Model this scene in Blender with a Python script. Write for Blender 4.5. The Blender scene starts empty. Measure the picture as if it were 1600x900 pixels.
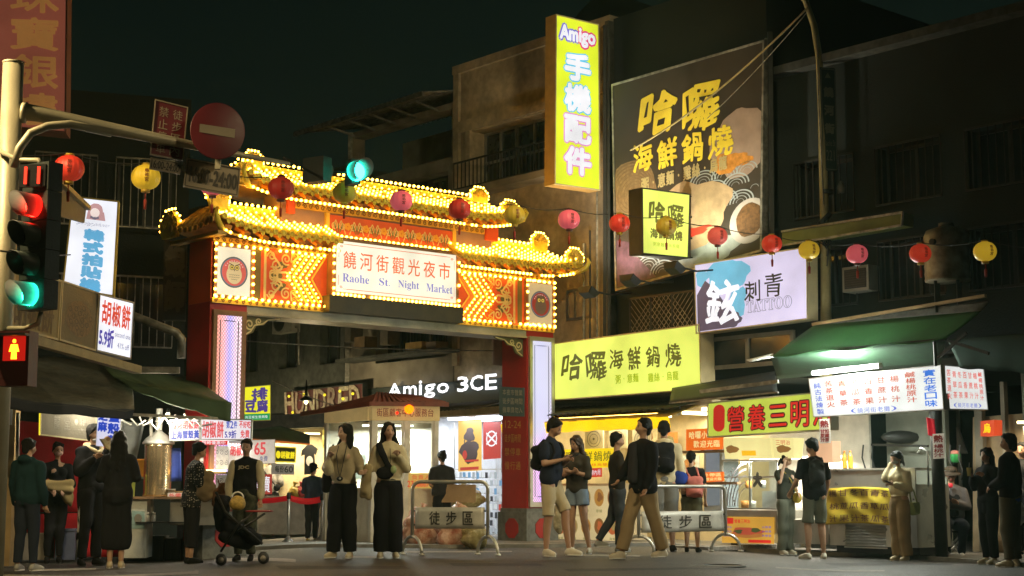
import bpy, math, random
from math import sin, cos, pi, radians
import numpy as np
from mathutils import Vector,Matrix
V = Vector
RND = random.Random(7)
SC = bpy.context.scene
COL = SC.collection
# ------------------------------------------------------------------ camera
FOC,HOR,HC = 2400.0,765.0,0.92
PITCH = math.atan((HOR - 450.0) / FOC)
cam_data = bpy.data.cameras.new('camera')
cam_data.sensor_width = 36.0
cam_data.lens = 36.0 * FOC / 1600.0
cam_data.clip_start = 0.1
cam_data.clip_end = 2000.0
cam = bpy.data.objects.new('camera',cam_data)
cam.location = (0,0,HC)
cam.rotation_euler = (pi / 2 + PITCH,0,0)
COL.objects.link(cam)
SC.camera = cam
# ------------------------------------------------------------------ night sky and exposure
world = bpy.data.worlds.new('World')
SC.world = world
world.use_nodes = True
wt = world.node_tree
wbg = wt.nodes['Background']
wbg.inputs['Strength'].default_value = 1.0
tc = wt.nodes.new('ShaderNodeTexCoord')
sep = wt.nodes.new('ShaderNodeSeparateXYZ')
ramp = wt.nodes.new('ShaderNodeValToRGB')
wt.links.new(tc.outputs['Generated'],sep.inputs[0])
wt.links.new(sep.outputs['Z'],ramp.inputs[0])
wt.links.new(ramp.outputs[0],wbg.inputs['Color'])
ramp.color_ramp.elements[0].position = 0.0
ramp.color_ramp.elements[0].color = (0.0055,0.0085,0.0062,1)
ramp.color_ramp.elements[1].position = 0.45
ramp.color_ramp.elements[1].color = (0.0020,0.0055,0.0042,1)
SC.view_settings.view_transform = 'Standard'
SC.view_settings.look = 'None'
SC.view_settings.exposure = 0.0
SC.view_settings.gamma = 1.0
SC.render.engine = 'CYCLES'
SC.cycles.max_bounces = 5
SC.cycles.diffuse_bounces = 3
SC.cycles.glossy_bounces = 3
SC.cycles.transmission_bounces = 4
SC.cycles.transparent_max_bounces = 12
SC.cycles.sample_clamp_indirect = 4.0
SC.cycles.caustics_reflective = False
SC.cycles.caustics_refractive = False
# ------------------------------------------------------------------ street lamps: the lamps' own light (their poles and heads are built below)
def lamp(name,loc,target,power,color,size=0.25,cone=150,blend=0.5):
 l = bpy.data.lights.new(name,'SPOT')
 l.energy = power; l.color = color; l.shadow_soft_size = size
 l.spot_size = radians(cone); l.spot_blend = blend
 o = bpy.data.objects.new(name,l); COL.objects.link(o)
 o.location = loc
 o.rotation_euler = (V(target) - V(loc)).to_track_quat('-Z','Y').to_euler()
 return o
WARM = (1.0,0.74,0.36)
LAMP_A = V((1.95,16.6,6.9))
LAMP_B = V((-6.2,12.9,5.9))
LAMP_FILL = V((6.5,5.5,8.6))
lamp('street_lamp_light',LAMP_A,(-1.6,26.0,4.2),1000,(1.0,0.84,0.46),.2,104,.6)
lamp('street_lamp_light',LAMP_B,(-4.9,14.0,2.2),1500,WARM,.2,128,.8)
lamp('street_lamp_light',LAMP_FILL,(-0.5,17.5,0.4),4200,(1.0,0.78,0.44),.25,52,.8)  # unseen lamp added to light the people from the front
def area(loc,sx,sy,power,color=(1,.9,.7),target=None):
 l = bpy.data.lights.new('shop_light','AREA'); l.shape = 'RECTANGLE'; l.size = sx; l.size_y = sy; l.energy = power; l.color = color
 o = bpy.data.objects.new('shop_light',l); COL.objects.link(o); o.location = loc
 o.rotation_euler = ((V(target) - V(loc)) if target is not None else V((0,0,-1))).to_track_quat('-Z','Y').to_euler()
 return o
# ------------------------------------------------------------------ helpers
def ray(px,py):
 u = (px - 800) / FOC; v = (450 - py) / FOC
 c,s = cos(PITCH),sin(PITCH)
 y = c - v * s
 return V((u / y,1.0,(s + v * c) / y))
def at(px,py,Y):
 r = ray(px,py)
 return V((r.x * Y,Y,HC + r.z * Y))
def gz(x,y=0):
 t = min(1.0,max(0.0,(abs(x + 0.4) - 2.4) / 2.2))
 return 0.05 - 0.10 * t * t * (3 - 2 * t)
def gpt(px,py):
 r = ray(px,py); z = 0.0
 for _ in range(12):
  Y = (z - HC) / r.z
  z = gz(r.x * Y)
 return V((r.x * Y,Y,z))
class Fr:
 """a vertical plane in the place: origin o, horizontal direction u, outward normal n"""
 def __init__(s,o,u):
  s.o = V((o[0],o[1],0)); s.u = V((u[0],u[1],0)).normalized(); s.n = V((s.u.y,-s.u.x,0))
 def p(s,a,b,z):
  return s.o + s.u * a + s.n * b + V((0,0,z))
 def px(s,px,py,b=0.0):
  r = ray(px,py); o = s.o + s.n * b
  t = (o.dot(s.n)) / (r.dot(s.n))
  q = r * t
  return (q - o).dot(s.u),HC + r.z * t
 def pw(s,px,py,b=0.0):
  a,z = s.px(px,py,b); return s.p(a,b,z)
 def yaw(s):
  return math.atan2(s.u.y,s.u.x)
class MB:
 def __init__(s):
  s.v = []; s.f = []; s.m = []; s.sm = []; s.cm = 0; s.smooth = False
 def add(s,vs,fs,smooth=None):
  k = len(s.v); s.v += [V(q) for q in vs]
  for f in fs:
   s.f.append([i + k for i in f]); s.m.append(s.cm); s.sm.append(s.smooth if smooth is None else smooth)
  return s
 def box(s,fr,a0,a1,b0,b1,z0,z1):
  P = fr.p
  vs = [P(a0,b0,z0),P(a1,b0,z0),P(a1,b1,z0),P(a0,b1,z0),P(a0,b0,z1),P(a1,b0,z1),P(a1,b1,z1),P(a0,b1,z1)]
  return s.add(vs,[(0,1,2,3),(7,6,5,4),(0,4,5,1),(1,5,6,2),(2,6,7,3),(3,7,4,0)],False)
 def hexa(s,q,r):
  vs = list(q) + list(r)
  return s.add(vs,[(3,2,1,0),(4,5,6,7),(0,1,5,4),(1,2,6,5),(2,3,7,6),(3,0,4,7)],False)
 def bar(s,p,q,w,h=None,up=V((0,0,1))):
  p,q = V(p),V(q); h = h or w
  d = (q - p).normalized()
  if abs(d.dot(up)) > 0.95: up = V((1,0,0))
  x = d.cross(up).normalized() * w / 2; y = x.cross(d).normalized() * h / 2
  return s.hexa([p - x - y,p + x - y,p + x + y,p - x + y],[q - x - y,q + x - y,q + x + y,q - x + y])
 def tube(s,pts,r,n=8,cap=True):
  pts = [V(q) for q in pts]; k = len(pts)
  rs = r if isinstance(r,(list,tuple)) else [r] * k
  vs = []; x = None
  for i in range(k):
   d = (pts[min(i + 1,k - 1)] - pts[max(i - 1,0)])
   d = d.normalized() if d.length > 1e-9 else V((0,0,1))
   if x is None:
    x = d.cross(V((0,0,1)) if abs(d.z) < 0.9 else V((1,0,0))).normalized()
   else:
    x = (x - d * x.dot(d)).normalized()
   y = d.cross(x)
   for j in range(n):
    t = 2 * pi * j / n
    vs.append(pts[i] + (x * cos(t) + y * sin(t)) * rs[i])
  fs = [(i * n + j,i * n + (j + 1) % n,(i + 1) * n + (j + 1) % n,(i + 1) * n + j) for i in range(k - 1) for j in range(n)]
  s.add(vs,fs,True)
  if cap:
   b = len(s.v) - k * n
   s.f.append([b + j for j in range(n)][::-1]); s.m.append(s.cm); s.sm.append(False)
   s.f.append([b + (k - 1) * n + j for j in range(n)]); s.m.append(s.cm); s.sm.append(False)
  return s
 def lathe(s,c,prof,n=16,axis=V((0,0,1)),sx=1.0,rib=0.0,nrib=12,smooth=True):
  c = V(c); axis = V(axis).normalized()
  x = axis.cross(V((0,0,1)) if abs(axis.z) < 0.9 else V((1,0,0))).normalized()
  if abs(axis.z) > 0.9: x = V((1,0,0))
  y = axis.cross(x)
  vs = []
  for (r,z) in prof:
   for j in range(n):
    t = 2 * pi * j / n
    rr = r * (1 - rib * (0.5 + 0.5 * cos(nrib * t)))
    vs.append(c + axis * z + (x * cos(t) * sx + y * sin(t)) * rr)
  k = len(prof)
  fs = [(i * n + j,i * n + (j + 1) % n,(i + 1) * n + (j + 1) % n,(i + 1) * n + j) for i in range(k - 1) for j in range(n)]
  fs.append(tuple(range(n))[::-1]); fs.append(tuple((k - 1) * n + j for j in range(n)))
  return s.add(vs,fs,smooth)
 def ball(s,c,r,sx=1,sy=1,sz=1,n=10,m=6,rot=None):
  c = V(c); vs = []; fs = []
  vs.append(V((0,0,-r * sz)))
  for i in range(1,m):
   t = pi * i / m - pi / 2
   for j in range(n):
    q = 2 * pi * j / n
    vs.append(V((cos(t) * cos(q) * r * sx,cos(t) * sin(q) * r * sy,sin(t) * r * sz)))
  vs.append(V((0,0,r * sz)))
  for j in range(n):
   fs.append((0,1 + (j + 1) % n,1 + j))
   for i in range(m - 2):
    fs.append((1 + i * n + j,1 + i * n + (j + 1) % n,1 + (i + 1) * n + (j + 1) % n,1 + (i + 1) * n + j))
   fs.append((len(vs) - 1,1 + (m - 2) * n + j,1 + (m - 2) * n + (j + 1) % n))
  if rot is not None: vs = [rot @ q for q in vs]
  return s.add([c + q for q in vs],fs,True)
 def prism(s,pts,d):
  k = len(pts); d = V(d)
  vs = [V(q) for q in pts] + [V(q) + d for q in pts]
  fs = [tuple(range(k))[::-1],tuple(range(k,2 * k))] + [(i,(i + 1) % k,k + (i + 1) % k,k + i) for i in range(k)]
  return s.add(vs,fs,False)
 def sheet(s,P,nu,nv,th=0.006,smooth=True):
  """P(u,v) -> point; a cloth or panel with thickness"""
  g = [[V(P(i / nu,j / nv)) for i in range(nu + 1)] for j in range(nv + 1)]
  n = (g[0][-1] - g[0][0]).cross(g[-1][0] - g[0][0]).normalized() * th
  a = [q for row in g for q in row]; k = len(a)
  w = nu + 1; fs = []
  for j in range(nv):
   for i in range(nu):
    b = j * w + i
    fs.append((b,b + 1,b + w + 1,b + w)); fs.append((k + b,k + b + w,k + b + w + 1,k + b + 1))
  rim = [i for i in range(w)] + [j * w + nu for j in range(1,nv + 1)] + [nv * w + i for i in range(nu - 1,-1,-1)] + [j * w for j in range(nv - 1,0,-1)]
  for i in range(len(rim)):
   p,q = rim[i],rim[(i + 1) % len(rim)]
   fs.append((p,k + p,k + q,q))
  return s.add(a + [q + n for q in a],fs,smooth)
WM = {}
def mesh_of(mb,name,mats,inv=None):
 me = bpy.data.meshes.new(name)
 vs = [inv @ q for q in mb.v] if inv is not None else mb.v
 me.from_pydata([tuple(q) for q in vs],[],mb.f)
 for m in (mats if isinstance(mats,(list,tuple)) else [mats]): me.materials.append(m)
 me.polygons.foreach_set('material_index',mb.m)
 me.polygons.foreach_set('use_smooth',mb.sm)
 me.update()
 return me
def props(o,label=None,cat=None,group=None,kind=None):
 if label: o['label'] = label
 if cat: o['category'] = cat
 if group: o['group'] = group
 if kind: o['kind'] = kind
 return o
def thing(name,label,cat,loc,group=None,yaw=0.0):
 o = bpy.data.objects.new(name,None); COL.objects.link(o)
 o.empty_display_size = 0.2
 o.location = loc; o.rotation_euler = (0,0,yaw)
 WM[o.name] = Matrix.Translation(V(loc)) @ Matrix.Rotation(yaw,4,'Z')
 return props(o,label,cat,group)
def part(name,mb,mats,parent,label=None,kind=None,local=False):
 """mb is in world coordinates unless local"""
 M = WM[parent.name]
 me = mesh_of(mb,name,mats,None if local else M.inverted())
 o = bpy.data.objects.new(name,me); COL.objects.link(o); o.parent = parent
 WM[o.name] = M
 return props(o,label,None,None,kind)
def like(o,parent,M=None,name=None):
 """another part sharing o's mesh, moved by M (local)"""
 c = o.copy(); COL.objects.link(c); c.parent = parent; WM[c.name] = WM[parent.name]
 if M is not None: c.matrix_local = M
 return c
def solo(name,label,cat,mb,mats,loc=None,group=None,kind=None):
 if loc is None:
  n = len(mb.v)
  loc = V((sum(q.x for q in mb.v) / n,sum(q.y for q in mb.v) / n,min(q.z for q in mb.v)))
 me = mesh_of(mb,name,mats,Matrix.Translation(-V(loc)))
 o = bpy.data.objects.new(name,me); COL.objects.link(o); o.location = loc
 WM[o.name] = Matrix.Translation(V(loc))
 return props(o,label,cat,group,kind)
def structure(name,mb,mats,loc=(0,0,0)):
 return solo(name,None,None,mb,mats,loc,None,'structure')
def copy_tree(root,loc,yaw=None,label=None,group=None):
 c = root.copy(); COL.objects.link(c); c.location = loc
 if yaw is not None: c.rotation_euler = (0,0,yaw)
 if label: c['label'] = label
 if group: c['group'] = group
 WM[c.name] = Matrix.Translation(V(loc)) @ Matrix.Rotation(c.rotation_euler.z,4,'Z')
 for ch in list(root.children):
  d = ch.copy(); COL.objects.link(d); d.parent = c; WM[d.name] = WM[c.name]
  for g in list(ch.children):
   e = g.copy(); COL.objects.link(e); e.parent = d; WM[e.name] = WM[c.name]
 return c
# ------------------------------------------------------------------ materials
MC = {}
def srgb(r,g,b):
 f = lambda c: (c / 255) / 12.92 if c / 255 <= 0.04045 else ((c / 255 + 0.055) / 1.055) ** 2.4
 return (f(r),f(g),f(b))
def mat(name,col=(.5,.5,.5),rough=0.6,metal=0.0,emit=None,strength=1.0,var=0.18,scale=6.0,bump=0.15,bscale=40.0,alpha=None,trans=None,spec=None,wear=None):
 if name in MC: return MC[name]
 m = bpy.data.materials.new(name); m.use_nodes = True; MC[name] = m
 nt = m.node_tree; B = nt.nodes['Principled BSDF']; L = nt.links
 B.inputs['Roughness'].default_value = rough; B.inputs['Metallic'].default_value = metal
 if spec is not None: B.inputs['Specular IOR Level'].default_value = spec
 tc = nt.nodes.new('ShaderNodeTexCoord')
 if var > 0:
  nz = nt.nodes.new('ShaderNodeTexNoise'); nz.inputs['Scale'].default_value = scale; nz.inputs['Detail'].default_value = 5
  L.new(tc.outputs['Object'],nz.inputs['Vector'])
  rp = nt.nodes.new('ShaderNodeValToRGB')
  rp.color_ramp.elements[0].position = 0.3; rp.color_ramp.elements[1].position = 0.7
  lo = tuple(c * (1 - var) for c in col); hi = tuple(min(1,c * (1 + var)) for c in col)
  if wear: lo = wear
  rp.color_ramp.elements[0].color = (*lo,1); rp.color_ramp.elements[1].color = (*hi,1)
  L.new(nz.outputs[0],rp.inputs[0]); L.new(rp.outputs[0],B.inputs['Base Color'])
  mr = nt.nodes.new('ShaderNodeMapRange'); mr.inputs['To Min'].default_value = max(0,rough - .1); mr.inputs['To Max'].default_value = min(1,rough + .12)
  L.new(nz.outputs[0],mr.inputs[0]); L.new(mr.outputs[0],B.inputs['Roughness'])
 else:
  B.inputs['Base Color'].default_value = (*col,1)
 if bump > 0:
  n2 = nt.nodes.new('ShaderNodeTexNoise'); n2.inputs['Scale'].default_value = bscale; n2.inputs['Detail'].default_value = 4
  L.new(tc.outputs['Object'],n2.inputs['Vector'])
  bp = nt.nodes.new('ShaderNodeBump'); bp.inputs['Strength'].default_value = bump; bp.inputs['Distance'].default_value = 0.02
  L.new(n2.outputs[0],bp.inputs['Height']); L.new(bp.outputs[0],B.inputs['Normal'])
 if emit is not None:
  B.inputs['Emission Strength'].default_value = strength
  B.inputs['Emission Color'].default_value = (*emit,1)
  if var > 0:
   nz3 = nt.nodes.new('ShaderNodeTexNoise'); nz3.inputs['Scale'].default_value = 1.6
   L.new(tc.outputs['Object'],nz3.inputs['Vector'])
   r3 = nt.nodes.new('ShaderNodeMapRange'); r3.inputs['To Min'].default_value = strength * 0.84; r3.inputs['To Max'].default_value = strength * 1.14
   r3.inputs['From Min'].default_value = .3; r3.inputs['From Max'].default_value = .7
   L.new(nz3.outputs[0],r3.inputs[0]); L.new(r3.outputs[0],B.inputs['Emission Strength'])
 if alpha is not None: B.inputs['Alpha'].default_value = alpha
 if trans is not None: B.inputs['Transmission Weight'].default_value = trans
 return m
def lit(name,rgb,strength=1.0,var=0.1):
 """a lit sign face, print or tube, or goods given a glow in colour"""
 c = srgb(*rgb)
 return mat(name,tuple(x * .14 for x in c),0.45,emit=c,strength=strength * 1.12,var=var * 1.6,bump=0.0)
def glassmat(name='window_glass',tint=(.8,.85,.85),refl=0.12):
 if name in MC: return MC[name]
 m = bpy.data.materials.new(name); m.use_nodes = True; MC[name] = m
 nt = m.node_tree; nt.nodes.remove(nt.nodes['Principled BSDF'])
 out = nt.nodes['Material Output']
 t = nt.nodes.new('ShaderNodeBsdfTransparent'); t.inputs[0].default_value = (*tint,1)
 g = nt.nodes.new('ShaderNodeBsdfGlossy'); g.inputs['Roughness'].default_value = 0.08
 mx = nt.nodes.new('ShaderNodeMixShader'); mx.inputs[0].default_value = refl
 nt.links.new(t.outputs[0],mx.inputs[1]); nt.links.new(g.outputs[0],mx.inputs[2]); nt.links.new(mx.outputs[0],out.inputs[0])
 return m
# ------------------------------------------------------------------ lettering
GL = {}
def glyph(ch):
 """2D outline mesh of one string: verts scaled to its own box, faces, aspect"""
 if ch in GL: return GL[ch]
 c = bpy.data.curves.new('lettering','FONT'); c.body = ch; c.resolution_u = 2
 o = bpy.data.objects.new('lettering',c)
 me = bpy.data.meshes.new_from_object(o)
 vs = [(v.co.x,v.co.y) for v in me.vertices]; fs = [tuple(p.vertices) for p in me.polygons]
 bpy.data.objects.remove(o); bpy.data.meshes.remove(me); bpy.data.curves.remove(c)
 x0 = min(v[0] for v in vs); x1 = max(v[0] for v in vs); y0 = min(v[1] for v in vs); y1 = max(v[1] for v in vs)
 GL[ch] = ([((v[0] - x0) / max(x1 - x0,1e-6),(v[1] - y0) / max(y1 - y0,1e-6)) for v in vs],fs,(x1 - x0,y1 - y0))
 return GL[ch]
SMALL = set('一.,·-。:・')
def put_text(mb,fmap,s,u0,v0,u1,v1,bold=0.0,mode='h',slant=0.0,brush=0.0,lift=0.004,fill=0.86):
 """lay string s into the rectangle (v runs down) of a surface given by fmap(u,v,lift)"""
 p00 = fmap(.5,.5,0); mu = max(1e-4,(fmap(.51,.5,0) - p00).length * 100); mv = max(1e-4,(fmap(.5,.51,0) - p00).length * 100); bm = bold * min(mu,mv) * 2
 cells = []
 if mode == 'w':
  cells = [(s,u0,v0,u1,v1)]
 else:
  k = len(s)
  for i,ch in enumerate(s):
   if mode == 'h': w = (u1 - u0) / k; c = (ch,u0 + w * (i + .5 - fill / 2),v0,u0 + w * (i + .5 + fill / 2),v1)
   else: h = (v1 - v0) / k; c = (ch,u0,v0 + h * (i + .5 - fill / 2),u1,v0 + h * (i + .5 + fill / 2))
   if ch != ' ': cells.append(c)
 for (ch,a0,b0,a1,b1) in cells:
  vs,fs,(w,h) = glyph(ch)
  if ch in SMALL and mode != 'w':
   cu,cv = (a0 + a1) / 2,(b0 + b1) / 2; fw,fh = min(1,w),min(1,h / .9)
   a0,a1 = cu - (a1 - a0) * fw / 2,cu + (a1 - a0) * fw / 2; b0,b1 = cv - (b1 - b0) * fh / 2,cv + (b1 - b0) * fh / 2
  offs = [(0,0)]
  if bold > 0: offs = [(0,0),(1,0),(-1,0),(0,1),(0,-1),(.7,.7),(-.7,.7),(.7,-.7),(-.7,-.7)]
  rr = random.Random(ord(ch[0]))
  ph = rr.random() * 6
  for q,(dx,dy) in enumerate(offs):
   du = dx * bm / mu; dv = dy * bm / mv
   out = []
   for (x,y) in vs:
    if brush:
     x,y = x + brush * sin(y * 7 + ph) * .5 + brush * sin(x * 23 + y * 17 + ph) * .25,y + brush * sin(x * 8 + ph * 2) * .5
    xx = x + slant * (y - .5)
    out.append(fmap(a0 + (a1 - a0) * xx + du,b1 + (b0 - b1) * y + dv,lift + q * .0003))
   mb.add(out,fs,False)
 return mb
def quad_map(fr,c,b=0.0):
 """bilinear map over a sign whose corners are seen at four places of plane fr: top-left, top-right, bottom-right, bottom-left"""
 q = [fr.px(x,y,b) for x,y in c]
 def f(u,v,lift=0.0):
  a = (q[0][0] * (1 - u) + q[1][0] * u) * (1 - v) + (q[3][0] * (1 - u) + q[2][0] * u) * v
  z = (q[0][1] * (1 - u) + q[1][1] * u) * (1 - v) + (q[3][1] * (1 - u) + q[2][1] * u) * v
  return fr.p(a,b + lift,z)
 return f
def sheet_on(mb,f,u0,v0,u1,v1,lift=0.002,th=None):
 q = [f(u0,v0,lift),f(u1,v0,lift),f(u1,v1,lift),f(u0,v1,lift)]
 if th is None: mb.add(q,[(3,2,1,0)],False)
 else:
  r = [f(u0,v0,lift - th),f(u1,v0,lift - th),f(u1,v1,lift - th),f(u0,v1,lift - th)]
  mb.hexa(r,q)
 return mb
def blob(mb,f,cu,cv,ru,rv,lift,n=24,jag=0.0,seed=1):
 rr = random.Random(seed); ks = [rr.random() * 6 for _ in range(4)]
 pts = []
 for i in range(n):
  t = 2 * pi * i / n
  k = 1 + jag * (sin(3 * t + ks[0]) * .5 + sin(5 * t + ks[1]) * .35 + sin(9 * t + ks[2]) * .25)
  pts.append(f(cu + ru * k * cos(t),cv + rv * k * sin(t),lift))
 c = f(cu,cv,lift)
 mb.add([c] + pts,[(0,1 + (i + 1) % n,1 + i) for i in range(n)],False)
 return mb
def ring(mb,f,cu,cv,ru,rv,w,lift,n=28,t0=0,t1=2 * pi):
 vs = []
 for i in range(n + 1):
  t = t0 + (t1 - t0) * i / n
  vs.append(f(cu + ru * cos(t),cv + rv * sin(t),lift)); vs.append(f(cu + ru * (1 - w) * cos(t),cv + rv * (1 - w) * sin(t),lift))
 mb.add(vs,[(2 * i,2 * i + 2,2 * i + 3,2 * i + 1) for i in range(n)],False)
 return mb
def strip(mb,f,pts,w,lift,wv=None):
 """a drawn line of width w (in u) along (u,v) points"""
 wv = wv or w
 for (a,b),(c,d) in zip(pts,pts[1:]):
  L = math.hypot((c - a),(d - b)) or 1
  nx,ny = -(d - b) / L,(c - a) / L
  mb.add([f(a + nx * w,b + ny * wv,lift),f(c + nx * w,d + ny * wv,lift),f(c - nx * w,d - ny * wv,lift),f(a - nx * w,b - ny * wv,lift)],[(0,1,2,3)],False)
 return mb
def sign(name,label,cat,fr,c,face,frame,texts=(),depth=0.18,b=0.0,fw=0.02,group=None,side=None,extra=None):
 """a box sign: cabinet, lit face, trim and the lettering printed on the face"""
 f = quad_map(fr,c,b)
 loc = f(.5,1,-depth / 2)
 t = thing(name,label,cat,loc,group,fr.yaw())
 mb = MB(); mb.hexa([f(0,0,-depth),f(1,0,-depth),f(1,1,-depth),f(0,1,-depth)],[f(0,0,0),f(1,0,0),f(1,1,0),f(0,1,0)])
 part('cabinet',mb,side or frame,t)
 W = (f(1,.5) - f(0,.5)).length; H = (f(.5,1) - f(.5,0)).length
 fu,fv = fw / W,fw / H
 mb = MB(); sheet_on(mb,f,fu,fv,1 - fu,1 - fv,0.006,0.004); part('face',mb,face,t)
 mb = MB()
 for (u0,v0,u1,v1) in ((0,0,1,fv),(0,1 - fv,1,1),(0,fv,fu,1 - fv),(1 - fu,fv,1,1 - fv)):
  sheet_on(mb,f,u0,v0,u1,v1,0.016,0.015)
 part('frame',mb,frame,t)
 by = {}
 for tx in texts:
  s,u0,v0,u1,v1,m = tx[:6]; o = tx[6] if len(tx) > 6 else {}
  o = dict(o); o.setdefault('lift',0.010)
  mbt = by.setdefault(m.name,(MB(),m))[0]
  put_text(mbt,f,s,u0,v0,u1,v1,**o)
 for k,(mbt,m) in by.items(): part('lettering',mbt,m,t)
 if extra: extra(f,t)
 return t,f
# ------------------------------------------------------------------ the place's frames
G = Fr((-4.196, 21.2), (4.884, 4.2))           # front of the gate, running from its near pillar to its far one
RB = Fr((0.75, 25.6), (G.n.x, G.n.y))          # shop line beside the gate, square to it
LB = Fr((-4.45, 17.8), (0.114, 0.993))         # shop line on the near side
SF = Fr((-4.0, 20.6), (1.0, 0.10))             # pepper bun stall front
def speckle(m,lo,hi,sc):
 # fine grain and dark stains laid over a material's own colour
 nt = m.node_tree; B = nt.nodes['Principled BSDF']; src = B.inputs['Base Color'].links[0].from_socket; tc = nt.nodes.new('ShaderNodeTexCoord')
 for s_,a,b_,f in ((sc,lo,hi,.85),(.55,.45,1.25,.7)):
  n = nt.nodes.new('ShaderNodeTexNoise'); n.inputs['Scale'].default_value = s_; n.inputs['Detail'].default_value = 3; nt.links.new(tc.outputs['Object'],n.inputs[0])
  r = nt.nodes.new('ShaderNodeMapRange'); r.inputs['From Min'].default_value = .38; r.inputs['From Max'].default_value = .62; r.inputs['To Min'].default_value = a; r.inputs['To Max'].default_value = b_; nt.links.new(n.outputs[0],r.inputs[0])
  x = nt.nodes.new('ShaderNodeMix'); x.data_type = 'RGBA'; x.blend_type = 'MULTIPLY'; x.inputs['Factor'].default_value = f; nt.links.new(src,x.inputs['A']); nt.links.new(r.outputs[0],x.inputs['B']); src = x.outputs['Result']
 nt.links.new(src,B.inputs['Base Color'])
M_ = dict(
 asphalt=mat('asphalt',(.056,.053,.047),.52,var=.30,scale=1.1,bump=.9,bscale=120),
 pave=mat('paving_concrete',(.20,.19,.17),.8,var=.25,scale=3,bump=.3,bscale=90),
 kerb=mat('kerb_stone',(.26,.25,.22),.8,var=.3,scale=5,bump=.3),
 paint=mat('road_paint',(.30,.28,.23),.7,var=.3,scale=18,bump=.3,wear=(.14,.13,.12)),
 cream=mat('cream_plaster',(.52,.43,.29),.85,var=.22,scale=1.3,bump=.25,wear=(.30,.25,.18)),
 cream2=mat('stained_plaster',(.30,.27,.21),.88,var=.3,scale=1.7,bump=.3,wear=(.15,.13,.10)),
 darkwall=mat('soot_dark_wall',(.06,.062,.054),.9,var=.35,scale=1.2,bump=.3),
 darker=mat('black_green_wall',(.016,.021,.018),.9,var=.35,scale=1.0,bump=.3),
 brown=mat('brown_tile_wall',(.16,.095,.06),.6,var=.3,scale=2.0,bump=.2),
 tin=mat('corrugated_tin',(.30,.29,.25),.5,.5,var=.3,scale=2.5,bump=.15),
 alu=mat('aluminium',(.55,.55,.52),.35,.85,var=.12,bump=.05),
 steel=mat('stainless_steel',(.58,.57,.51),.30,.7,var=.12,scale=4,bump=.12,bscale=9),
 darkmetal=mat('dark_metal',(.045,.045,.042),.5,.6,var=.25,bump=.1),
 black=mat('black_plastic',(.016,.016,.018),.45,var=.2,bump=.1),
 white=mat('white_panel',(.72,.72,.68),.5,var=.08,bump=.05),
 glass=glassmat(),
 darkglass=mat('dark_window_glass',(.02,.025,.026),.12,var=.2,bump=.03,bscale=3,spec=.6),
 curtain=mat('curtain',(.14,.12,.09),.9,var=.35,scale=5,bump=.3,bscale=14),
 wood=mat('old_wood',(.20,.12,.06),.7,var=.35,scale=5,bump=.2),
 red=mat('red_paint',(.42,.022,.020),.45,var=.16,scale=3,bump=.08),
 green=mat('green_canvas',(.035,.10,.035),.75,var=.22,scale=2.5,bump=.25,bscale=20),
 greytarp=mat('grey_tarpaulin',(.11,.115,.10),.6,var=.35,scale=2.5,bump=.6,bscale=9),
 redtarp=mat('red_tarpaulin',(.55,.02,.03),.5,var=.22,scale=2.5,bump=.35,bscale=9),
 cable=mat('cable',(.02,.02,.02),.6,var=0,bump=0),
 beige=mat('beige_enamel',(.50,.43,.27),.5,var=.12,scale=4,bump=.05),
)
speckle(M_['asphalt'],.45,1.7,38); speckle(M_['pave'],.7,1.3,25); speckle(M_['cream'],.85,1.12,9); speckle(M_['darkwall'],.7,1.3,8); speckle(M_['greytarp'],.8,1.2,12); speckle(M_['tin'],.7,1.3,10)
# ------------------------------------------------------------------ ground
mb = MB(); xs = [-60,-40,-25,-16,-12,-9] + [-7 + .25 * i for i in range(57)] + [9,12,16,25,40,60]
ys = [-5,2,8,12,14] + [15 + 1.0 * i for i in range(14)] + [32,40,60,120,300,900]
w = len(xs)
mb.add([(x,y,gz(x)) for y in ys for x in xs],[(j * w + i,j * w + i + 1,(j + 1) * w + i + 1,(j + 1) * w + i) for j in range(len(ys) - 1) for i in range(w - 1)],True)
structure('road',mb,M_['asphalt'])
def band(pts_front,pts_back,h,n=24):
 """a raised strip of ground between two polylines, draped on the ground"""
 def samp(P,t):
  k = t * (len(P) - 1); i = min(int(k),len(P) - 2); f = k - i
  return V(P[i]).lerp(V(P[i + 1]),f)
 A = [samp(pts_front,i / n) for i in range(n + 1)]; B = [samp(pts_back,i / n) for i in range(n + 1)]
 vs = []
 for q in A: vs += [V((q.x,q.y,gz(q.x) - .05)),V((q.x,q.y,gz(q.x) + h))]
 k = len(vs)
 for i in range(n + 1):
  for j in range(1,5):
   q = A[i].lerp(B[i],j / 4); vs.append(V((q.x,q.y,gz(q.x) + h)))
 fs = []
 for i in range(n):
  fs.append((2 * i,2 * i + 2,2 * i + 3,2 * i + 1))
  r0 = [2 * i + 1] + [k + i * 4 + j for j in range(4)]; r1 = [2 * i + 3] + [k + (i + 1) * 4 + j for j in range(4)]
  for j in range(4): fs.append((r0[j],r1[j],r1[j + 1],r0[j + 1]))
 return MB().add(vs,fs,False)
KL = [gpt(-60,884),gpt(120,872),gpt(380,861),gpt(700,857),gpt(1130,859),gpt(1400,872),gpt(1700,893)]
KB = [V((-9,22,0)),V((-8,27,0)),V((-8,38,0)),V((-6,40,0)),V((6,36,0)),V((8.5,27,0)),V((9,21,0))]
structure('kerb',band(KL,[q + V((0,.16,0)) for q in KL],.055,60),M_['kerb'])
structure('pavement',band([q + V((0,.162,0)) for q in KL],KB,.05,40),M_['pave'])
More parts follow.
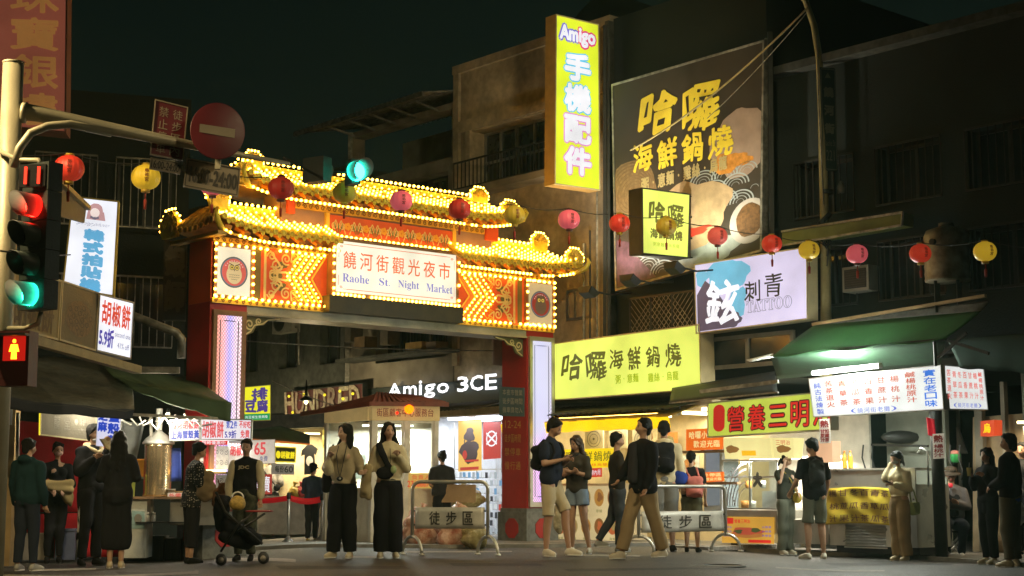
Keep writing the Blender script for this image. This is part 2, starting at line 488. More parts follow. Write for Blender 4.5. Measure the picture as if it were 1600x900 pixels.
def road_mark(px0,py0,px1,py1,wpx):
 A,B = gpt(px0,py0),gpt(px1,py1); C,D = gpt(px1,py1 + wpx),gpt(px0,py0 + wpx)
 m = MB(); n = 8; vs = []
 for i in range(n + 1):
  for (P,Q) in ((A,B),(D,C)):
   q = P.lerp(Q,i / n); vs.append(V((q.x,q.y,gz(q.x) + .004)))
 m.add(vs,[(2 * i,2 * i + 1,2 * i + 3,2 * i + 2) for i in range(n)],False)
 structure('road_marking',m,M_['paint'])
for a in ((-40,897,310,893,4),(1212,886,1382,891,2.2),(335,873,462,874,5),(545,869,600,870,3),(620,862,800,861,2),(900,866,1000,868,2.5),(60,890,150,888,3)): road_mark(*a)
for (a_,b_,w_,h_) in ((-60,886,260,1.0),(430,884,200,5),(700,880,140,4),(880,889,300,3.4),(1290,880,190,3),(180,893,120,5)):
 A = [gpt(a_,b_),gpt(a_ + w_,b_ + .6),gpt(a_ + w_ + 12,b_ + h_),gpt(a_ + 9,b_ + h_ + .8)]; n = 10; vs = []
 for i in range(n + 1):
  for P,Q in ((A[0],A[1]),(A[3],A[2])): q = P.lerp(Q,i / n); vs.append(V((q.x,q.y + .03 * sin(i * 2.3 + a_),gz(q.x) + .002)))
 structure('asphalt_patch',MB().add(vs,[(2 * i,2 * i + 1,2 * i + 3,2 * i + 2) for i in range(n)],False),mat('tar_patch',(.022,.022,.021),.6,var=.3,scale=3,bump=.8,bscale=140))
# a manhole
m = MB(); c = gpt(1120,884); m.lathe((c.x,c.y,gz(c.x) - .01),[(.34,0),(.34,.016),(.30,.018),(.30,.014)],28)
solo('manhole_cover','round dark iron manhole cover set in the road in front of the shops','manhole cover',m,M_['darkmetal'])
# ------------------------------------------------------------------ buildings
def holed(mb,fr,b0,b1,a0,a1,z0,z1,holes):
 A = sorted({a0,a1,*[h[0] for h in holes],*[h[1] for h in holes]}); Z = sorted({z0,z1,*[h[2] for h in holes],*[h[3] for h in holes]})
 for i in range(len(A) - 1):
  run = None
  for j in range(len(Z) - 1):
   ca,cz = (A[i] + A[i + 1]) / 2,(Z[j] + Z[j + 1]) / 2
   solid = not any(h[0] < ca < h[1] and h[2] < cz < h[3] for h in holes)
   if solid and run is None: run = Z[j]
   if (not solid) and run is not None: mb.box(fr,A[i],A[i + 1],b0,b1,run,Z[j]); run = None
  if run is not None: mb.box(fr,A[i],A[i + 1],b0,b1,run,z1)
 return mb
def window(parent,fr,a0,a1,b,z0,z1,nx=2,nz=1,fm=None,gm=None,w=.045):
 m = MB()
 m.box(fr,a0,a1,b - .05,b + .01,z0,z0 + w); m.box(fr,a0,a1,b - .05,b + .01,z1 - w,z1)
 m.box(fr,a0,a0 + w,b - .05,b + .008,z0 + w,z1 - w); m.box(fr,a1 - w,a1,b - .05,b + .008,z0 + w,z1 - w)
 for i in range(1,nx):
  x = a0 + (a1 - a0) * i / nx; m.box(fr,x - w / 2,x + w / 2,b - .05,b + .004,z0 + w,z1 - w)
 for j in range(1,nz):
  z = z0 + (z1 - z0) * j / nz; m.box(fr,a0 + w,a1 - w,b - .05,b,z - w / 2,z + w / 2)
 f = part('window',m,fm or M_['alu'],parent)
 m = MB().box(fr,a0 + w,a1 - w,b - .04,b - .03,z0 + w,z1 - w)
 part('pane',m,gm or M_['darkglass'],f)
 return f
def railing(parent,fr,a0,a1,b,z0,z1,n,m_=None,name='railing'):
 m = MB(); m.box(fr,a0,a1,b - .015,b + .015,z1 - .03,z1); m.box(fr,a0,a1,b - .015,b + .015,z0,z0 + .025)
 for i in range(n + 1):
  x = a0 + (a1 - a0) * i / n; m.box(fr,x - .007,x + .007,b - .008,b + .008,z0 + .025,z1 - .03)
 return part(name,m,m_ or M_['darkmetal'],parent)
WB = -0.55      # facade plane of the right-hand block
def ra(px,py=400,b=WB): return RB.px(px,py,b)[0]
def rz(px,py,b=WB): return RB.px(px,py,b)[1]
# cream house next to the gate
t = thing('house','cream plastered house with deep framed balcony window above the gate end','house',RB.p(-1,-3,0))
a0,a1 = ra(712,120),ra(958,200); zt = rz(712,118); w0,w1 = ra(737,250),ra(900,200)
zs,zh = rz(740,300),rz(740,205)
m = MB(); holed(m,RB,WB - .4,WB,a0,a1,2.55,zt,[(w0,w1,zs,zh)]); m.box(RB,a0,a1,WB - 6,WB - .402,2.5,zt - .02)
part('wall',m,M_['cream'],t)
m = MB(); m.box(RB,a0 - .02,a1 + .01,WB - .5,WB + .07,zt,zt + .16); m.box(RB,a0,a0 + .16,WB,WB + .06,3.2,zt - .002)
m.box(RB,a0 + .162,a1,WB,WB + .06,zh + .02,zh + .24); m.box(RB,w0 - .14,w0,WB,WB + .05,zs,zh + .018)
part('cornice',m,M_['cream'],t)
m = MB().box(RB,w0 - .1,w1,WB - .3,WB + .38,zs - .12,zs); part('balcony',m,M_['cream2'],t)
for k in range(3):
 x0 = w0 + (w1 - w0) * k / 3; x1 = w0 + (w1 - w0) * (k + 1) / 3
 window(t,RB,x0 + .01,x1 - .01,WB - .3,zs + .002,zh - .003,2,2)
 part('curtain',MB().sheet(lambda u,v,x0=x0,x1=x1: RB.p(x0 + .05 + (x1 - x0 - .1) * u,WB - .36 + .012 * sin(u * 30),zs + .05 + (zh - zs - .1) * v),14,1,.004),M_['curtain'],t)
railing(t,RB,w0 - .08,w1,WB + .36,zs + .002,zs + .52,26)
m = MB()
for k in range(8):
 x = a0 + .3 + k * .1; m.box(RB,x,x + .03,WB - .38,WB - .33,3.0,zs - .25)
part('vent',m,M_['darkmetal'],t)
# lower annex windows and awnings beside the sign poles
window(t,RB,ra(886,440),ra(925,440),WB + .012,rz(900,500),rz(900,452),3,1)
# house with the tin roof
t = thing('house','dark house with a corrugated tin roof over its open upper terrace','house',RB.p(-5,-3,0))
b0_,b1_ = ra(545,200),a0 - .03; z1 = rz(690,165); z0 = rz(600,300)
m = MB(); holed(m,RB,WB - .3,WB,b0_,b1_,2.55,z1,[(ra(552,200),ra(706,200),rz(640,262),z1 - .12),(ra(590,300),ra(700,300),3.4,rz(640,277) - .05)])
m.box(RB,b0_,b1_,WB - 6,WB - 1.4,2.5,z1); part('wall',m,M_['cream2'],t)
m = MB().box(RB,b0_,b1_,WB - 1.4,WB - .31,rz(640,262) - .14,rz(640,262)); part('terrace_floor',m,M_['darkwall'],t)
for k in range(4):
 x = ra(600,300) + k * .62; window(t,RB,x,x + .5,WB - .25,3.5,rz(640,277) - .1,2,2,M_['darkmetal'])
def tinroof(P0,P1,Q1,Q0,n,amp=.03):
 def f(u,v):
  q = P0.lerp(P1,u).lerp(Q0.lerp(Q1,u),v); return q + V((0,0,amp * sin(u * n * 2 * pi)))
 return MB().sheet(f,n * 6,2,.01)
e0,e1 = RB.p(b0_ - .9,WB + .75,z1 + .06),RB.p(b1_,WB + .75,z1 + .06)
part('roof',tinroof(e0,e1,RB.p(b1_,WB - 2.5,z1 + .75),RB.p(b0_ - .9,WB - 2.5,z1 + .75),26),M_['tin'],t)
m = MB(); m.bar(e0 - V((0,0,.03)),e1 - V((0,0,.03)),.06,.09); m.bar(RB.p(b0_ + .1,WB + .02,2.6),RB.p(b0_ + .1,WB + .02,z1),.09)
for k in range(5):
 x = b0_ + (b1_ - b0_) * (k + .3) / 5; m.bar(RB.p(x,WB - .1,z1 - .1),RB.p(x,WB + .7,z1 + .02),.04)
part('roof_frame',m,M_['tin'],t)
# tall dark house further up the street
t = thing('house','unlit tall house standing further up the market street','house',RB.p(-11,-3,0))
c0 = -16.0; c1 = b0_ - .05; zt2 = 7.6
m = MB(); holed(m,RB,WB - .3,WB,c0,c1,2.55,zt2,[(c1 - .9 - 1.6 * k,c1 - .15 - 1.6 * k,z,z + 1.0) for k in range(5) for z in (3.5,5.3)]); m.box(RB,c0,c1,WB - 5,WB - .32,2.5,zt2 - .01)
part('wall',m,M_['darkwall'],t)
for k in range(5):
 for z in (3.5,5.3): window(t,RB,c1 - .9 - 1.6 * k,c1 - .15 - 1.6 * k,WB - .2,z,z + 1.0,2,1,M_['darkmetal'])
railing(t,RB,c1 - 6,c1 - .1,WB + .3,5.1,5.8,60)
# ground floor walls of the right-hand block, between the shops
def rbox(px0,px1,z0,z1,b0,b1,mb=None,yy=700):
 return (mb or MB()).box(RB,ra(px0,yy),ra(px1,yy),b0,b1,z0,z1)
# dark block behind the billboard and to the right
t = thing('building','tall unlit block behind the hot pot billboard','building',RB.p(3,-4,0))
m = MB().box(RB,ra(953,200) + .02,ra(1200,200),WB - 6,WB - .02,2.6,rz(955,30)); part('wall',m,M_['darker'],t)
m = MB().box(RB,ra(953,200) + .02,ra(960,200),WB - .01,WB + .12,2.6,rz(955,35)); part('pilaster',m,M_['darkwall'],t)
t = thing('building','unlit old block behind the green awning with barred windows','building',RB.p(8,-3,0))
d0,d1 = ra(1200,200) + .03,16.0
zr = rz(1230,120)
m = MB(); holed(m,RB,WB - .3,WB,d0,d1,2.75,zr,[(d0 + .5 + 1.45 * k,d0 + 1.5 + 1.45 * k,z,z + .8) for k in range(6) for z in (3.55,4.9)])
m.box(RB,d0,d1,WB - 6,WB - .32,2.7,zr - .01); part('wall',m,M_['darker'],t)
for k in range(6):
 for z in (3.55,4.9):
  x = d0 + .5 + 1.45 * k; window(t,RB,x,x + 1.0,WB - .2,z,z + .8,2,1,M_['darkmetal'])
  railing(t,RB,x - .04,x + 1.04,WB + .03,z - .03,z + .83,9,name='window_bars')
m = MB().box(RB,d0,d1,WB - .4,WB + .25,zr,zr + .12); part('cornice',m,M_['darkwall'],t)
# far block with a sloping roofline, behind everything on the right
FB = Fr((3.0,34.0),(1.0,0.25))
t = thing('building','far dark block with a sloping roof line against the night sky','building',FB.p(6,-4,0))
m = MB(); m.prism([FB.p(-1,0,0),FB.p(16,0,0),FB.p(16,0,8.6),FB.p(9,0,9.8),FB.p(-1,0,12.2)],FB.n * -6); part('wall',m,M_['darker'],t)
for k in range(6):
 for z in (4.2,6.3): window(t,FB,3 + 1.9 * k,4.3 + 1.9 * k,.06,z,z + 1.2,2,1,M_['darkmetal'])
# block up the street closing the view
EB = Fr((-14,44),(G.u.x,G.u.y))
t = thing('building','dark block closing the far end of the market street','building',EB.p(6,-3,0))
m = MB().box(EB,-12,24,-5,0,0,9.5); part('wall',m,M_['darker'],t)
for k in range(14):
 for z in (3.4,5.6,7.6): window(t,EB,-8 + 2.0 * k,-6.8 + 2.0 * k,.06,z,z + 1.1,2,1,M_['darkmetal'])
# near-side block on the left
t = thing('building','dark corner block behind the light boxes and the jewellers sign','building',LB.p(0,-4,0))
m = MB(); holed(m,LB,-2.6,-2.3,-8,2.2,2.9,4.9,[(-4 + 1.5 * k,-3 + 1.5 * k,z,z + 1.1) for k in range(4) for z in (3.5,)]); m.box(LB,-8,2.2,-6,-2.62,2.8,4.85)
part('wall',m,M_['darker'],t)
for k in range(4):
 for z in (3.5,): window(t,LB,-4 + 1.5 * k,-3 + 1.5 * k,-2.5,z,z + 1.1,2,1,M_['darkmetal'])
# side wall of the house standing behind the gate's near pillar
LH = Fr((-9.5,24.5),(1.0,0.35))
t = thing('building','dark house behind the near gate pillar with steel window cages','building',LH.p(2,-4,0))
m = MB().box(LH,-6,4.2,-8,0,0,7.6); part('wall',m,M_['darker'],t)
for k in range(3):
 for z in (3.3,5.3):
  window(t,LH,.4 + 1.3 * k,1.3 + 1.3 * k,.06,z,z + 1.1,2,1,M_['darkmetal']); railing(t,LH,.35 + 1.3 * k,1.35 + 1.3 * k,.3,z - .05,z + 1.15,8,M_['tin'],'window_cage')
# ------------------------------------------------------------------ the market gate
gate = thing('market_gate','Chinese style market gate with yellow tiled roofs outlined in rows of glowing bulbs','gate',G.p(3.2,-.3,0))
GOLD = mat('gold_paint',(.84,.56,.08),.4,.25,var=.2,scale=5,bump=.1)
GOLD2 = mat('pale_gold_relief',(.78,.62,.28),.45,.1,var=.15,scale=5,bump=.1)
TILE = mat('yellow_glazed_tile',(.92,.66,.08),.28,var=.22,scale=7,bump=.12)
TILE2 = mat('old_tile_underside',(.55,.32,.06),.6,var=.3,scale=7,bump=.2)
ORANGE = mat('orange_red_panel',(.66,.09,.02),.5,var=.12,scale=3,bump=.05)
PURP = mat('mauve_painted_board',(.26,.16,.14),.6,var=.15,scale=3,bump=.08)
OLIVE = mat('olive_board',(.13,.11,.035),.6,var=.2,scale=3,bump=.1)
BROWNP = mat('brown_painted_board',(.25,.13,.06),.6,var=.2,bump=.1)
STONE = mat('grey_granite',(.17,.18,.17),.6,var=.3,scale=12,bump=.2)
BULB = mat('bulb_glass',(.9,.7,.4),.3,emit=(1.0,.53,.055),strength=19.0,var=0,bump=0)
EMW = lit('lit_milky_panel',(236,226,196),.95)
SGN = lit('gate_sign_face',(246,240,214),1.0)
RDL = lit('orange_red_print',(236,108,56),.95)
BLL = lit('violet_print',(140,136,204),.85)
def ga(px,py,b=0.0): return G.px(px,py,b)[0]
def gh(px,py,b=0.0): return G.px(px,py,b)[1]
A0,A1 = 0.0,6.44
aL1 = ga(386,480); aR0 = ga(823,520); D = -.62
zB0 = gh(326, 470)                    # underside of the picture band
zB1 = gh(330, 372)                    # top of it
zS = gh(355,487)
bulbs = MB()
def bulb(p,r=.0225):
 bulbs.ball(p,r,n=6,m=4)
def bulbrow(p,q,step=.105,skip=.03):
 p,q = V(p),V(q); n = max(1,int((q - p).length / step))
 for i in range(n + 1):
  if RND.random() < skip: continue
  bulb(p.lerp(q,i / n) + V((0,0,RND.uniform(-.004,.004))))
# pillars
for (x0,x1) in ((A0,aL1),(aR0,A1)):
 m = MB().box(G,x0,x1,D,-.004,.62,zB0 - .003); part('pillar',m,M_['red'],gate)
 m = MB().box(G,x0 - .05,x1 + .05,D - .05,.05,-.1,.56); m.box(G,x0 - .02,x1 + .02,D - .02,.02,.562,.62); pb = part('pillar_base',m,STONE,gate)
 # octagonal red medallions on the base
 for (fr_,c) in ((G,G.p((x0 + x1) / 2,.05,.3)),(None,G.p(x0 - .05,D / 2,.3))):
  uu = G.u if fr_ else G.n; nn = G.n if fr_ else -G.u
  oc = [c + uu * (.17 * cos(pi / 8 + k * pi / 4)) + V((0,0,.17 * sin(pi / 8 + k * pi / 4))) for k in range(8)]
  part('medallion',MB().prism(oc,nn * .012),M_['red'],pb)
# LED panels
def led_mat(name,stops,low):
 m = bpy.data.materials.new(name); m.use_nodes = True; MC[name] = m
 nt = m.node_tree; B = nt.nodes['Principled BSDF']; L = nt.links
 B.inputs['Base Color'].default_value = (.2,.2,.2,1)
 tc = nt.nodes.new('ShaderNodeTexCoord'); sp = nt.nodes.new('ShaderNodeSeparateXYZ'); L.new(tc.outputs['UV'],sp.inputs[0])
 r1 = nt.nodes.new('ShaderNodeValToRGB'); L.new(sp.outputs['X'],r1.inputs[0])
 r2 = nt.nodes.new('ShaderNodeValToRGB'); L.new(sp.outputs['X'],r2.inputs[0])
 for r,S in ((r1,stops),(r2,low)):
  e = r.color_ramp.elements
  while len(e) < len(S): e.new(.5)
  for k,(p,c) in enumerate(S): e[k].position = p; e[k].color = (*srgb(*c),1)
 mr = nt.nodes.new('ShaderNodeMapRange'); L.new(sp.outputs['Y'],mr.inputs[0])
 mr.inputs['From Min'].default_value = .30; mr.inputs['From Max'].default_value = .46
 mx = nt.nodes.new('ShaderNodeMix'); mx.data_type = 'RGBA'
 L.new(mr.outputs[0],mx.inputs['Factor']); L.new(r2.outputs[0],mx.inputs['A']); L.new(r1.outputs[0],mx.inputs['B'])
 # perforated screen: diagonal lattice of dots
 mp = nt.nodes.new('ShaderNodeMapping'); mp.inputs['Rotation'].default_value = (0,0,pi / 4); mp.inputs['Scale'].default_value = (14,84,1)
 sc = nt.nodes.new('ShaderNodeMapping'); sc.inputs['Scale'].default_value = (1,5.0,1)
 L.new(tc.outputs['UV'],sc.inputs['Vector'])
 ck = nt.nodes.new('ShaderNodeTexVoronoi'); ck.inputs['Scale'].default_value = 13; ck.inputs['Randomness'].default_value = 0
 rt = nt.nodes.new('ShaderNodeMapping'); rt.inputs['Rotation'].default_value = (0,0,pi / 4); L.new(sc.outputs[0],rt.inputs['Vector']); L.new(rt.outputs[0],ck.inputs['Vector'])
 m2 = nt.nodes.new('ShaderNodeMapRange'); L.new(ck.outputs['Distance'],m2.inputs[0])
 m2.inputs['From Min'].default_value = .22; m2.inputs['From Max'].default_value = .5; m2.inputs['To Min'].default_value = 1.75; m2.inputs['To Max'].default_value = .55
 L.new(mx.outputs['Result'],B.inputs['Emission Color']); L.new(m2.outputs[0],B.inputs['Emission Strength'])
 return m
def uvquad(name,q,m,parent,th=.006,n=None):
 """a thin board with 0..1 UVs: q = bottom-left, bottom-right, top-right, top-left"""
 W = WM[parent.name].inverted(); n = n or (q[1] - q[0]).cross(q[3] - q[0]).normalized()
 mb = MB(); mb.hexa([p - n * th for p in q],q); me = mesh_of(mb,name,m,W)
 uv = me.uv_layers.new(name='UVMap'); base = [(0,0),(1,0),(1,1),(0,1)]
 for p in me.polygons:
  for li in p.loop_indices: uv.data[li].uv = base[me.loops[li].vertex_index % 4]
 o = bpy.data.objects.new(name,me); COL.objects.link(o); o.parent = parent; WM[o.name] = WM[parent.name]
 return o
LED1 = led_mat('led_rainbow_screen',[(0,(252,150,125)),(.3,(244,176,186)),(.52,(176,166,248)),(.75,(230,198,226)),(1,(240,210,216))],[(0,(252,150,160)),(.3,(214,160,236)),(.55,(186,176,240)),(.78,(150,232,140)),(1,(100,214,100))])
LED2 = led_mat('led_lavender_screen',[(0,(215,215,240)),(.5,(205,205,245)),(1,(215,210,235))],[(0,(235,190,230)),(.35,(220,170,235)),(.6,(170,130,240)),(.85,(240,100,170)),(1,(250,90,110))])
for k,(x0,x1,led,zt) in enumerate(((A0 + .035,aL1 - .035,LED1,gh(350,485)),(aR0 + .03,A1 - .02,LED2,gh(845,527)))):
 m = MB()
 for (p,q,r,s_) in ((x0,x0 + .06,.64,zt),(x1 - .06,x1,.64,zt),(x0 + .06,x1 - .06,.64,.72),(x0 + .06,x1 - .06,zt - .07,zt)): m.box(G,p,q,0,.05,r,s_)
 fo = part('screen_frame',m,M_['steel'] if k else BROWNP,gate)
 uvquad('led_screen',[G.p(x0 + .062,.03,.722),G.p(x1 - .062,.03,.722),G.p(x1 - .062,.03,zt - .072),G.p(x0 + .062,.03,zt - .072)],led,gate)
 m = MB(); i0,i1,j0,j1 = x0 + .11,x1 - .11,.80,zt - .14
 for (p,q,r,s_) in ((i0,i0 + .012,j0,j1),(i1 - .012,i1,j0,j1),(i0 + .06,i1 - .06,j1 - .012,j1),(i0 + .06,i1 - .06,j0,j0 + .012)): m.box(G,p,q,.032,.036,r,s_)
 part('screen_border',m,M_['darkmetal'],gate)
# writing on the inner face of the far pillar
GS = Fr(G.p(aR0,0,0),(G.n.x,G.n.y))
fS = lambda u,v,lift=0.0: GS.p(D + (-D) * u,lift,2.45 - 2.45 * v)
f2 = quad_map(GS,[(781,604),(820,606),(820,651),(781,650)],.0)
m = MB(); sheet_on(m,f2,0,0,1,1,.016,.012); pl = part('notice_board',m,mat('blue_grey_board',(.10,.17,.20),.5,var=.15),gate)
m = MB(); W1 = mat('white_print',(.62,.60,.52),.6,var=.1,bump=0)
for k,s in enumerate(('本夜市營業','徒步區時間','機車請勿入')): put_text(m,f2,s,.14,.08 + k * .3,.95,.28 + k * .3,lift=.020)
part('lettering',m,W1,pl)
f3 = quad_map(GS,[(783,655),(820,656),(820,745),(783,744)],.0)
m = MB(); YP = mat('gold_print',(.62,.36,.08),.5,var=.1,bump=0)
put_text(m,f3,'12-24',.18,.02,.85,.15,lift=.006,mode='w')
for k,s in enumerate(('徒步區時間','禁停車','慢行通')): put_text(m,f3,s,.15,.26 + k * .24,.85,.40 + k * .24,lift=.006)
part('lettering',m,YP,gate)
# main band: core board
m = MB().box(G,A0,A1,D,-.002,zB0,zB1 + .02); part('beam',m,ORANGE,gate)
SILV = mat('weathered_soffit_board',(.42,.38,.27),.5,.2,var=.3,scale=3,bump=.1)
m = MB().box(G,aL1 + .001,aR0 - .001,D,-.01,zB0 - .13,zB0 - .005); m.box(G,aL1 + .003,aR0 - .003,-.008,.02,zB0 - .145,zB0 - .115)
part('soffit_board',m,SILV,gate)
aS0, aS1 = ga(524, 420, .16), ga(714, 430, .16)        # centre sign
zC0,zC1 = gh(524,456,.16),gh(524,374,.16)
aO0, aO1 = A0 + .02, ga(393, 420)                      # owl boxes
aQ0,aQ1 = ga(819,470),A1 - .02
def bulbframe(a0,a1,z0,z1,b=.05):
 bulbrow(G.p(a0,b,z0),G.p(a1,b,z0)); bulbrow(G.p(a0,b,z1),G.p(a1,b,z1))
 bulbrow(G.p(a0,b,z0 + .09),G.p(a0,b,z1 - .08)); bulbrow(G.p(a1,b,z0 + .09),G.p(a1,b,z1 - .08))
def spiral(mb,f,cu,cv,r,w,lift,turns=1.6,t0=0,hand=1,asp=1.0):
 pts = []
 n = 16
 for i in range(n + 1):
  k = i / n; rr = r * (1 - .82 * k); t = t0 + hand * turns * 2 * pi * k
  pts.append((cu + rr * cos(t),cv + rr * asp * sin(t)))
 return strip(mb,f,pts,w,lift,w * asp)
FRET = GOLD2
def fretband(name,a0,a1,z0,z1,b,parent=gate,base=GOLD,pitch=.105):
 m = MB().box(G,a0,a1,b - .03,b,z0,z1); o = part(name,m,base,parent)
 f = lambda u,v,l=0.0: G.p(a0 + u,b + l,z1 - v)
 m = MB(); n = int((a1 - a0) / pitch); H = z1 - z0
 for i in range(n):
  x = (i + .5) * (a1 - a0) / n; spiral(m,f,x,H / 2,min(H,pitch) * .42,.007,.005,1.4,i * 3.1,1 if i % 2 else -1)
 part('key_pattern',m,mat('dark_gold_line',(.16,.07,.012),.6,var=.1,bump=0),o,kind='stuff')
for side in (0,1):
 o0,o1 = (aO0,aO1) if side == 0 else (aQ0,aQ1)
 z0,z1 = zB0 + .10,zB1 - .09
 # owl emblem box
 m = MB().box(G,o0 + .05,o1 - .05,0,.05,z0,z1 - .02); bx = part('emblem_panel',m,EMW if side == 0 else lit('dim_milky_panel',(205,180,130),.8),gate)
 m = MB()
 for (p,q,r,s_) in ((o0,o0 + .045,z0 - .04,z1 + .03),(o1 - .045,o1,z0 - .04,z1 + .03),(o0 + .045,o1 - .045,z1 - .018,z1 + .03),(o0 + .045,o1 - .045,z0 - .04,z0 - .003)): m.box(G,p,q,0,.06,r,s_)
 part('emblem_frame',m,BROWNP,gate)
 bulbframe(o0 + .012,o1 - .012,z0 - .02,z1 + .01,.075)
 ca,cz = (o0 + o1) / 2,(z0 + z1) / 2 - .02; R_ = .2
 f = lambda u,v,l=0.0,ca=ca,cz=cz: G.p(ca + u * R_,.05 + l,cz - v * R_)
 blk = lambda n_,c: mat(n_,c,.6,var=.08,bump=0)
 m = MB(); blob(m,f,0,0,1.06,1.06,.004,32); part('emblem_ring',m,lit('emblem_blue_grey',(110,130,140),.7),bx)
 m = MB(); blob(m,f,0,0,.97,.97,.007,32); part('emblem_disc',m,lit('emblem_red',(226,96,84),.75) if side == 0 else lit('emblem_dark_red',(170,60,40),.6),bx)
 m = MB(); blob(m,f,0,.18,.62,.66,.010,24); blob(m,f,0,-.34,.50,.40,.0104,24)
 m.add([f(-.46,-.45,.0106),f(-.36,-.80,.0106),f(-.16,-.6,.0106)],[(0,1,2)],False); m.add([f(.46,-.45,.0106),f(.36,-.80,.0106),f(.16,-.6,.0106)],[(0,1,2)],False)
 part('owl_figure',m,lit('owl_cream',(226,196,140),.8) if side == 0 else lit('owl_brown',(120,92,66),.6),bx)
 m = MB()
 for s_ in (-1,1): blob(m,f,s_ * .2,-.32,.17,.17,.013,14)
 part('owl_eye',m,lit('owl_yellow',(236,200,90),.8),bx)
 m = MB()
 for s_ in (-1,1):
  blob(m,f,s_ * .2,-.32,.075,.075,.016,10); ring(m,f,s_ * .2,-.32,.19,.19,.2,.015,14); strip(m,f,[(s_ * .06,-.46),(s_ * .42,-.6)],.03,.016)
 m.add([f(-.06,-.2,.016),f(.06,-.2,.016),f(0,-.05,.016)],[(0,1,2)],False)
 for r_ in range(3):
  for c_ in range(-2 + r_ // 2,3 - r_ // 2): ring(m,f,c_ * .17,.16 + r_ * .16,.07,.07,.35,.014,8,0,pi)
 ring(m,f,0,0,1.10,1.10,.05,.005,32)
 part('owl_marking',m,mat('owl_dark_print',(.10,.07,.05),.6,var=.1,bump=0),bx)
 m = MB()
 for k in range(9):
  t = pi * (1.18 + .64 * k / 8); x,y = cos(t) * .80,sin(t) * .80
  blob(m,f,x,y,.055,.055,.010,6)
 part('emblem_dot',m,lit('emblem_pale_print',(240,190,180),.8),bx)
 # picture panel between owl box and centre sign, mirrored at the far end
 p0,p1 = (aO1 + .05,aS0 - .03) if side == 0 else (aS1 + .04,aQ0 - .05)
 W = p1 - p0; H = z1 - z0 + .05
 f = (lambda u,v,l=0.0,p0=p0,z1=z1: G.p(p0 + u,l,z1 + .03 - v)) if side == 0 else (lambda u,v,l=0.0,p1=p1,z1=z1: G.p(p1 - u,l,z1 + .03 - v))
 m = MB(); sheet_on(m,f,.0,0,.10,H,.004); part('painted_board',m,OLIVE,gate)
 m = MB(); sheet_on(m,f,.10,0,W,H,.003); pp = part('painted_board',m,ORANGE,gate)
 m = MB(); sheet_on(m,f,.15,.0,.19,H,.010,.008)
 # cloud scrolls
 for (cu,cv,r,t0,hd) in ((.36,.22,.10,0,1),(.30,.40,.10,2,-1),(.30,H - .40,.10,-2,1),(.36,H - .22,.10,0,-1),(.52,.12,.09,1,1),(.52,H - .12,.09,-1,-1),(.27,.10,.07,3,1),(.27,H - .10,.07,3,-1)):
  if cu + r < W: spiral(m,f,cu,cv,r,.012,.012,1.5,t0,hd)
 strip(m,f,[(.24,.02),(.45,.26),(.34,.33),(.52,H * .42),(.60,H / 2),(.52,H * .58),(.34,H - .33),(.45,H - .26),(.24,H - .02)],.016,.0125)
 strip(m,f,[(.62,.02),(.60,.16),(.72,.08),(.70,.02)],.012,.012); strip(m,f,[(.62,H - .02),(.60,H - .16),(.72,H - .08)],.012,.012)
 part('cloud_scroll',m,GOLD2,pp)
 m = MB()
 blob(m,f,.36,H / 2,.10,.07,.006,16,.2,3); blob(m,f,.44,.22,.09,.06,.006,14,.3,4); blob(m,f,.44,H - .22,.09,.06,.006,14,.3,5)
 part('cloud_fill',m,OLIVE,pp)
 # fine flame lines
 m = MB()
 for k in range(7):
  v0 = H * (k + .5) / 7; strip(m,f,[(.62 + .02 * sin(k),v0),(.68,v0 - .03),(.74,v0 + .02),(.80,v0 - .04)],.006,.006)
  spiral(m,f,.66,v0 + .02,.035,.006,.007,1.2,k)
 part('flame_line',m,GOLD,pp)
 # chevrons of bulbs
 n = 5
 for k in range(n):
  tip = W * (.42 + k * .088)
  back = W * .20
  rows = 7
  for i in range(rows):
   for s_ in (-1,1):
    if i == 0 and s_ == 1: continue
    v = H / 2 + s_ * (H / 2 - .05) * i / (rows - 1); u = tip + (back) * i / (rows - 1)
    if u < W - .03 and k < 4: bulb(f(u,v,.045),.0155)
  m = MB(); strip(m,f,[(tip + back + .0,.01),(tip,H / 2),(tip + back,H - .01)],.014,.008 + .001 * k)
  if k > 0: part('chevron_trim',m,GOLD,pp)
 if side == 0:
  m = MB(); m.add([f(W * .96,.22,.0045),f(W * .80,H / 2,.0045),f(W * .96,H * .8,.0045)],[(0,1,2)],False)
# long bulb rows and fret bands along the picture band
fretband('fret_band',A0 + .01,aS0 - .02,zB1 - .05,zB1 + .03,.035); fretband('fret_band',aS1 + .02,A1 - .01,zB1 - .05,zB1 + .03,.035)
fretband('fret_band',A0 + .01,aS0 + .02,zB0 - .02,zB0 + .05,.04); fretband('fret_band',aS1 - .02,A1 - .01,zB0 - .02,zB0 + .05,.04)
bulbrow(G.p(A0 + .05,.07,zB0 + .065),G.p(aS0 + .0,.07,zB0 + .065)); bulbrow(G.p(aS1,.07,zB0 + .065),G.p(A1 - .03,.07,zB0 + .065))
bulbrow(G.p(aO1,.06,zB1 - .075),G.p(aS0 - .02,.06,zB1 - .075)); bulbrow(G.p(aS1 + .02,.06,zB1 - .075),G.p(A1 - .03,.06,zB1 - .075))
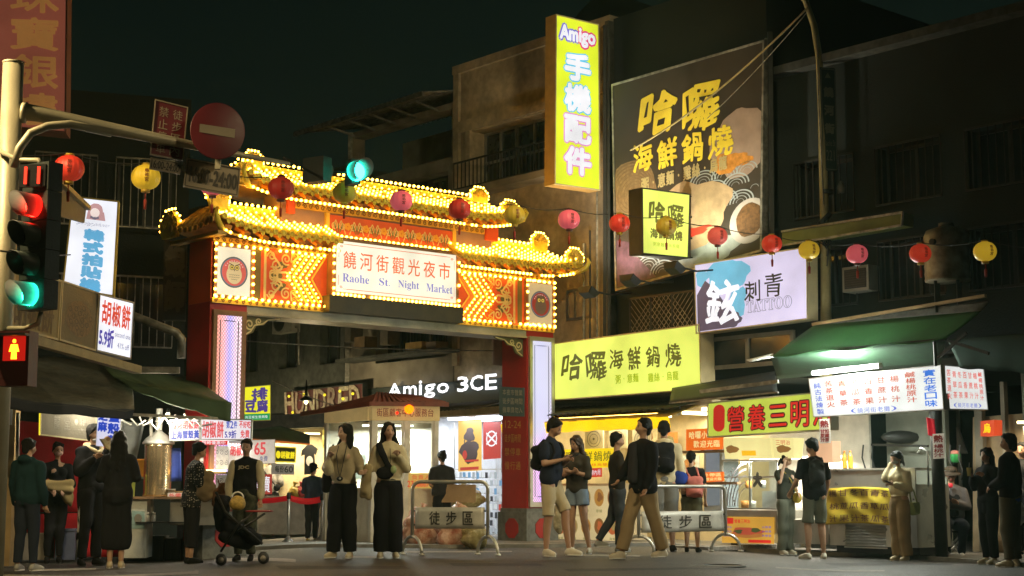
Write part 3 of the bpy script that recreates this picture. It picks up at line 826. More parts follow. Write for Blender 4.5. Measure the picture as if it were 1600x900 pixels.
# corner brackets hanging under the band
for (x,s_) in ((aL1,1),(aR0,-1)):
 f = lambda u,v,l=0.0,x=x,s_=s_: G.p(x + s_ * u,-.12 + l,zB0 - .15 - v)
 m = MB(); pts = [f(0,0),f(.62,0),f(.52,.05),(f(.40,.05)),f(.34,.12),f(.22,.13),f(.16,.24),f(.06,.28),f(0,.30)]
 m.prism(pts,G.n * .03); br = part('corner_bracket',m,OLIVE,gate)
 m = MB(); spiral(m,f,.10,.12,.08,.012,.034,1.4,1); spiral(m,f,.25,.07,.05,.010,.034,1.3,2); strip(m,f,[(.02,.28),(.12,.22),(.18,.13),(.32,.10),(.40,.04),(.60,.01)],.010,.034)
 part('bracket_scroll',m,GOLD2,br)
# centre sign
t_face = [G.p(aS0,.16,zC0),G.p(aS1,.16,zC0),G.p(aS1,.16,zC1),G.p(aS0,.16,zC1)]
m = MB().box(G,aS0 - .045,aS1 + .045,-.0,.15,zC0 - .05,zC1 + .05); cs = part('name_board',m,BROWNP,gate)
m = MB().box(G,aS0 + .02,aS1 - .02,.151,.16,zC0 + .01,zC1 - .01); part('name_board_face',m,SGN,cs)
f = lambda u,v,l=0.0: G.p(aS0 + (aS1 - aS0) * u,.16 + l,zC1 - (zC1 - zC0) * v)
m = MB(); put_text(m,f,'饒河街觀光夜市',.045,.20,.955,.53,.0010,lift=.004,fill=.76); part('lettering',m,RDL,cs)
def serif(s): return ''.join(chr(0x1D400 + ord(c) - 65) if 'A' <= c <= 'Z' else chr(0x1D41A + ord(c) - 97) if 'a' <= c <= 'z' else c for c in s)
m = MB()
for (s,u0,u1,v0,v1) in (('Raohe',.055,.265,.63,.79),('St.',.345,.435,.64,.79),('Night',.50,.675,.64,.83),('Market',.735,.96,.65,.81)): put_text(m,f,serif(s),u0,v0,u1,v1,lift=.004,mode='w')
part('lettering',m,BLL,cs)
m = MB(); strip(m,f,[(.09,.07),(.91,.07)],.0,.003,.006); strip(m,f,[(.09,.93),(.91,.93)],.0,.003,.006)
for (u,v,su,sv) in ((.03,.08,1,1),(.97,.08,-1,1),(.03,.92,1,-1),(.97,.92,-1,-1)):
 spiral(m,f,u + su * .015,v + sv * .03,.012,.0018,.003,1.6,0,su,2.3); strip(m,f,[(u - su * .005,v + sv * .25),(u - su * .005,v + sv * .06)],.0016,.003); strip(m,f,[(u + su * .03,v - sv * .01),(u + su * .06,v - sv * .01)],.0012,.003,.004)
part('corner_ornament',m,RDL,cs)
bulbrow(G.p(aS0 - .03,.175,zC0 - .03),G.p(aS1 + .03,.175,zC0 - .03),.075); bulbrow(G.p(aS0 - .03,.175,zC0 + .05),G.p(aS0 - .03,.175,zC1)); bulbrow(G.p(aS1 + .03,.175,zC0 + .05),G.p(aS1 + .03,.175,zC1))
m = MB().box(G,aS0 - .12,aS1 + .10,-.0,.20,gh(512,486,.2),zC0 - .055); part('message_display',m,mat('dark_olive_box',(.05,.042,.018),.5,var=.25,bump=.1),gate)
# ---- roofs
def barrel_roof(name,a0,a1,zE,zR,bF,bR,bBk,pitch,lift=0.0,hipL=0.0,hipR=0.0,bulb_every=1,rows_bulbs=True,turn=.16,hide=None,tip=1.0):
 """tiled roof: ridge at height zR over bR, eaves at zE over bF; rows of half-round tiles run down the front slope"""
 root = part(name,MB().box(G,a0 + hipL,a1 - hipR,bR - .05,bR + .05,zR - .10,zR + .035),TILE,gate)
 def edge(u):      # eaves lift towards the free ends
  w = 0
  if hipL: w = max(w,max(0,1 - u / .9))
  if hipR: w = max(w,max(0,1 - (a1 - a0 - u) / .9))
  return w * w * turn
 n = int((a1 - a0) / pitch)
 def slope(u, v, up=0.0):   # u along, v 0 ridge..1 eave
  x = a0 + u
  rx = min(max(x,a0 + hipL),a1 - hipR)
  xx = rx + (x - rx) * v
  z = zR + (zE - zR) * (v ** .72) + edge(u) * v * v
  return G.p(xx,bR + (bF - bR) * v,z + up)
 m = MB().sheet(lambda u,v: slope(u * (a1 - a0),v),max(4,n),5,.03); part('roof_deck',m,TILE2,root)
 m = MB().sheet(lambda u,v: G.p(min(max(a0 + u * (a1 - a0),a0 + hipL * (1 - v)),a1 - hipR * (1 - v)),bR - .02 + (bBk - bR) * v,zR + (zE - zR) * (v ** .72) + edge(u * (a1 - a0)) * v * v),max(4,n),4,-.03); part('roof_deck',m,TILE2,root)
 for i in range(n):
  u = (i + .5) * (a1 - a0) / n
  m = MB().tube([slope(u,.02 + .98 * k / 6,.018) for k in range(7)],[.034] * 6 + [.037],8)
  c = slope(u,1.0,.016); m.lathe(c - G.n * .005,[(.044,0),(.044,.02),(.030,.022),(.028,.014)],10,G.n)
  part('roof_tile',m,TILE,root)
  # hanging drip tile between the rows
  if i < n - 1:
   u2 = u + .5 * (a1 - a0) / n; c = slope(u2,1.0,-.01)
   m = MB().prism([c + G.u * -.034,c + G.u * .034,c + G.u * .028 + V((0,0,-.035)),c + V((0,0,-.062)),c + G.u * -.028 + V((0,0,-.035))],G.n * .012); part('drip_tile',m,TILE,root)
  if rows_bulbs and i % bulb_every == 0:
   L = (slope(u,0) - slope(u,.93)).length; k = max(3,int(L / .088))
   for j in range(k):
    if RND.random() < .02: continue
    bulb(slope(u,.06 + .84 * j / (k - 1),.072),.0175)
 # rafters and bulbs under the eaves
 for i in range(int((a1 - a0) / .30)):
  u = (i + .5) * .30; c0 = slope(u,1.0,-.10); c1 = slope(u,.55,-.10)
  part('rafter',MB().bar(c1,c0 + G.n * -.02,.10,.045),mat('orange_rafter',(.7,.28,.03),.5,var=.15),root)
 p = slope(.06,.86,-.17); q = slope(a1 - a0 - .06,.86,-.17)
 k = int((a1 - a0) / .082)
 for j in range(k + 1):
  if RND.random() < .05: continue
  uu = .05 + (a1 - a0 - .1) * j / k; bulb(slope(uu,.9,-.165))
 m = MB().tube([slope((a1 - a0) * j / 14,.86,-.17) for j in range(15)],.018,6); part('eave_rail',m,GOLD,root)
 return root,slope
# near lower roof (picture left), far lower roof, centre upper roof
zE1 = gh(335,352,.42); zR1 = gh(335,318,-.25) - .05
aE1 = ga(537,390,.42)
rootL,slL = barrel_roof('lower_roof',A0 - .12,aE1,zE1,zR1 + .02,.42,-.22,-.98,.135,hipL=.22,hipR=.0)
aF0 = ga(735,405,.42)
zE2 = gh(870,425,.42); zR2 = gh(800,350,-.25)
rootR,slR = barrel_roof('lower_roof',ga(722,400,.42),A1 + .28,zE1,zR1 + .02,.42,-.22,-.98,.135,hipL=.0,hipR=.35)
aU0,aU1 = ga(384,300,.35),ga(812,345,.35)
zEU = gh(625,320,.35); zRU = gh(600,293,-.25)
rootU,slU = barrel_roof('upper_roof',aU0,aU1,zEU,zRU,.36,-.24,-.9,.135,hipL=.30,hipR=.30)
# upper wall
zW0,zW1 = zB1 + .03,zEU - .10
m = MB().box(G,ga(440,330),ga(768,350),-.5,.0,zW0,zW1 + .12); part('upper_wall',m,PURP,gate)
aW0,aW1 = ga(458,330),ga(757,340)
fretband('fret_band',aW0 + .02,aW1 - .02,zW1 - .10,zW1 - .01,.03)
m = MB().box(G,aW0,aW1,-.01,.10,zW1 - .008,zW1 + .10); part('painted_board',m,PURP,gate)
aP0,aP1 = ga(512,360),ga(705,370)
zP0,zP1 = zC1 + .06,zW1 - .13
m = MB().box(G,aP0,aP1,.001,.03,zP0,zP1); fp = part('floral_panel',m,ORANGE,gate)
f = lambda u,v,l=0.0: G.p(aP0 + u,.03 + l,zP1 - v)
m = MB(); Wp = aP1 - aP0; Hp = zP1 - zP0
for k in range(7):
 c = (k + .5) * Wp / 7
 spiral(m,f,c - .07,Hp * .45,.06,.009,.004,1.5,0,1); spiral(m,f,c + .07,Hp * .45,.06,.009,.004,1.5,pi,-1); strip(m,f,[(c - .13,Hp * .8),(c - .05,Hp * .2),(c,Hp * .5),(c + .05,Hp * .2),(c + .13,Hp * .8)],.008,.005)
part('floral_scroll',m,GOLD2,fp)
m = MB()
for k in range(6):
 c = (k + 1) * Wp / 7
 for j in range(5): t_ = j * 1.257; blob(m,f,c + .035 * cos(t_),Hp * .45 + .035 * sin(t_),.028,.028,.006,8)
part('flower',m,mat('orange_flower',(.85,.42,.03),.5,var=.1),fp)
m = MB()
for k in range(7):
 c = (k + .5) * Wp / 7
 for j in (-1,0,1): m.add([f(c,Hp * .95,.007),f(c + j * .06 - .012,Hp * .5,.007),f(c + j * .075,Hp * .3,.007),f(c + j * .06 + .012,Hp * .5,.007)],[(0,1,2,3)],False)
part('green_leaf',m,mat('leaf_green_paint',(.10,.16,.05),.5,var=.1),fp)
for x in (aP0 - .03,aP1 + .03): part('panel_trim',MB().box(G,x - .03,x + .03,.001,.05,zP0 - .02,zP1 + .02),GOLD,gate)
bulbrow(G.p(aP0 - .05,.06,zP0 + .015),G.p(aP1 + .05,.06,zP0 + .015),.085)
# ridge bulbs and orange blocks
zr = zRU + .05
bulbrow(G.p(aU0 + .32,-.18,zr + .03),G.p(aU1 - .32,-.18,zr + .03),.088)
bulbrow(G.p(A0 + .25,-.15,zR1 + .075),G.p(aW0 - .02,-.15,zR1 + .075),.088)
bulbrow(G.p(aW1 + .05,-.15,zR1 + .075),G.p(A1 - .05,-.15,zR1 + .075),.088)
for (x0,x1) in ((ga(447,320),aW0 - .002),(aW1 + .002,ga(775,340))):
 part('orange_block',MB().box(G,x0,x1,-.3,.06,zR1 + .0,zW1 + .08),ORANGE,gate)
# cloud-shaped ridge ornaments with bulbs round them
def ornament(c,s_,r=.20,seed=0,fan=True,parent=gate,dirv=None):
 du = dirv or G.u; nn = G.n if dirv is None else V((du.y,-du.x,0))
 P = lambda x,z,l=0.0: c + du * (s_ * x) + V((0,0,z)) + nn * l
 pts = []
 n = 22
 for i in range(n + 1):
  t = pi * (1.02 - 1.04 * i / n)
  k = r * (1 + .16 * abs(sin(4 * t)))
  pts.append((k * cos(t) * 1.1,k * sin(t)))
 poly = [P(x,z) for x,z in pts] + [P(r * 1.0,-.14),P(-r * .8,-.14)]
 m = MB().prism(poly,nn * .06); o = part('ridge_ornament',m,TILE,parent)
 m = MB()
 for (x,z,q) in ((-.1,.05,.07),(.1,.06,.07),(0,.13,.06)):
  pp = []
  for i in range(13): k = i / 12; rr = q * (1 - .8 * k) * r / .2; t = 9 * k; pp.append(P(x * r / .2 + rr * cos(t),z * r / .2 + rr * sin(t),.07))
  m.tube(pp,.012,5)
 for q in range(5):
  t = pi * (.9 - .8 * q / 4); m.tube([P(.5 * r * cos(t),.5 * r * sin(t),.065),P(r * 1.12 * cos(t),r * 1.05 * sin(t),.065)],[.022,.010],5)
 part('ornament_scroll',m,GOLD,o)
 for i in range(0,n + 1,2): bulb(P(pts[i][0] * 1.16,pts[i][1] * 1.16 + .01,.03),.018)
ornament(G.p(aU0 + .10,.12,zEU + .13),1,.18)
ornament(G.p(aU0 + .42,-.2,zRU + .05),1,.13)
ornament(G.p(aU1 - .42,-.2,zRU + .05),1,.14)
ornament(G.p(aU1 - .02,.1,zEU + .20),1,.15)
ornament(G.p(A1 - .22,-.12,zR1 + .09),1,.14)
ornament(G.p(A1 + .18,.30,zE1 + .20),1,.15)
ornament(G.p(A0 + .06,-.0,zR1 + .06),1,.14)
ornament(G.p(A0 - .10,-.98,zE1 + .14),1,.22,dirv=V((G.n.x,G.n.y,0)))
# curled eave corners
for (x,b_,s_) in ((A0 - .12,.42,-1),(A1 + .28,.42,1),(aU0,.36,-1),(aU1,.36,1)):
 z = (zE1 if x < 0 or x > A1 else zEU) + .10
 m = MB().tube([G.p(x - s_ * .3,b_ - .3,z - .07),G.p(x - s_ * .1,b_ - .1,z - .12),G.p(x + s_ * .04,b_ + .03,z - .05),G.p(x + s_ * .09,b_ + .07,z + .06),G.p(x + s_ * .06,b_ + .05,z + .13)],[.05,.05,.045,.03,.015],8)
 part('eave_corner',m,TILE,gate)
# side eave on the near end: tiles seen edge-on, unlit
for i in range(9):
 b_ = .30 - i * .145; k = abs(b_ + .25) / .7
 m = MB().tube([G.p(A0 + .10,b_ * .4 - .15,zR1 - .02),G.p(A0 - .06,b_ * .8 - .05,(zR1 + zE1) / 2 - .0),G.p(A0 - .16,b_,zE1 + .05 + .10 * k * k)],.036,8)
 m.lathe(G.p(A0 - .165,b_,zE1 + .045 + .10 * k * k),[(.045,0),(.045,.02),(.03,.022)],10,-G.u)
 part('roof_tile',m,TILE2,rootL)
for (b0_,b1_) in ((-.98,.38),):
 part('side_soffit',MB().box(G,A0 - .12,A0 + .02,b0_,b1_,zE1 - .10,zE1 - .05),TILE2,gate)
part('bulb',bulbs,BULB,gate,'rows of small warm glowing light bulbs','stuff')
# ------------------------------------------------------------------ signs
YG = lit('lit_yellow_green_face',(228,238,104),1.0)
YG2 = lit('lit_lemon_face',(222,236,48),1.0)
WH = lit('lit_white_face',(236,238,246),1.0)
WH2 = lit('lit_juice_face',(234,236,232),.86)
LIL = lit('lit_lilac_face',(214,204,232),.95)
DK = mat('dark_ink',(.045,.04,.03),.6,var=.1,bump=0)
DKO = lit('olive_ink_on_lit_face',(112,112,40),.62)
GRY = lit('green_ink_on_lit_face',(168,188,0),.8)
TANF = mat('tan_sign_side',(.42,.27,.09),.5,var=.15,bump=.05)
CRM = mat('cream_sign_trim',(.62,.52,.30),.45,var=.1,bump=.05)
REDI = lit('red_ink_on_lit_face',(214,40,30),.85)
BLUI = lit('blue_ink_on_lit_face',(38,70,190),.85)
ORI = lit('orange_ink_on_lit_face',(216,84,40),.7)
# hot pot shop sign
sign('shop_sign','wide yellow backlit hot pot shop sign with black brush characters beside the gate','shop sign',RB,
     [(866,536),(1094,506),(1097,609),(867,626)],YG,CRM,[
     ('哈',.065,.22,.205,.66,DKO,dict(bold=.006,brush=.10,slant=.1,mode='w')),('囉',.235,.26,.375,.70,DKO,dict(bold=.004,brush=.10,mode='w')),
     ('海',.405,.24,.495,.56,DKO,dict(bold=.003,brush=.08,mode='w')),('鮮',.53,.24,.615,.60,DKO,dict(bold=.003,brush=.08,mode='w')),
     ('鍋',.655,.26,.74,.58,DKO,dict(bold=.003,brush=.08,mode='w')),('燒',.78,.25,.875,.60,DKO,dict(bold=.003,brush=.08,mode='w')),
     ('粥·意麵',.44,.66,.60,.80,GRY,dict(bold=.001)),('雞絲·烏龍',.66,.68,.86,.82,GRY,dict(bold=.001))],depth=.3)
# tattoo sign
def tattoo(f0,t):
 f = lambda u,v,l=0.0: f0(min(max(u,.014),.986),min(max(v,.025),.975),l)
 m = MB(); blob(m,f,.30,.22,.19,.26,.009,26,.22,3); blob(m,f,.40,.62,.07,.22,.0092,20,.3,5); blob(m,f,.07,.22,.06,.12,.0091,16,.3,9)
 part('ink_wash',m,lit('watercolour_blue',(110,186,214),.9,.3),t)
 m = MB(); m.add([f(.02,.97,.0096),f(.02,.45,.0096),f(.10,.26,.0096),f(.17,.36,.0096),f(.23,.50,.0096),f(.33,.75,.0096),f(.36,.97,.0096)],[tuple(range(7))[::-1]],False); blob(m,f,.36,.86,.06,.12,.0097,16,.3,4)
 part('ink_mountain',m,lit('ink_brown',(96,84,104),.7,.35),t)
 m = MB(); put_text(m,f,'鉉',.11,.30,.40,.90,.008,brush=.08,lift=.012,mode='w'); part('lettering',m,lit('lit_white_print',(245,245,250),1.0),t)
 m = MB(); put_text(m,f,serif('TATTOO'),.475,.64,.865,.80,.0035,lift=.011,mode='w'); part('lettering',m,lit('grey_outline',(128,122,146),.8),t)
 m = MB(); put_text(m,f,serif('TATTOO'),.475,.64,.865,.80,.0,lift=.0145,mode='w'); part('lettering',m,LIL,t)
sign('tattoo_sign','lilac tattoo studio sign with blue ink wash and black brush characters','shop sign',RB,
     [(1085,413),(1262,385),(1263,499),(1088,522)],LIL,CRM,[('刺',.46,.36,.60,.66,DK,dict(brush=.06,mode='w',bold=.001)),('青',.63,.30,.79,.62,DK,dict(brush=.06,mode='w',bold=.001))],depth=.22,extra=tattoo)
# tall phone accessory sign
ta = 1.02
AF = Fr(RB.p(ta,0,0),(G.u.x,G.u.y))
CY = lit('cyan_outline',(96,196,226),.9); PK = lit('pink_outline',(226,140,200),.9); WP = lit('white_fill',(236,236,240),.95); VI = lit('violet_outline',(120,110,205),.9); RO = lit('rose_outline',(226,60,120),.9)
tx = []
for i,(ch,mm) in enumerate(zip('手機配件',(CY,CY,PK,PK))):
 v0 = .215 + i * .185
 tx.append((ch,.22,v0,.78,v0 + .15,mm,dict(bold=.024,mode='w',fill=1))); tx.append((ch,.22,v0,.78,v0 + .15,WP,dict(bold=.013,mode='w',lift=.0145)))
tx.append(('Am',.10,.055,.50,.135,VI,dict(bold=.024,mode='w'))); tx.append(('igo',.54,.055,.90,.16,RO,dict(bold=.024,mode='w')))
tx.append(('Am',.10,.055,.50,.135,WP,dict(bold=.008,mode='w',lift=.0145))); tx.append(('igo',.54,.055,.90,.16,WP,dict(bold=.008,mode='w',lift=.0145)))
sign('hanging_sign','tall narrow yellow lit sign for phone accessories, highest over the street','shop sign',AF,
     [(868,22),(935,38),(937,298),(866,288)],YG2,CRM,tx,depth=.24,side=TANF)
# small hot pot sign on a steel cage
BF = Fr(RB.p(3.0,0,0),(G.u.x,G.u.y))
sign('hanging_sign','small square yellow sign held by a black steel cage before the billboard','shop sign',BF,
     [(1002,293),(1078,303),(1075,404),(1003,397)],YG,M_['darkmetal'],[
     ('哈',.16,.18,.46,.50,DKO,dict(bold=.006,brush=.1,mode='w')),('囉',.54,.22,.86,.54,DKO,dict(bold=.003,brush=.1,mode='w')),
     ('海鮮鍋燒',.16,.60,.86,.74,DKO,dict(bold=.003)),('粥意麵雞絲烏龍',.22,.80,.80,.86,GRY,{})],depth=.27,side=M_['darkmetal'])
t = thing('sign_cage','black steel cage bracket holding the small yellow sign to the wall','bracket',RB.p(3.05,-.3,2.9))
m = MB(); q0,q1 = BF.px(1078,306),BF.px(1112,312)
for a in (q0[0],q0[0] + .36):
 for b in (-.02,-.27):
  m.bar(BF.p(a,b,q0[1] - .98),BF.p(a,b,q0[1]),.022)
for z in (0,-.33,-.66,-.96):
 for b in (-.02,-.27): m.bar(BF.p(q0[0],b,q0[1] + z),BF.p(q0[0] + .36,b,q0[1] + z),.02)
 m.bar(BF.p(q0[0] + .36,-.02,q0[1] + z),BF.p(q0[0] + .36,-.27,q0[1] + z),.02)
m.bar(BF.p(q0[0] + .36,-.1,q0[1]),BF.p(q0[0] + .62,-.1,q0[1] - .98),.022); m.bar(BF.p(q0[0] + .36,-.1,q0[1] - .96),BF.p(q0[0] + .62,-.1,q0[1] - .98),.022)
part('cage_bar',m,M_['darkmetal'],t)
# billboard
BP = lambda n,c,**k: mat('billboard_' + n,srgb(*c),.55,bump=.03,**k)
def bill(f0,t):
 f = lambda u,v,l=0.0: f0(min(max(u,.014),.986),min(max(v,.012),.988),l)
 pr = lambda nm,m,mm: part(nm,m,mm,t)
 m = MB(); blob(m,f,.12,.56,.19,.16,.008,30,.05,2); pr('noodle_picture',m,BP('noodle',(132,110,78),var=.3,scale=14))
 m = MB()
 for k in range(9): ring(m,f,.12 + .004 * k,.56,.18 - .018 * k,.155 - .016 * k,.05,.0085 + .0001 * k,26)
 pr('noodle_strand',m,BP('noodle_line',(120,96,66),var=.3))
 m = MB(); blob(m,f,.85,.46,.17,.165,.0081,34,.12,6); pr('egg_white',m,BP('egg',(164,142,128),var=.15,scale=5))
 m = MB(); blob(m,f,.80,.54,.12,.045,.0086,24,.35,8); pr('egg_yolk',m,BP('yolk',(206,140,62),var=.3,scale=12))
 # seigaiha waves
 m = MB(); n0 = 0
 for (cu,cv) in [(.62,.60),(.76,.60),(.90,.60),(1.0,.64),(.69,.66),(.83,.655),(.95,.69),(.76,.72),(.86,.74),(.24,.93),(.34,.97),(.42,.90),(.32,.88)]:
  n0 += 1
  for k in range(4):
   r = .088 - .021 * k
   tt0 = pi * 1.0; tt1 = pi * 2.0
   if cu + r > .985: continue
   ring(m,f,cu,cv,r,r * .66,.10,.0083 + .0001 * n0,16,tt0,tt1)
 pr('wave_print',m,BP('wave',(160,172,176),var=.1))
 m = MB(); blob(m,f,.52,.74,.27,.17,.0100,34,.18,12); pr('dumpling_picture',m,BP('dumpling',(176,150,116),var=.2,scale=7))
 m = MB(); blob(m,f,.40,.64,.08,.022,.0104,18,.3,3); blob(m,f,.56,.82,.11,.02,.0104,18,.3,5); blob(m,f,.14,.70,.13,.02,.0104,18,.3,7); pr('crab_stick',m,BP('crab',(196,60,40),var=.2))
 m = MB(); blob(m,f,.92,.84,.125,.105,.0102,30); pr('sauce_dish',m,BP('dish',(180,174,168),var=.08))
 m = MB(); blob(m,f,.925,.835,.09,.078,.0106,26,.06,3); pr('sauce',m,BP('sauce',(110,78,44),var=.4,scale=20))
 m = MB(); m.add([f(.015,.985,.0095),f(.16,.985,.0095),f(.16,.80,.0095),f(.015,.76,.0095)],[(0,1,2,3)],False); m.add([f(.16,.985,.0094),f(.30,.985,.0094),f(.16,.86,.0094)],[(0,1,2)],False); pr('wood_print',m,BP('wood',(92,62,76),var=.4,scale=9))
 m = MB(); blob(m,f,.64,.93,.22,.07,.0098,24,.15,9); blob(m,f,.66,.90,.09,.05,.0099,18,.2,4); pr('bowl_picture',m,BP('bowl',(150,160,156),var=.2))
 GY = BP('gold_print',(255,226,70),var=.08)
 m = MB()
 for (ch,u0,v0,u1,v1,bo) in (('哈',.21,.10,.44,.30,.005),('囉',.49,.135,.72,.34,.003)):
  put_text(m,f,ch,u0,v0,u1,v1,bo,'w',brush=.10,slant=.10,lift=.013)
 for (ch,u0,v0,u1,v1) in (('海',.15,.335,.28,.465),('鮮',.32,.345,.45,.48),('鍋',.49,.35,.62,.485),('燒',.66,.355,.81,.495)): put_text(m,f,ch,u0,v0,u1,v1,.002,'w',brush=.06,lift=.013)
 pr('lettering',m,GY)
 m = MB(); put_text(m,f,'粥·意麵·雞絲·烏龍',.20,.50,.78,.565,.001,lift=.013); pr('lettering',m,BP('pale_gold_print',(188,172,120),var=.08))
sign('billboard','huge dark hot pot billboard with golden brush characters and food pictures','billboard',RB,
     [(956,132),(1195,62),(1191,393),(962,455)],BP('ground',(58,50,42),var=.25,scale=2),M_['tin'],depth=.12,b=-.12,fw=.035,extra=bill)
bf = quad_map(RB,[(956,132),(1195,62),(1191,393),(962,455)],-.12)
for k,u in enumerate((.12,.42,.72)):
 base = bf(u,1.03,.02); tip = bf(u,1.04,.95)
 t = thing('floodlight',('floodlight','floodlight','floodlight')[k] + (' under the billboard corner nearest the gate',' under the middle of the billboard, behind the tattoo sign edge',' under the billboard beside the tattoo sign')[k],'floodlight',base)
 part('bracket',MB().tube([base,base.lerp(tip,.5) + V((0,0,-.05)),tip],.016,6),M_['darkmetal'],t)
 d = (bf(u,.55,0) - tip).normalized(); s_ = d.cross(V((0,0,1))).normalized()
 upv = s_.cross(d)
 m = MB(); c = tip; m.hexa([c - s_ * .11 - upv * .08 - d * .1,c + s_ * .11 - upv * .08 - d * .1,c + s_ * .11 + upv * .08 - d * .1,c - s_ * .11 + upv * .08 - d * .1],[c - s_ * .15 - upv * .11,c + s_ * .15 - upv * .11,c + s_ * .15 + upv * .11,c - s_ * .15 + upv * .11])
 part('lamp_housing',m,M_['darkmetal'],t)
 m = MB(); m.hexa([c - s_ * .13 - upv * .09 + d * .001,c + s_ * .13 - upv * .09 + d * .001,c + s_ * .13 + upv * .09 + d * .001,c - s_ * .13 + upv * .09 + d * .001],[c - s_ * .13 - upv * .09 + d * .005,c + s_ * .13 - upv * .09 + d * .005,c + s_ * .13 + upv * .09 + d * .005,c - s_ * .13 + upv * .09 + d * .005])
 part('lens',m,lit('flood_lens',(255,240,190),2.0),t)
 lamp('floodlight_light',tip + d * .07,bf(u,.36,0),210,(1.0,.93,.72),.05,120,.8)
# steel posts carrying the signs
def post(px0,py0,px1,py1,b,w=.05,mm=None,label='',group='sign posts on the wall'):
 m = MB().bar(RB.pw(px0,py0,b),RB.pw(px1,py1,b),w)
 return solo('sign_post',label,'post',m,mm or M_['darkmetal'],None,group)
post(945,40,945,540,-.35,.06,label='steel post next to the tall yellow sign'); post(951,60,951,540,-.30,.045,label='thin steel post along the near edge of the billboard')
post(1203,50,1206,420,-.2,.07,label='black steel post along the far edge of the billboard'); post(1197,60,1200,420,-.34,.04,M_['tin'],'pale pipe along the far edge of the billboard')
for (x,y0,y1,b) in ((912,380,530,-.5),(922,360,530,-.46),(933,300,530,-.48)): post(x,y0,x,y1,b,.035,M_['tin'] if x != 922 else M_['darkmetal'],{912: 'pale drain pipe nearest the far end of the gate roof',922: 'dark pipe between two pale pipes on the cream wall',933: 'pale pipe below the tall yellow sign'}[x])
# wire mesh balcony above the hot pot sign
t = thing('mesh_fence','diamond wire mesh fence on the ledge above the yellow hot pot sign','fence',RB.pw(1010,520,-.2))
m = MB(); p0 = RB.px(985,520,-.3); p1 = RB.px(1085,510,-.3)
zb,zt_ = p0[1],p0[1] + .55
for k in range(15):
 x = p0[0] + (p1[0] - p0[0]) * k / 14
 m.bar(RB.p(x,-.3,zb),RB.p(min(x + .5,p1[0]),-.3,zb + min(.55,(p1[0] - x) * 1.1 + .01)),.008); m.bar(RB.p(x,-.3,zb),RB.p(max(x - .5,p0[0]),-.3,zb + min(.55,(x - p0[0]) * 1.1 + .01)),.008)
part('mesh',m,M_['tin'],t)
m = MB()
for k in range(4): x = p0[0] + (p1[0] - p0[0]) * k / 3; m.bar(RB.p(x,-.3,zb),RB.p(x,-.3,zt_),.03)
m.bar(RB.p(p0[0],-.3,zt_),RB.p(p1[0],-.3,zt_),.03); part('frame',m,M_['darkmetal'],t)
# photo booth sign
PF = Fr(at(101,455,19.2),(1.0,.18))
def girl(f,t):
 m = MB(); blob(m,f,.52,.13,.16,.075,.010,20,.06,2); m.add([f(.36,.14,.0101),f(.70,.14,.0101),f(.74,.23,.0101),f(.34,.23,.0101)],[(0,1,2,3)],False); part('girl_hair',m,lit('brown_rose_print',(196,150,150),.9),t)
 m = MB(); blob(m,f,.51,.155,.10,.05,.013,18); part('girl_face',m,lit('skin_print',(240,222,214),.95),t)
 m = MB(); strip(m,f,[(.42,.205),(.60,.205)],.012,.013,.012); blob(m,f,.51,.215,.05,.014,.0135,12); part('camera_print',m,lit('grey_print',(120,112,130),.8),t)
sign('photo_booth_sign','white backlit photo booth sign with blue characters and a small girl drawing','shop sign',PF,
     [(113,306),(186,314),(178,464),(97,450)],WH,mat('yellow_trim',(.6,.45,.08),.5,var=.1),[
     ('spring photo',.16,.255,.82,.305,lit('pale_grey_print',(176,176,190),.9),dict(mode='w',slant=.2)),
     ('韓式拍貼機',.34,.33,.72,.98,lit('sky_blue_print',(96,172,214),.9),dict(bold=.012,mode='v',fill=.82))],depth=.2,extra=girl)
# jewellers sign, unlit; a dim glow is put into its colours
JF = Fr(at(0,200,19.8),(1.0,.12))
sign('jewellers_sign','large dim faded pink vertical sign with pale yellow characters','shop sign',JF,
     [(-12,-60),(106,-60),(103,208),(-12,196)],mat('faded_pink_glow',(.36,.12,.075),.6,var=.12,scale=1.5,emit=srgb(118,62,46),strength=.85),mat('faded_edge',(.28,.12,.08),.6),[
     ('珠寶銀樓',.25,.10,.88,.99,mat('faded_yellow_glow',(.50,.33,.12),.6,var=.15,emit=srgb(132,88,44),strength=.9),dict(bold=.006,mode='v',fill=.84))],depth=.35)
# three light boxes over the near stall
def bun(f,t):
 m = MB(); blob(m,f,.5,.55,.36,.30,.009,28,.03,2); part('bun_picture',m,mat('bun_brown',(.20,.13,.06),.6,var=.4,scale=20),t)
 m = MB()
 for k in range(14): a = k * 2.4; r = .08 + .018 * k; ring(m,f,.5 + r * cos(a),.55 + r * .85 * sin(a),.05,.045,.3,.0095 + .00005 * k,10)
 part('bun_outline',m,mat('bun_dark',(.09,.06,.03),.6),t)
sign('light_box','dim tan light box with faint large characters, first of the three over the stall','light box',LB,
     [(-8,408),(95,438),(89,532),(-8,508)],mat('dim_tan_face',(.34,.25,.10),.55,var=.12),CRM,[('胡椒餅',.25,.28,.92,.92,mat('dim_brown_print',(.17,.11,.05),.6),dict(bold=.006))],depth=.2)
sign('light_box','brown unlit light box with a round bun picture, middle of three','light box',LB,
     [(96,438),(153,457),(148,549),(91,532)],mat('dim_brown_face',(.14,.11,.055),.5,var=.15),CRM,depth=.2,extra=bun)
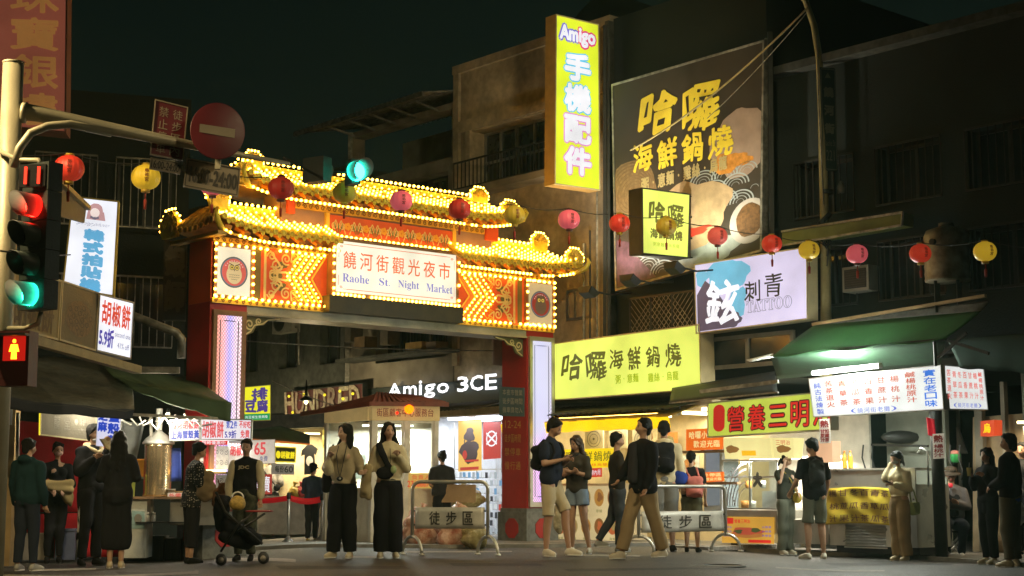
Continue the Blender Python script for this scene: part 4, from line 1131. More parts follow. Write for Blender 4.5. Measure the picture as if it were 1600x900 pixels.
sign('light_box','bright white pepper bun light box with red and blue characters','light box',LB,
     [(154,458),(208,472),(203,562),(149,549)],WH,mat('grey_trim',(.3,.3,.28),.5,.3),[
     ('胡椒餅',.08,.10,.93,.50,REDI,dict(bold=.005)),('5.9折',.06,.58,.46,.88,lit('navy_print',(50,44,170),.8),dict(bold=.006,mode='w')),('second one',.50,.58,.95,.67,lit('slate_print',(90,90,140),.8),dict(mode='w')),('41% off',.58,.76,.93,.86,lit('slate_print',(90,90,140),.8),dict(mode='w'))],depth=.2)
# yellow tofu sign inside the street
sign('tofu_sign','small yellow and green sign with violet characters beside the rainbow pillar screen','shop sign',Fr(at(385,640,27.0),(1,.3)),
     [(378,605),(423,601),(423,657),(378,658)],lit('tofu_yellow',(238,232,40),.95),CRM,[
     ('排',.30,.08,.92,.40,lit('violet_brush',(90,70,150),.7),dict(brush=.08,bold=.01)),('豆腐',.08,.42,.92,.74,lit('violet_brush',(90,70,150),.7),dict(brush=.08,bold=.01))],depth=.12,fw=.01,
     extra=lambda f,t: (part('green_strip',sheet_on(MB(),f,.03,.80,.97,.98,.009),lit('strip_green',(30,160,90),.8),t),part('lettering',put_text(MB(),f,'臭豆腐生意興隆',.1,.85,.9,.93,lift=.012),WP,t)))
# black and gold food stall sign deeper in the street
sign('stall_sign','small dark stall sign with yellow characters under a striped canopy edge','stall sign',Fr(at(430,700,26.5),(1,.2)),
     [(429,697),(463,699),(462,723),(429,722)],mat('dark_green_board',(.05,.07,.02),.5),mat('gold_lit_trim',(.5,.4,.06),.5,emit=srgb(220,200,50),strength=.7),[('●胡椒餅',.06,.3,.94,.75,lit('bright_yellow_print',(240,220,30),1.0),dict(bold=.008))],depth=.1,fw=.02)
# amusement letters: tall worn letters on a dark board
def worn(f,t):
 for i,ch in enumerate('HUNDRED'):
  u = .01 + i * .14
  m = MB(); put_text(m,f,ch,u,.06 + .02 * (i % 2),u + .115,.95,.012,'w',slant=.12 if i % 3 else -.1,lift=.03); part('letter',m,mat('worn_letter_%d' % (i % 3),((.42,.36,.26),(.34,.26,.2),(.46,.42,.30))[i % 3],.7,var=.4,scale=14),t)
 for i,(u,v) in enumerate(((.08,.22),(.13,.88),(.28,.2),(.42,.9),(.55,.3),(.74,.22),(.78,.5),(.9,.35))):
  part('accent_light',MB().ball(f(u,v,.06),.03,n=8,m=5),lit('accent_yellow',(240,220,50),1.2),t)
sign('letter_sign','row of tall worn letters on a dark red board above the stalls inside the gate','shop sign',RB,
     [(446,612),(568,598),(568,644),(446,650)],mat('maroon_board',(.10,.02,.02),.6,var=.3),M_['darkmetal'],depth=.1,b=-.3,extra=worn)
# vertical street name plate and old vertical sign
# ------------------------------------------------------------------ phone accessory shop inside the gate
t = thing('phone_accessory_shop','brightly lit white phone accessory shop with letters glowing on its dark fascia','shop',RB.p(-3,-2,0))
s0,s1 = RB.px(664,700,-.5)[0],RB.px(800,700,-.5)[0]
zo = RB.px(720,650,-.5)[1]
m = MB(); m.box(RB,s0 - 2.6,s1 + .05,-.62,-.5,zo + .12,2.56 + .35); part('fascia',m,mat('teal_black_fascia',(.03,.042,.04),.6,var=.2),t)
m = MB(); m.box(RB,s0 - 2.6,s1,-.5,-.42,zo + .0,zo + .13); part('lintel',m,mat('cream_lintel',(.55,.45,.25),.6),t)
WHI = lit('shop_white_wall',(206,214,226),.62,.12)
m = MB(); m.box(RB,s0,s1 + .3,-2.3,-2.25,0,zo); m.box(RB,s0 - .06,s0,-2.25,-.55,0,zo); m.box(RB,s1 + .3,s1 + .36,-2.25,-.55,0,zo); m.box(RB,s0 - .06,s1 + .36,-2.3,-.63,zo,zo + .06)
part('wall',m,mat('white_gloss_wall',(.70,.72,.74),.4,var=.08),t)
m = MB()
for k in range(3): x = s0 + .3 + (s1 - s0) * k / 3; m.box(RB,x,x + .5,-1.7,-.8,zo - .04,zo - .004)
part('ceiling_light',m,lit('cool_tube',(235,242,255),4.5,0),t)
area(RB.p((s0 + s1) / 2,-1.25,zo - .06),s1 - s0,.8,70,(.9,.95,1.0))
f = lambda u,v,l=0.0: RB.p(RB.px(612,610,-.5)[0] + u * (RB.px(782,600,-.5)[0] - RB.px(612,610,-.5)[0]),-.5 + l,RB.px(700,590,-.5)[1] + .035 - v * .40)
m = MB()
for k,(s,u0,u1,v0,v1) in enumerate((('A',.0,.135,.18,.80),('m',.155,.28,.36,.80),('i',.305,.33,.16,.80),('g',.355,.455,.36,.98),('o',.475,.58,.36,.80),('3',.66,.755,.14,.80),('C',.775,.88,.14,.80),('E',.905,1.0,.14,.80))):
 put_text(m,f,s,u0,v0,u1,v1,.010,'w',lift=.09)
part('lettering',m,lit('glow_white_letter',(250,252,255),1.5,0),t)
# goods: posters and rows of hanging packets
bk = lambda a,z,b=-2.24: RB.p(a,b,z)
qf = lambda c,b: quad_map(RB,c,b)
f = qf([(716,657),(752,655),(752,735),(716,737)],-1.0)
m = MB(); sheet_on(m,f,0,0,1,1,0,.01); po = part('poster',m,lit('poster_orange',(232,186,90),.8),t)
m = MB(); blob(m,f,.5,.30,.22,.14,.004,18,.3,2); blob(m,f,.5,.62,.40,.22,.0042,22,.2,5); ring(m,f,.40,.42,.14,.09,.3,.006,18); part('poster_figure',m,mat('poster_dark',(.06,.04,.04),.6),po)
m = MB(); blob(m,f,.30,.68,.10,.09,.007,12); strip(m,f,[(.3,.8),(.9,.8)],.0,.007,.02); strip(m,f,[(.1,.95),(.9,.95)],.0,.007,.03); part('poster_print',m,lit('poster_red',(200,60,50),.7),po)
f = qf([(755,660),(782,659),(782,716),(755,718)],-1.0)
m = MB(); sheet_on(m,f,0,0,1,1,0,.01); po = part('poster',m,lit('poster_crimson',(196,56,50),.8),t)
m = MB(); ring(m,f,.5,.45,.32,.22,.2,.004,16); strip(m,f,[(.2,.6),(.8,.3)],.03,.005); strip(m,f,[(.2,.3),(.8,.6)],.03,.005); part('poster_print',m,WP,po)
cols = [lit('packet_%d' % k,c,.7,0) for k,c in enumerate(((214,222,226),(230,236,238),(120,170,210),(90,170,110),(236,170,90),(210,80,70),(60,62,70),(180,190,196)))]
pk = MB()
r_ = random.Random(3); idx = 0
base_p = {}
for row in range(9):
 for c_ in range(15):
  px = 684 + c_ * 6.9 + r_.uniform(-.8,.8); py = 738 + row * 12.5
  if px > 782: continue
  kx = r_.choice([0,1,1,0,7,2,3,4,5,6]) if 3 < row < 7 else r_.choice([0,1,1,7,0,6,2])
  c0 = RB.pw(px,py,-1.05); w_,h_ = r_.uniform(.042,.062),r_.uniform(.085,.12)
  q = [c0 - RB.u * w_ / 2 - V((0,0,h_)),c0 + RB.u * w_ / 2 - V((0,0,h_)),c0 + RB.u * w_ / 2,c0 - RB.u * w_ / 2]
  part('packet',MB().hexa([p_ - RB.n * .02 for p_ in q],q),cols[kx],t)
m = MB()
for row in range(10): p = RB.pw(680,734 + row * 12.5,-1.1); q = RB.pw(784,733 + row * 12.5,-1.1); m.bar(p,q,.012)
for x in (680,710,745,784): m.bar(RB.pw(x,660,-1.12),RB.pw(x,845,-1.12),.02)
part('display_rack',m,M_['alu'],t)
# ------------------------------------------------------------------ hot pot shop (yellow)
CW = mat('warm_cream_tile',(.66,.56,.36),.5,var=.12,bump=.05)
t = thing('hot_pot_shop','open hot pot shop with a cream interior and yellow lit canopy','shop',RB.p(2,-1.5,0))
h0,h1 = RB.px(835,700,-.3)[0],RB.px(1104,700,-.3)[0]; zc = RB.px(950,640,-.2)[1]
m = MB(); m.box(RB,h0,h1,-2.6,-2.5,0,zc); m.box(RB,h0 - .08,h0,-2.5,-.4,0,zc); m.box(RB,h0 - .08,h1 + .08,-2.6,-.35,zc,zc + .08)
part('wall',m,CW,t)
m = MB().box(RB,h0,h1,-2.5,-.3,.0,.06); part('floor',m,M_['pave'],t)
m = MB()
for k in range(4): x = h0 + .35 + (h1 - h0) * k / 4; m.box(RB,x,x + .1,-2.2,-.9,zc - .05,zc - .003)
part('ceiling_light',m,lit('warm_tube',(255,232,170),6.0,0),t)
area(RB.p((h0 + h1) / 2,-1.5,zc - .07),2.6,1.2,85,(1,.84,.52))
area(RB.p((h0 + h1) / 2,.25,zc - .15),2.8,.2,45,(1,.82,.45),RB.p((h0 + h1) / 2,-.3,.4))
# yellow canopy valance and dark roof edge
YC = lit('glowing_canopy_cloth',(255,208,18),1.1,.2)  # shop light coming through the cloth is put in as its own glow
m = MB().sheet(lambda u,v: RB.p(h0 - .05 + (h1 - h0 + .0) * u * .985,.42 - .04 * v + .012 * sin(u * 37) * v,RB.px(950,655,.4)[1] - .17 * v - .01 * sin(u * 50) * v),60,3,.006); part('valance',m,YC,t)
m = MB().sheet(lambda u,v: RB.p(h0 - .05 + (h1 - h0) * u * .985,-.3 + .72 * v,RB.px(950,655,.4)[1] + .20 - .20 * v),30,2,.008); part('canopy',m,mat('ochre_canvas',(.55,.33,.05),.7,var=.2),t)
zt1 = RB.px(980,634,.1)[1]
m = MB().sheet(lambda u,v: RB.p(h0 + (h1 - h0 - .1) * u,-.4 + .75 * v,zt1 + .07 - .17 * v + .015 * sin(u * 160)),220,1,.01); part('tin_awning',m,mat('dark_green_tin',(.05,.06,.03),.6,.3,var=.3),t)
# menu counter with round dish pictures
c0,c1 = RB.px(838,800,-.35)[0],RB.px(936,800,-.35)[0]
m = MB().box(RB,c0,c1 + .55,-.9,-.36,.12,1.02); cn = part('counter',m,CW,t)
MF = lit('menu_cream',(232,208,150),.62)
dish = [lit('dish_%d' % k,c,.6,0) for k,c in enumerate(((196,140,60),(150,100,50),(206,110,60),(176,150,90)))]
for row,(y0,y1) in enumerate(((760,803),(806,846))):
 f = qf([(846,y0),(968,y0 - 1),(968,y1 + 3),(846,y1)],-.34)
 m = MB(); sheet_on(m,f,0,0,1,1,0,.01); mp = part('menu_board',m,MF,t)
 for k in range(6):
  u = .09 + k * .165
  part('dish_picture',blob(MB(),f,u,.40,.060,.30,.003,18),dish[(k + row) % 4],mp)
  part('dish_picture',blob(MB(),f,u + .01,.38,.034,.16,.005,12,.3,k),dish[(k + row + 1) % 4],mp)
 m = MB()
 for k in range(6): put_text(m,f,'海鮮' if k % 2 else '意麵',.05 + k * .165,.80,.13 + k * .165,.90,lift=.004)
 part('lettering',m,DKO,mp)
f = qf([(862,703),(960,700),(960,730),(862,733)],-.5)
m = MB(); sheet_on(m,f,0,0,1,1,0,.02); bn = part('banner',m,lit('banner_yellow',(250,214,20),.95),t)
part('lettering',put_text(MB(),f,'哈囉海鮮鍋燒',.08,.14,.97,.66,.001,lift=.004),DKO,bn); part('lettering',put_text(MB(),f,'粥意麵雞絲烏龍',.3,.76,.9,.92,lift=.004),REDI,bn)
f = qf([(916,732),(940,731),(940,745),(916,746)],-.48)
m = MB(); sheet_on(m,f,0,0,1,1,0,.01); bn = part('notice',m,lit('notice_red',(216,60,36),.8),t); part('lettering',put_text(MB(),f,'外帶內用',.08,.2,.94,.8,lift=.004),WP,bn)
# window shelves with steel plates on the wall
for k in range(3):
 x = 914 + 37 * k; f = qf([(x,672),(x + 28,671),(x + 28,700),(x,701)],-.9)
 m = MB(); sheet_on(m,f,0,0,1,1,0,.03); pn = part('wall_fan_panel',m,mat('ivory_panel',(.6,.55,.38),.5),t); m = MB(); ring(m,f,.5,.5,.38,.44,.08,.004,20); ring(m,f,.5,.5,.24,.28,.1,.004,18); blob(m,f,.5,.5,.06,.07,.005,10); part('fan_ring',m,M_['tin'],pn)
# orange signs at the far side
for (nm,c,s) in (('notice',[(1072,671),(1129,668),(1129,702),(1072,704)],'哈囉小吃部'),('notice',[(1096,738),(1130,737),(1130,752),(1096,754)],'外帶區')):
 f = qf(c,.0 if c[0][0] == 1072 else -.1); m = MB(); sheet_on(m,f,0,0,1,1,0,.02); bn = part(nm,m,lit('notice_orange',(240,110,28),.9),t); part('lettering',put_text(MB(),f,s,.08,.12,.94,.46,.002,lift=.004),lit('pale_yellow_print',(246,226,150),1),bn); part('lettering',put_text(MB(),f,'歡迎光臨',.2,.56,.94,.88,.001,lift=.004),lit('pale_yellow_print',(246,226,150),1),bn)
# ceiling cameras and plank shelves
m = MB(); m.box(RB,h1 - 1.5,h1 - .1,-1.2,-1.1,1.0,1.04); m.box(RB,h1 - 1.5,h1 - .1,-1.2,-1.1,1.5,1.54); part('shelf',m,M_['wood'],t)
for k in range(2):
 c = RB.p(h1 - .35 - .22 * k,-.1,zc - .12)
 solo('security_camera','small white security camera under the canopy, ' + ('beside the sandwich sign' if k == 0 else 'the one further from the sandwich sign'),'camera',MB().tube([c,c + V((-.09,-.14,-.03))],.035,10).tube([c + V((0,0,.12)),c],.012,6),M_['white'],None,'security cameras')
# plastic stools / low wall between shop and gate: yellow service cart left of menu
# ------------------------------------------------------------------ sandwich stall
def red_oval(f,t):
 m = MB(); n = 20; pts = []
 for i in range(n): a = 2 * pi * i / n; pts.append(f(.10 + .050 * cos(a),.47 + (.20 if sin(a) > 0 else -.20) + .18 * sin(a),.010))
 m.add(pts,[tuple(range(n))[::-1]],False); part('red_badge',m,lit('badge_red',(206,40,30),.75),t)
tx = []
for i,ch in enumerate('營養三明治'):
 u = .175 + i * .172
 if ch == '三':
  tx.append((ch,u,.26,u + .135,.80,lit('dark_red_outline',(70,20,16),.5),dict(bold=.024,mode='w'))); tx.append((ch,u,.26,u + .135,.80,REDI,dict(bold=.004,mode='w',lift=.0145)))
 else:
  tx.append((ch,u,.20,u + .135,.86,lit('dark_red_outline',(70,20,16),.5),dict(bold=.018,mode='w'))); tx.append((ch,u,.20,u + .135,.86,REDI,dict(bold=.003,mode='w',lift=.0145)))
sign('sandwich_stall_sign','yellow green sandwich stall sign with large red characters outlined in black','stall sign',RB,
     [(1106,629),(1300,610),(1300,672),(1106,684)],lit('sandwich_sign_face',(198,210,76),.85,.15),CRM,tx,depth=.15,b=.12,extra=red_oval)
RB2 = Fr(RB.o - RB.n * 1.0,RB.u)
t = thing('sandwich_stall','steel and glass sandwich stall with lit menu boxes and a bread picture panel','food stall',RB2.pw(1190,858,-.2))
k0,k1 = RB2.px(1128,760,-.1)[0],RB2.px(1212,760,-.1)[0]; k2 = RB2.px(1290,760,-.1)[0]
zc_ = RB2.px(1170,800,-.1)[1]
def Z(px,py,b=-.1): return RB2.px(px,py,b)[1]
m = MB(); m.box(RB2,k0,k1,-.85,-.12,.25,Z(1170,797)); part('counter',m,M_['steel'],t)
m = MB(); m.box(RB2,k1 + .01,k2,-.9,-.14,.12,Z(1250,812)); part('counter',m,M_['steel'],t)
f = quad_map(RB2,[(1128,807),(1209,808),(1209,850),(1128,848)],-.10)
m = MB(); sheet_on(m,f,0,0,1,1,0,.012); pp = part('picture_panel',m,lit('panel_orange',(236,176,66),.62),t)
m = MB(); blob(m,f,.5,.66,.32,.14,.004,22,.08,2); part('bread_picture',m,lit('bread',(206,130,60),.6),pp)
m = MB(); blob(m,f,.5,.54,.30,.14,.005,22,.2,4); part('filling_picture',m,lit('filling',(210,90,60),.6),pp)
m = MB(); blob(m,f,.33,.56,.08,.08,.006,12,.3,5); blob(m,f,.66,.50,.09,.09,.006,12,.3,7); part('salad_picture',m,lit('salad',(90,100,50),.5),pp)
m = MB(); sheet_on(m,f,.02,.05,.23,.27,.005); sheet_on(m,f,.52,.86,.95,.97,.005); part('red_patch',m,REDI,pp)
m = MB(); put_text(m,f,'營養三明治',.25,.10,.56,.24,.001,lift=.006)
part('lettering',m,REDI,pp); m = MB()
for k in range(3): put_text(m,f,'三明治',.03,.36 + k * .16,.20,.44 + k * .16,lift=.006); put_text(m,f,'火腿蛋',.78,.34 + k * .16,.96,.42 + k * .16,lift=.006)
part('lettering',m,BLUI,pp)
# glass case
zg0,zg1 = Z(1170,796),Z(1170,719)
m = MB()
for x in (k0,(k0 + k1) / 2,k1):
 for b in (-.13,-.8): m.bar(RB2.p(x,b,zg0),RB2.p(x,b,zg1),.022)
for z in (zg0 + .01,(zg0 + zg1) / 2 + .12,zg1): m.bar(RB2.p(k0,-.13,z),RB2.p(k1,-.13,z),.02); m.bar(RB2.p(k0,-.8,z),RB2.p(k1,-.8,z),.02)
part('case_frame',m,M_['alu'],t)
for x0,x1 in ((k0,(k0 + k1) / 2),((k0 + k1) / 2,k1)): part('pane',MB().box(RB2,x0 + .012,x1 - .012,-.132,-.128,zg0 + .02,zg1 - .02),M_['glass'],t)
m = MB().box(RB2,k0,k1 + .9,-1.3,-1.25,.3,2.2); part('back_wall',m,mat('pale_stall_wall',(.62,.58,.50),.5,var=.12),t)
m = MB().box(RB2,k0 + .05,k1 + .8,-.8,-.72,zg1 + .02,zg1 + .06); part('tube_light',m,lit('neutral_tube',(255,244,220),7,0),t)
area(RB2.p((k0 + k2) / 2,-.75,zg1 - .02),1.9,.2,120,(1,.93,.78))
m = MB(); m.box(RB2,(k0 + k1) / 2 + .1,k1 - .03,-.55,-.3,zg0 + .01,zg0 + .28); part('white_box',m,M_['white'],t)
# decorative glass print
f = quad_map(RB2,[(1132,723),(1168,722),(1168,794),(1132,795)],-.125)
m = MB();
for k in range(5): ring(m,f,.95,.95,.85 - .12 * k,.95 - .14 * k,.05,.003 + k * .0002,20,pi,1.5 * pi)
for k in range(12): blob(m,f,.25 + .2 * cos(k * .5),.9 - .07 * k,.03,.025,.004,8)
part('glass_print',m,mat('glass_print',(.32,.30,.34),.6),t)
f2_ = quad_map(RB2,[(1168,722),(1208,722),(1208,794),(1168,795)],-.125)
m = MB(); put_text(m,f2_,'大',.25,.24,.55,.52,.02,'w',lift=.004); part('lettering',m,DK,t)
for k,(x,z_,r) in enumerate(((k0 + .12,zg0 + .05,.07),(k0 + .28,zg0 + .05,.06),(k0 + .2,zg0 + .36,.06),(k0 + .5,zg0 + .36,.05))): part('food_tub',MB().lathe(RB2.p(x,-.5,z_ - .04),[(r * .8,0),(r,.12),(r * .9,.12),(r * .7,.02)],14),M_['steel'] if k % 2 else mat('orange_tub',(.7,.3,.06),.5),t)
# two lit menu boxes over the case
for (c,s,u0) in (([(1129,684),(1203,684),(1206,716),(1133,717)],0,0),([(1206,684),(1240,684),(1240,716),(1210,716)],1,0)):
 f = quad_map(RB2,c,-.02); m = MB(); m.hexa([f(0,0,-.25),f(1,0,-.25),f(1,1,-.2),f(0,1,-.2)],[f(0,0,0),f(1,0,0),f(1,1,0),f(0,1,0)]); mb_ = part('menu_box',m,lit('menu_box_face',(240,226,150),.92),t)
 m = MB(); blob(m,f,.18 if not s else .5,.55,.14 if not s else .35,.18,.004,16,.2,3); part('food_picture',m,lit('food_brown',(170,120,60),.6),mb_)
 m = MB(); sheet_on(m,f,.38,.62,.68,.86,.004) if not s else put_text(m,f,'三明治',.15,.12,.85,.34,lift=.004); part('red_patch' if s else 'price_patch',m,REDI if s else lit('amber_patch',(240,180,30),.95),mb_)
for x in (k0 + .06,k1 - .06): part('wheel',MB().tube([RB2.p(x,-.3,.08),RB2.p(x,-.36,.08)],.075,14),M_['black'],t)
# items behind: paper bag with a glow put into its colour
c = RB.pw(1278,705,-.3); solo('paper_bag','glowing peach coloured paper bag standing behind the man with a backpack','bag',MB().box(RB,RB.px(1262,700,-.3)[0],RB.px(1300,700,-.3)[0],-.5,-.3,c.z - .16,c.z + .14),lit('peach_paper',(250,196,150),.75))
# ------------------------------------------------------------------ juice stall
jb = .35
t,f = sign('juice_stall_sign','long white lit juice stall sign with orange columns of characters and blue ends','stall sign',RB,
     [(1264,591),(1471,570),(1476,640),(1272,652)],WH2,M_['alu'],[],depth=.12,b=jb,fw=.012)
m = MB(); put_text(m,f,'純古法煉製',.035,.13,.09,.95,.0012,'v',lift=.010,fill=.82); put_text(m,f,'(饒河街老攤)',.30,.84,.66,.96,.0,lift=.010); part('lettering',m,lit('blue_violet_print',(90,110,206),.9),t)
m = MB(); put_text(m,f,'實在老口味',.87,.07,.955,.93,.002,'v',lift=.010,fill=.86); part('lettering',m,lit('strong_blue_print',(30,110,214),.9),t)
m = MB()
for s,u in (('苦茶退火',.15),('青草茶',.255),('冬瓜茶',.355),('百香果',.455),('甘蔗汁',.555),('楊桃汁',.655)): put_text(m,f,s,u - .028,.10 if len(s) == 4 else .10,u + .034,.80,.0008,'v',lift=.010,fill=.62 if len(s) == 3 else .76)
put_text(m,f,'鹹楊桃原汁',.74,.08,.81,.80,.0012,'v',lift=.010,fill=.84)
part('lettering',m,ORI,t)
J2 = Fr(RB.pw(1473,600,jb),(G.u.x,G.u.y))
t2,f = sign('juice_stall_sign','short end panel of the juice stall sign turned toward the side','stall sign',J2,
     [(1474,570),(1536,576),(1543,641),(1477,640)],WH2,M_['alu'],[],depth=.1,fw=.012)
m = MB()
for s,u in (('苦茶退火',.10),('青草茶',.235),('冬瓜茶',.365),('百香果',.495),('甘蔗汁',.625),('楊桃汁',.75),('鹹楊桃原汁',.88)): put_text(m,f,s,u - .045,.08,u + .045,.78,.001,'v',lift=.010,fill=.62 if len(s) == 3 else .8)
part('lettering',m,lit('coral_print',(222,100,90),.9),t2); m = MB(); put_text(m,f,'(饒河街老攤)',.18,.84,.85,.95,lift=.010); part('lettering',m,lit('blue_violet_print',(90,110,206),.9),t2)
p,q = RB.pw(1270,583,jb + .06),RB.pw(1374,571,jb + .06)
t = thing('fluorescent_tube','glaring white fluorescent tube along the top of the juice stall sign','lamp',p)
part('tube',MB().tube([p,q],.03,10),lit('glare_tube',(255,255,250),14,0),t); m = MB(); m.bar(p - V((0,0,.0)) - RB.n * .04,q - RB.n * .04,.05,.07); m.lathe(q,[(.035,-.02),(.035,.03)],10,(q - p).normalized()); part('tube_holder',m,M_['white'],t)
p2,q2 = RB.pw(1300,645,jb - 1.3),RB.pw(1440,638,jb - 1.3); part('tube',MB().tube([p2,q2],.02,8),lit('under_tube',(255,255,245),6,0),t); area((p2 + q2) / 2 - V((0,0,.06)),1.2,.1,80,(.95,1,.88))
la = bpy.data.lights.new('tube_light','POINT'); la.energy = 330; la.color = (.92,1.0,.9); la.shadow_soft_size = .25; lo = bpy.data.objects.new('tube_light',la); lo.location = (p + q) / 2 + RB.n * .12 + V((0,0,.12)); COL.objects.link(lo)
# steel juice cart
t = thing('juice_cart','stainless steel juice cart with a louvred vent and a yellow plastic cover','food cart',RB2.pw(1350,870,-.1))
j0,j1 = RB2.px(1296,800,0)[0],RB2.px(1432,800,0)[0]
zt_ = RB2.px(1350,735,0)[1]; zb = RB2.px(1340,853,0)[1]
l0,l1,lz0,lz1 = RB2.px(1321,830,0)[0],RB2.px(1384,830,0)[0],RB2.px(1350,851,0)[1],RB2.px(1350,818,0)[1]
m = MB(); holed(m,RB2,-.02,0,j0,j1,zb,zt_,[(l0,l1,lz0,lz1)]); m.box(RB2,j0,j1,-.8,-.022,zb,zt_ - .2); part('cart_body',m,M_['steel'],t)
m = MB().box(RB2,j0 - .02,j1 + .02,-.82,.03,zt_,zt_ + .03); part('worktop',m,M_['steel'],t)
for k in range(7):
 z = lz0 + (lz1 - lz0) * (k + .3) / 7; m = MB(); m.hexa([RB2.p(l0,-.019,z),RB2.p(l1,-.019,z),RB2.p(l1,-.014,z + .004),RB2.p(l0,-.014,z + .004)],[RB2.p(l0,.012,z - .03),RB2.p(l1,.012,z - .03),RB2.p(l1,.016,z - .026),RB2.p(l0,.016,z - .026)]); part('louvre',m,M_['alu'],t)
m = MB(); m.box(RB2,l0 - .02,l1 + .02,.001,.01,lz1,lz1 + .02); m.box(RB2,l0 - .02,l1 + .02,.001,.01,lz0 - .05,lz0 - .03); part('vent_trim',m,M_['alu'],t)
m = MB().box(RB2,j0 + .05,j1 - .02,-.75,-.08,.02,zb - .002); part('plinth',m,M_['black'],t)
yc0,yc1 = RB2.px(1290,790,.05)[0],RB2.px(1394,790,.05)[0]; y0,y1 = RB2.px(1340,764,.05)[1],RB2.px(1340,821,.05)[1]
PL = mat('yellow_plastic_sheet',(.66,.50,.06),.12,var=.15,bump=.5,bscale=5,spec=.7)
def cov(u,v): return RB2.p(yc0 + (yc1 - yc0) * u,.045 + .022 * sin(6 * u + 5 * v) * sin(4 * v + 1) + .014 * sin(15 * u - 9 * v),y0 + (y1 - y0) * v + .03 * sin(3 * u))
part('plastic_cover',MB().sheet(cov,40,16,-.004),PL,t)
m = MB(); fc = lambda u,v,l=0.0: cov(u,v) + RB2.n * (l + .004)
for k,(s,v) in enumerate((('楊甘冬百青茶',.06),('桃蔗瓜香草瓜',.42),('汁果汁茶瓜茶',.76))): put_text(m,fc,s,.06,v,.97,v + .18,.001,lift=.006)
part('lettering',m,mat('brown_print',(.16,.07,.03),.5,var=.1),t)
# bottles
for k,px in enumerate((1320,1329)):
 c = RB2.pw(px,735,-.3); c.z = zt_ + .03
 t = thing('juice_bottle',('amber juice bottle with orange cap on the cart, the one nearer the pipes','amber juice bottle with orange cap on the cart, the one nearer the gooseneck pipe')[k],'bottle',c,'juice bottles on the cart')
 part('bottle_body',MB().lathe(c,[(.036,0),(.038,.02),(.038,.17),(.032,.2),(.016,.225),(.016,.24)],14),mat('amber_juice',(.62,.34,.05),.15,var=.1,bump=0),t); part('cap',MB().lathe(c + V((0,0,.24)),[(.018,0),(.018,.025)],12),mat('orange_cap',(.8,.25,.03),.4),t)
# wall behind juice stall, with fan, pipes
t = thing('shop_wall','grey green plaster wall with pipes and a round fan behind the juice cart','wall',RB.p(7,-1.2,0))
w0,w1 = k2 + .02,RB.px(1600,700,-1)[0] + 2
m = MB().box(RB,w0,RB.px(1478,700,-2.6)[0],-2.7,-2.6,0,2.9).box(RB,RB.px(1600,700,-2.6)[0],w1,-2.7,-2.6,0,2.9); part('plaster',m,mat('grey_green_plaster',(.20,.21,.17),.85,var=.3,scale=2),t)
for px in (1307,1318,1330): m = MB().tube([RB.pw(px,655,-2.4),RB.pw(px,760,-2.4)],.05,10); part('pipe',m,mat('grey_pipe',(.25,.27,.26),.5,.2),t)
c = RB.pw(1407,683,-2.4); m = MB(); m.ball(c,.3,1,.25,.34); part('fan_cover',m,M_['darkmetal'],t)
for (a,b_,cpx) in ((1345,697,1460),): m = MB().bar(RB.pw(1335,694,-2.3),RB.pw(1450,697,-2.3),.035); part('pipe',m,M_['darkmetal'],t)
for px in (1349,1364,1470,1485,1500): m = MB().tube([RB.pw(px,695,-2.2),RB.pw(px - 2,715,-2.18),RB.pw(px + 4,735,-2.2),RB.pw(px + 2,750,-2.2)],.012,6); part('hanging_hose',m,M_['cable'],t)
m = MB().tube([RB.pw(1451,760,-1.2),RB.pw(1449,705,-1.2),RB.pw(1439,700,-1.2),RB.pw(1434,708,-1.2)],.015,8)
solo('gooseneck_pipe','thin bent white pipe rising behind the juice cart','pipe',m,M_['alu'])
# paper price slips
def slip(c,s,sub,label,fr=RB,b=.4,lean=0):
 f = quad_map(fr,c,b); t = thing('price_slip',label,'notice',f(.5,1,0),'paper price slips at the juice stall')
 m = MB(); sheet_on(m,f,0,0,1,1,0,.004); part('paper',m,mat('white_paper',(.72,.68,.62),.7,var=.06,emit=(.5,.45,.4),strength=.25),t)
 m = MB(); put_text(m,f,s,.12,.05,.88,.36 if sub else .95,.012,'v',lift=.003,fill=.9)
 if sub:
  for k,sb in enumerate(sub): put_text(m,f,sb,.10 + k * .82 / len(sub),.42,.08 + (k + 1) * .82 / len(sub),.95,.006,'v',lift=.003,fill=.9)
 part('lettering',m,mat('maroon_print',(.35,.025,.02),.6,var=.1),t)
slip([(1280,655),(1296,654),(1298,692),(1281,693)],'熱',['甘蔗汁','如藏茶'],'paper slip with dark red hot drink characters hanging below the sign corner')
slip([(1457,678),(1475,677),(1476,716),(1458,717)],'熱',['楊桃汁'],'paper slip with dark red characters taped to the dark pole')
# pole in front of the stall wall with red cloth
t = thing('awning_pole','thick dark pole holding up the green awning beside the juice cart','pole',gpt(1472,876))
P0 = gpt(1472,876); m = MB().tube([P0,V((P0.x - .03,P0.y,3.15))],.09,12); part('pole',m,M_['darkmetal'],t)
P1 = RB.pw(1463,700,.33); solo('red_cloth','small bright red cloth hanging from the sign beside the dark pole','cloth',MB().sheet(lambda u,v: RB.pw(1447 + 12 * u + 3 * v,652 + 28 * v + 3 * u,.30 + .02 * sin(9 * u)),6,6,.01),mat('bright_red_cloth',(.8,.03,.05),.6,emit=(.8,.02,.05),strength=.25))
P2 = gpt(1505,866); t = thing('awning_pole','thin grey pole with a white rag tied to it under the end panel','pole',P2)
part('pole',MB().tube([P2,V((P2.x,P2.y,2.6))],.028,10),M_['alu'],t); c = at(1501,690,P2.y - .05)
part('rag',MB().sheet(lambda u,v: c + V((-.06 + .12 * u * (.4 + v),.01 * sin(8 * u),.22 - .4 * v)),5,6,.006),M_['white'],t)
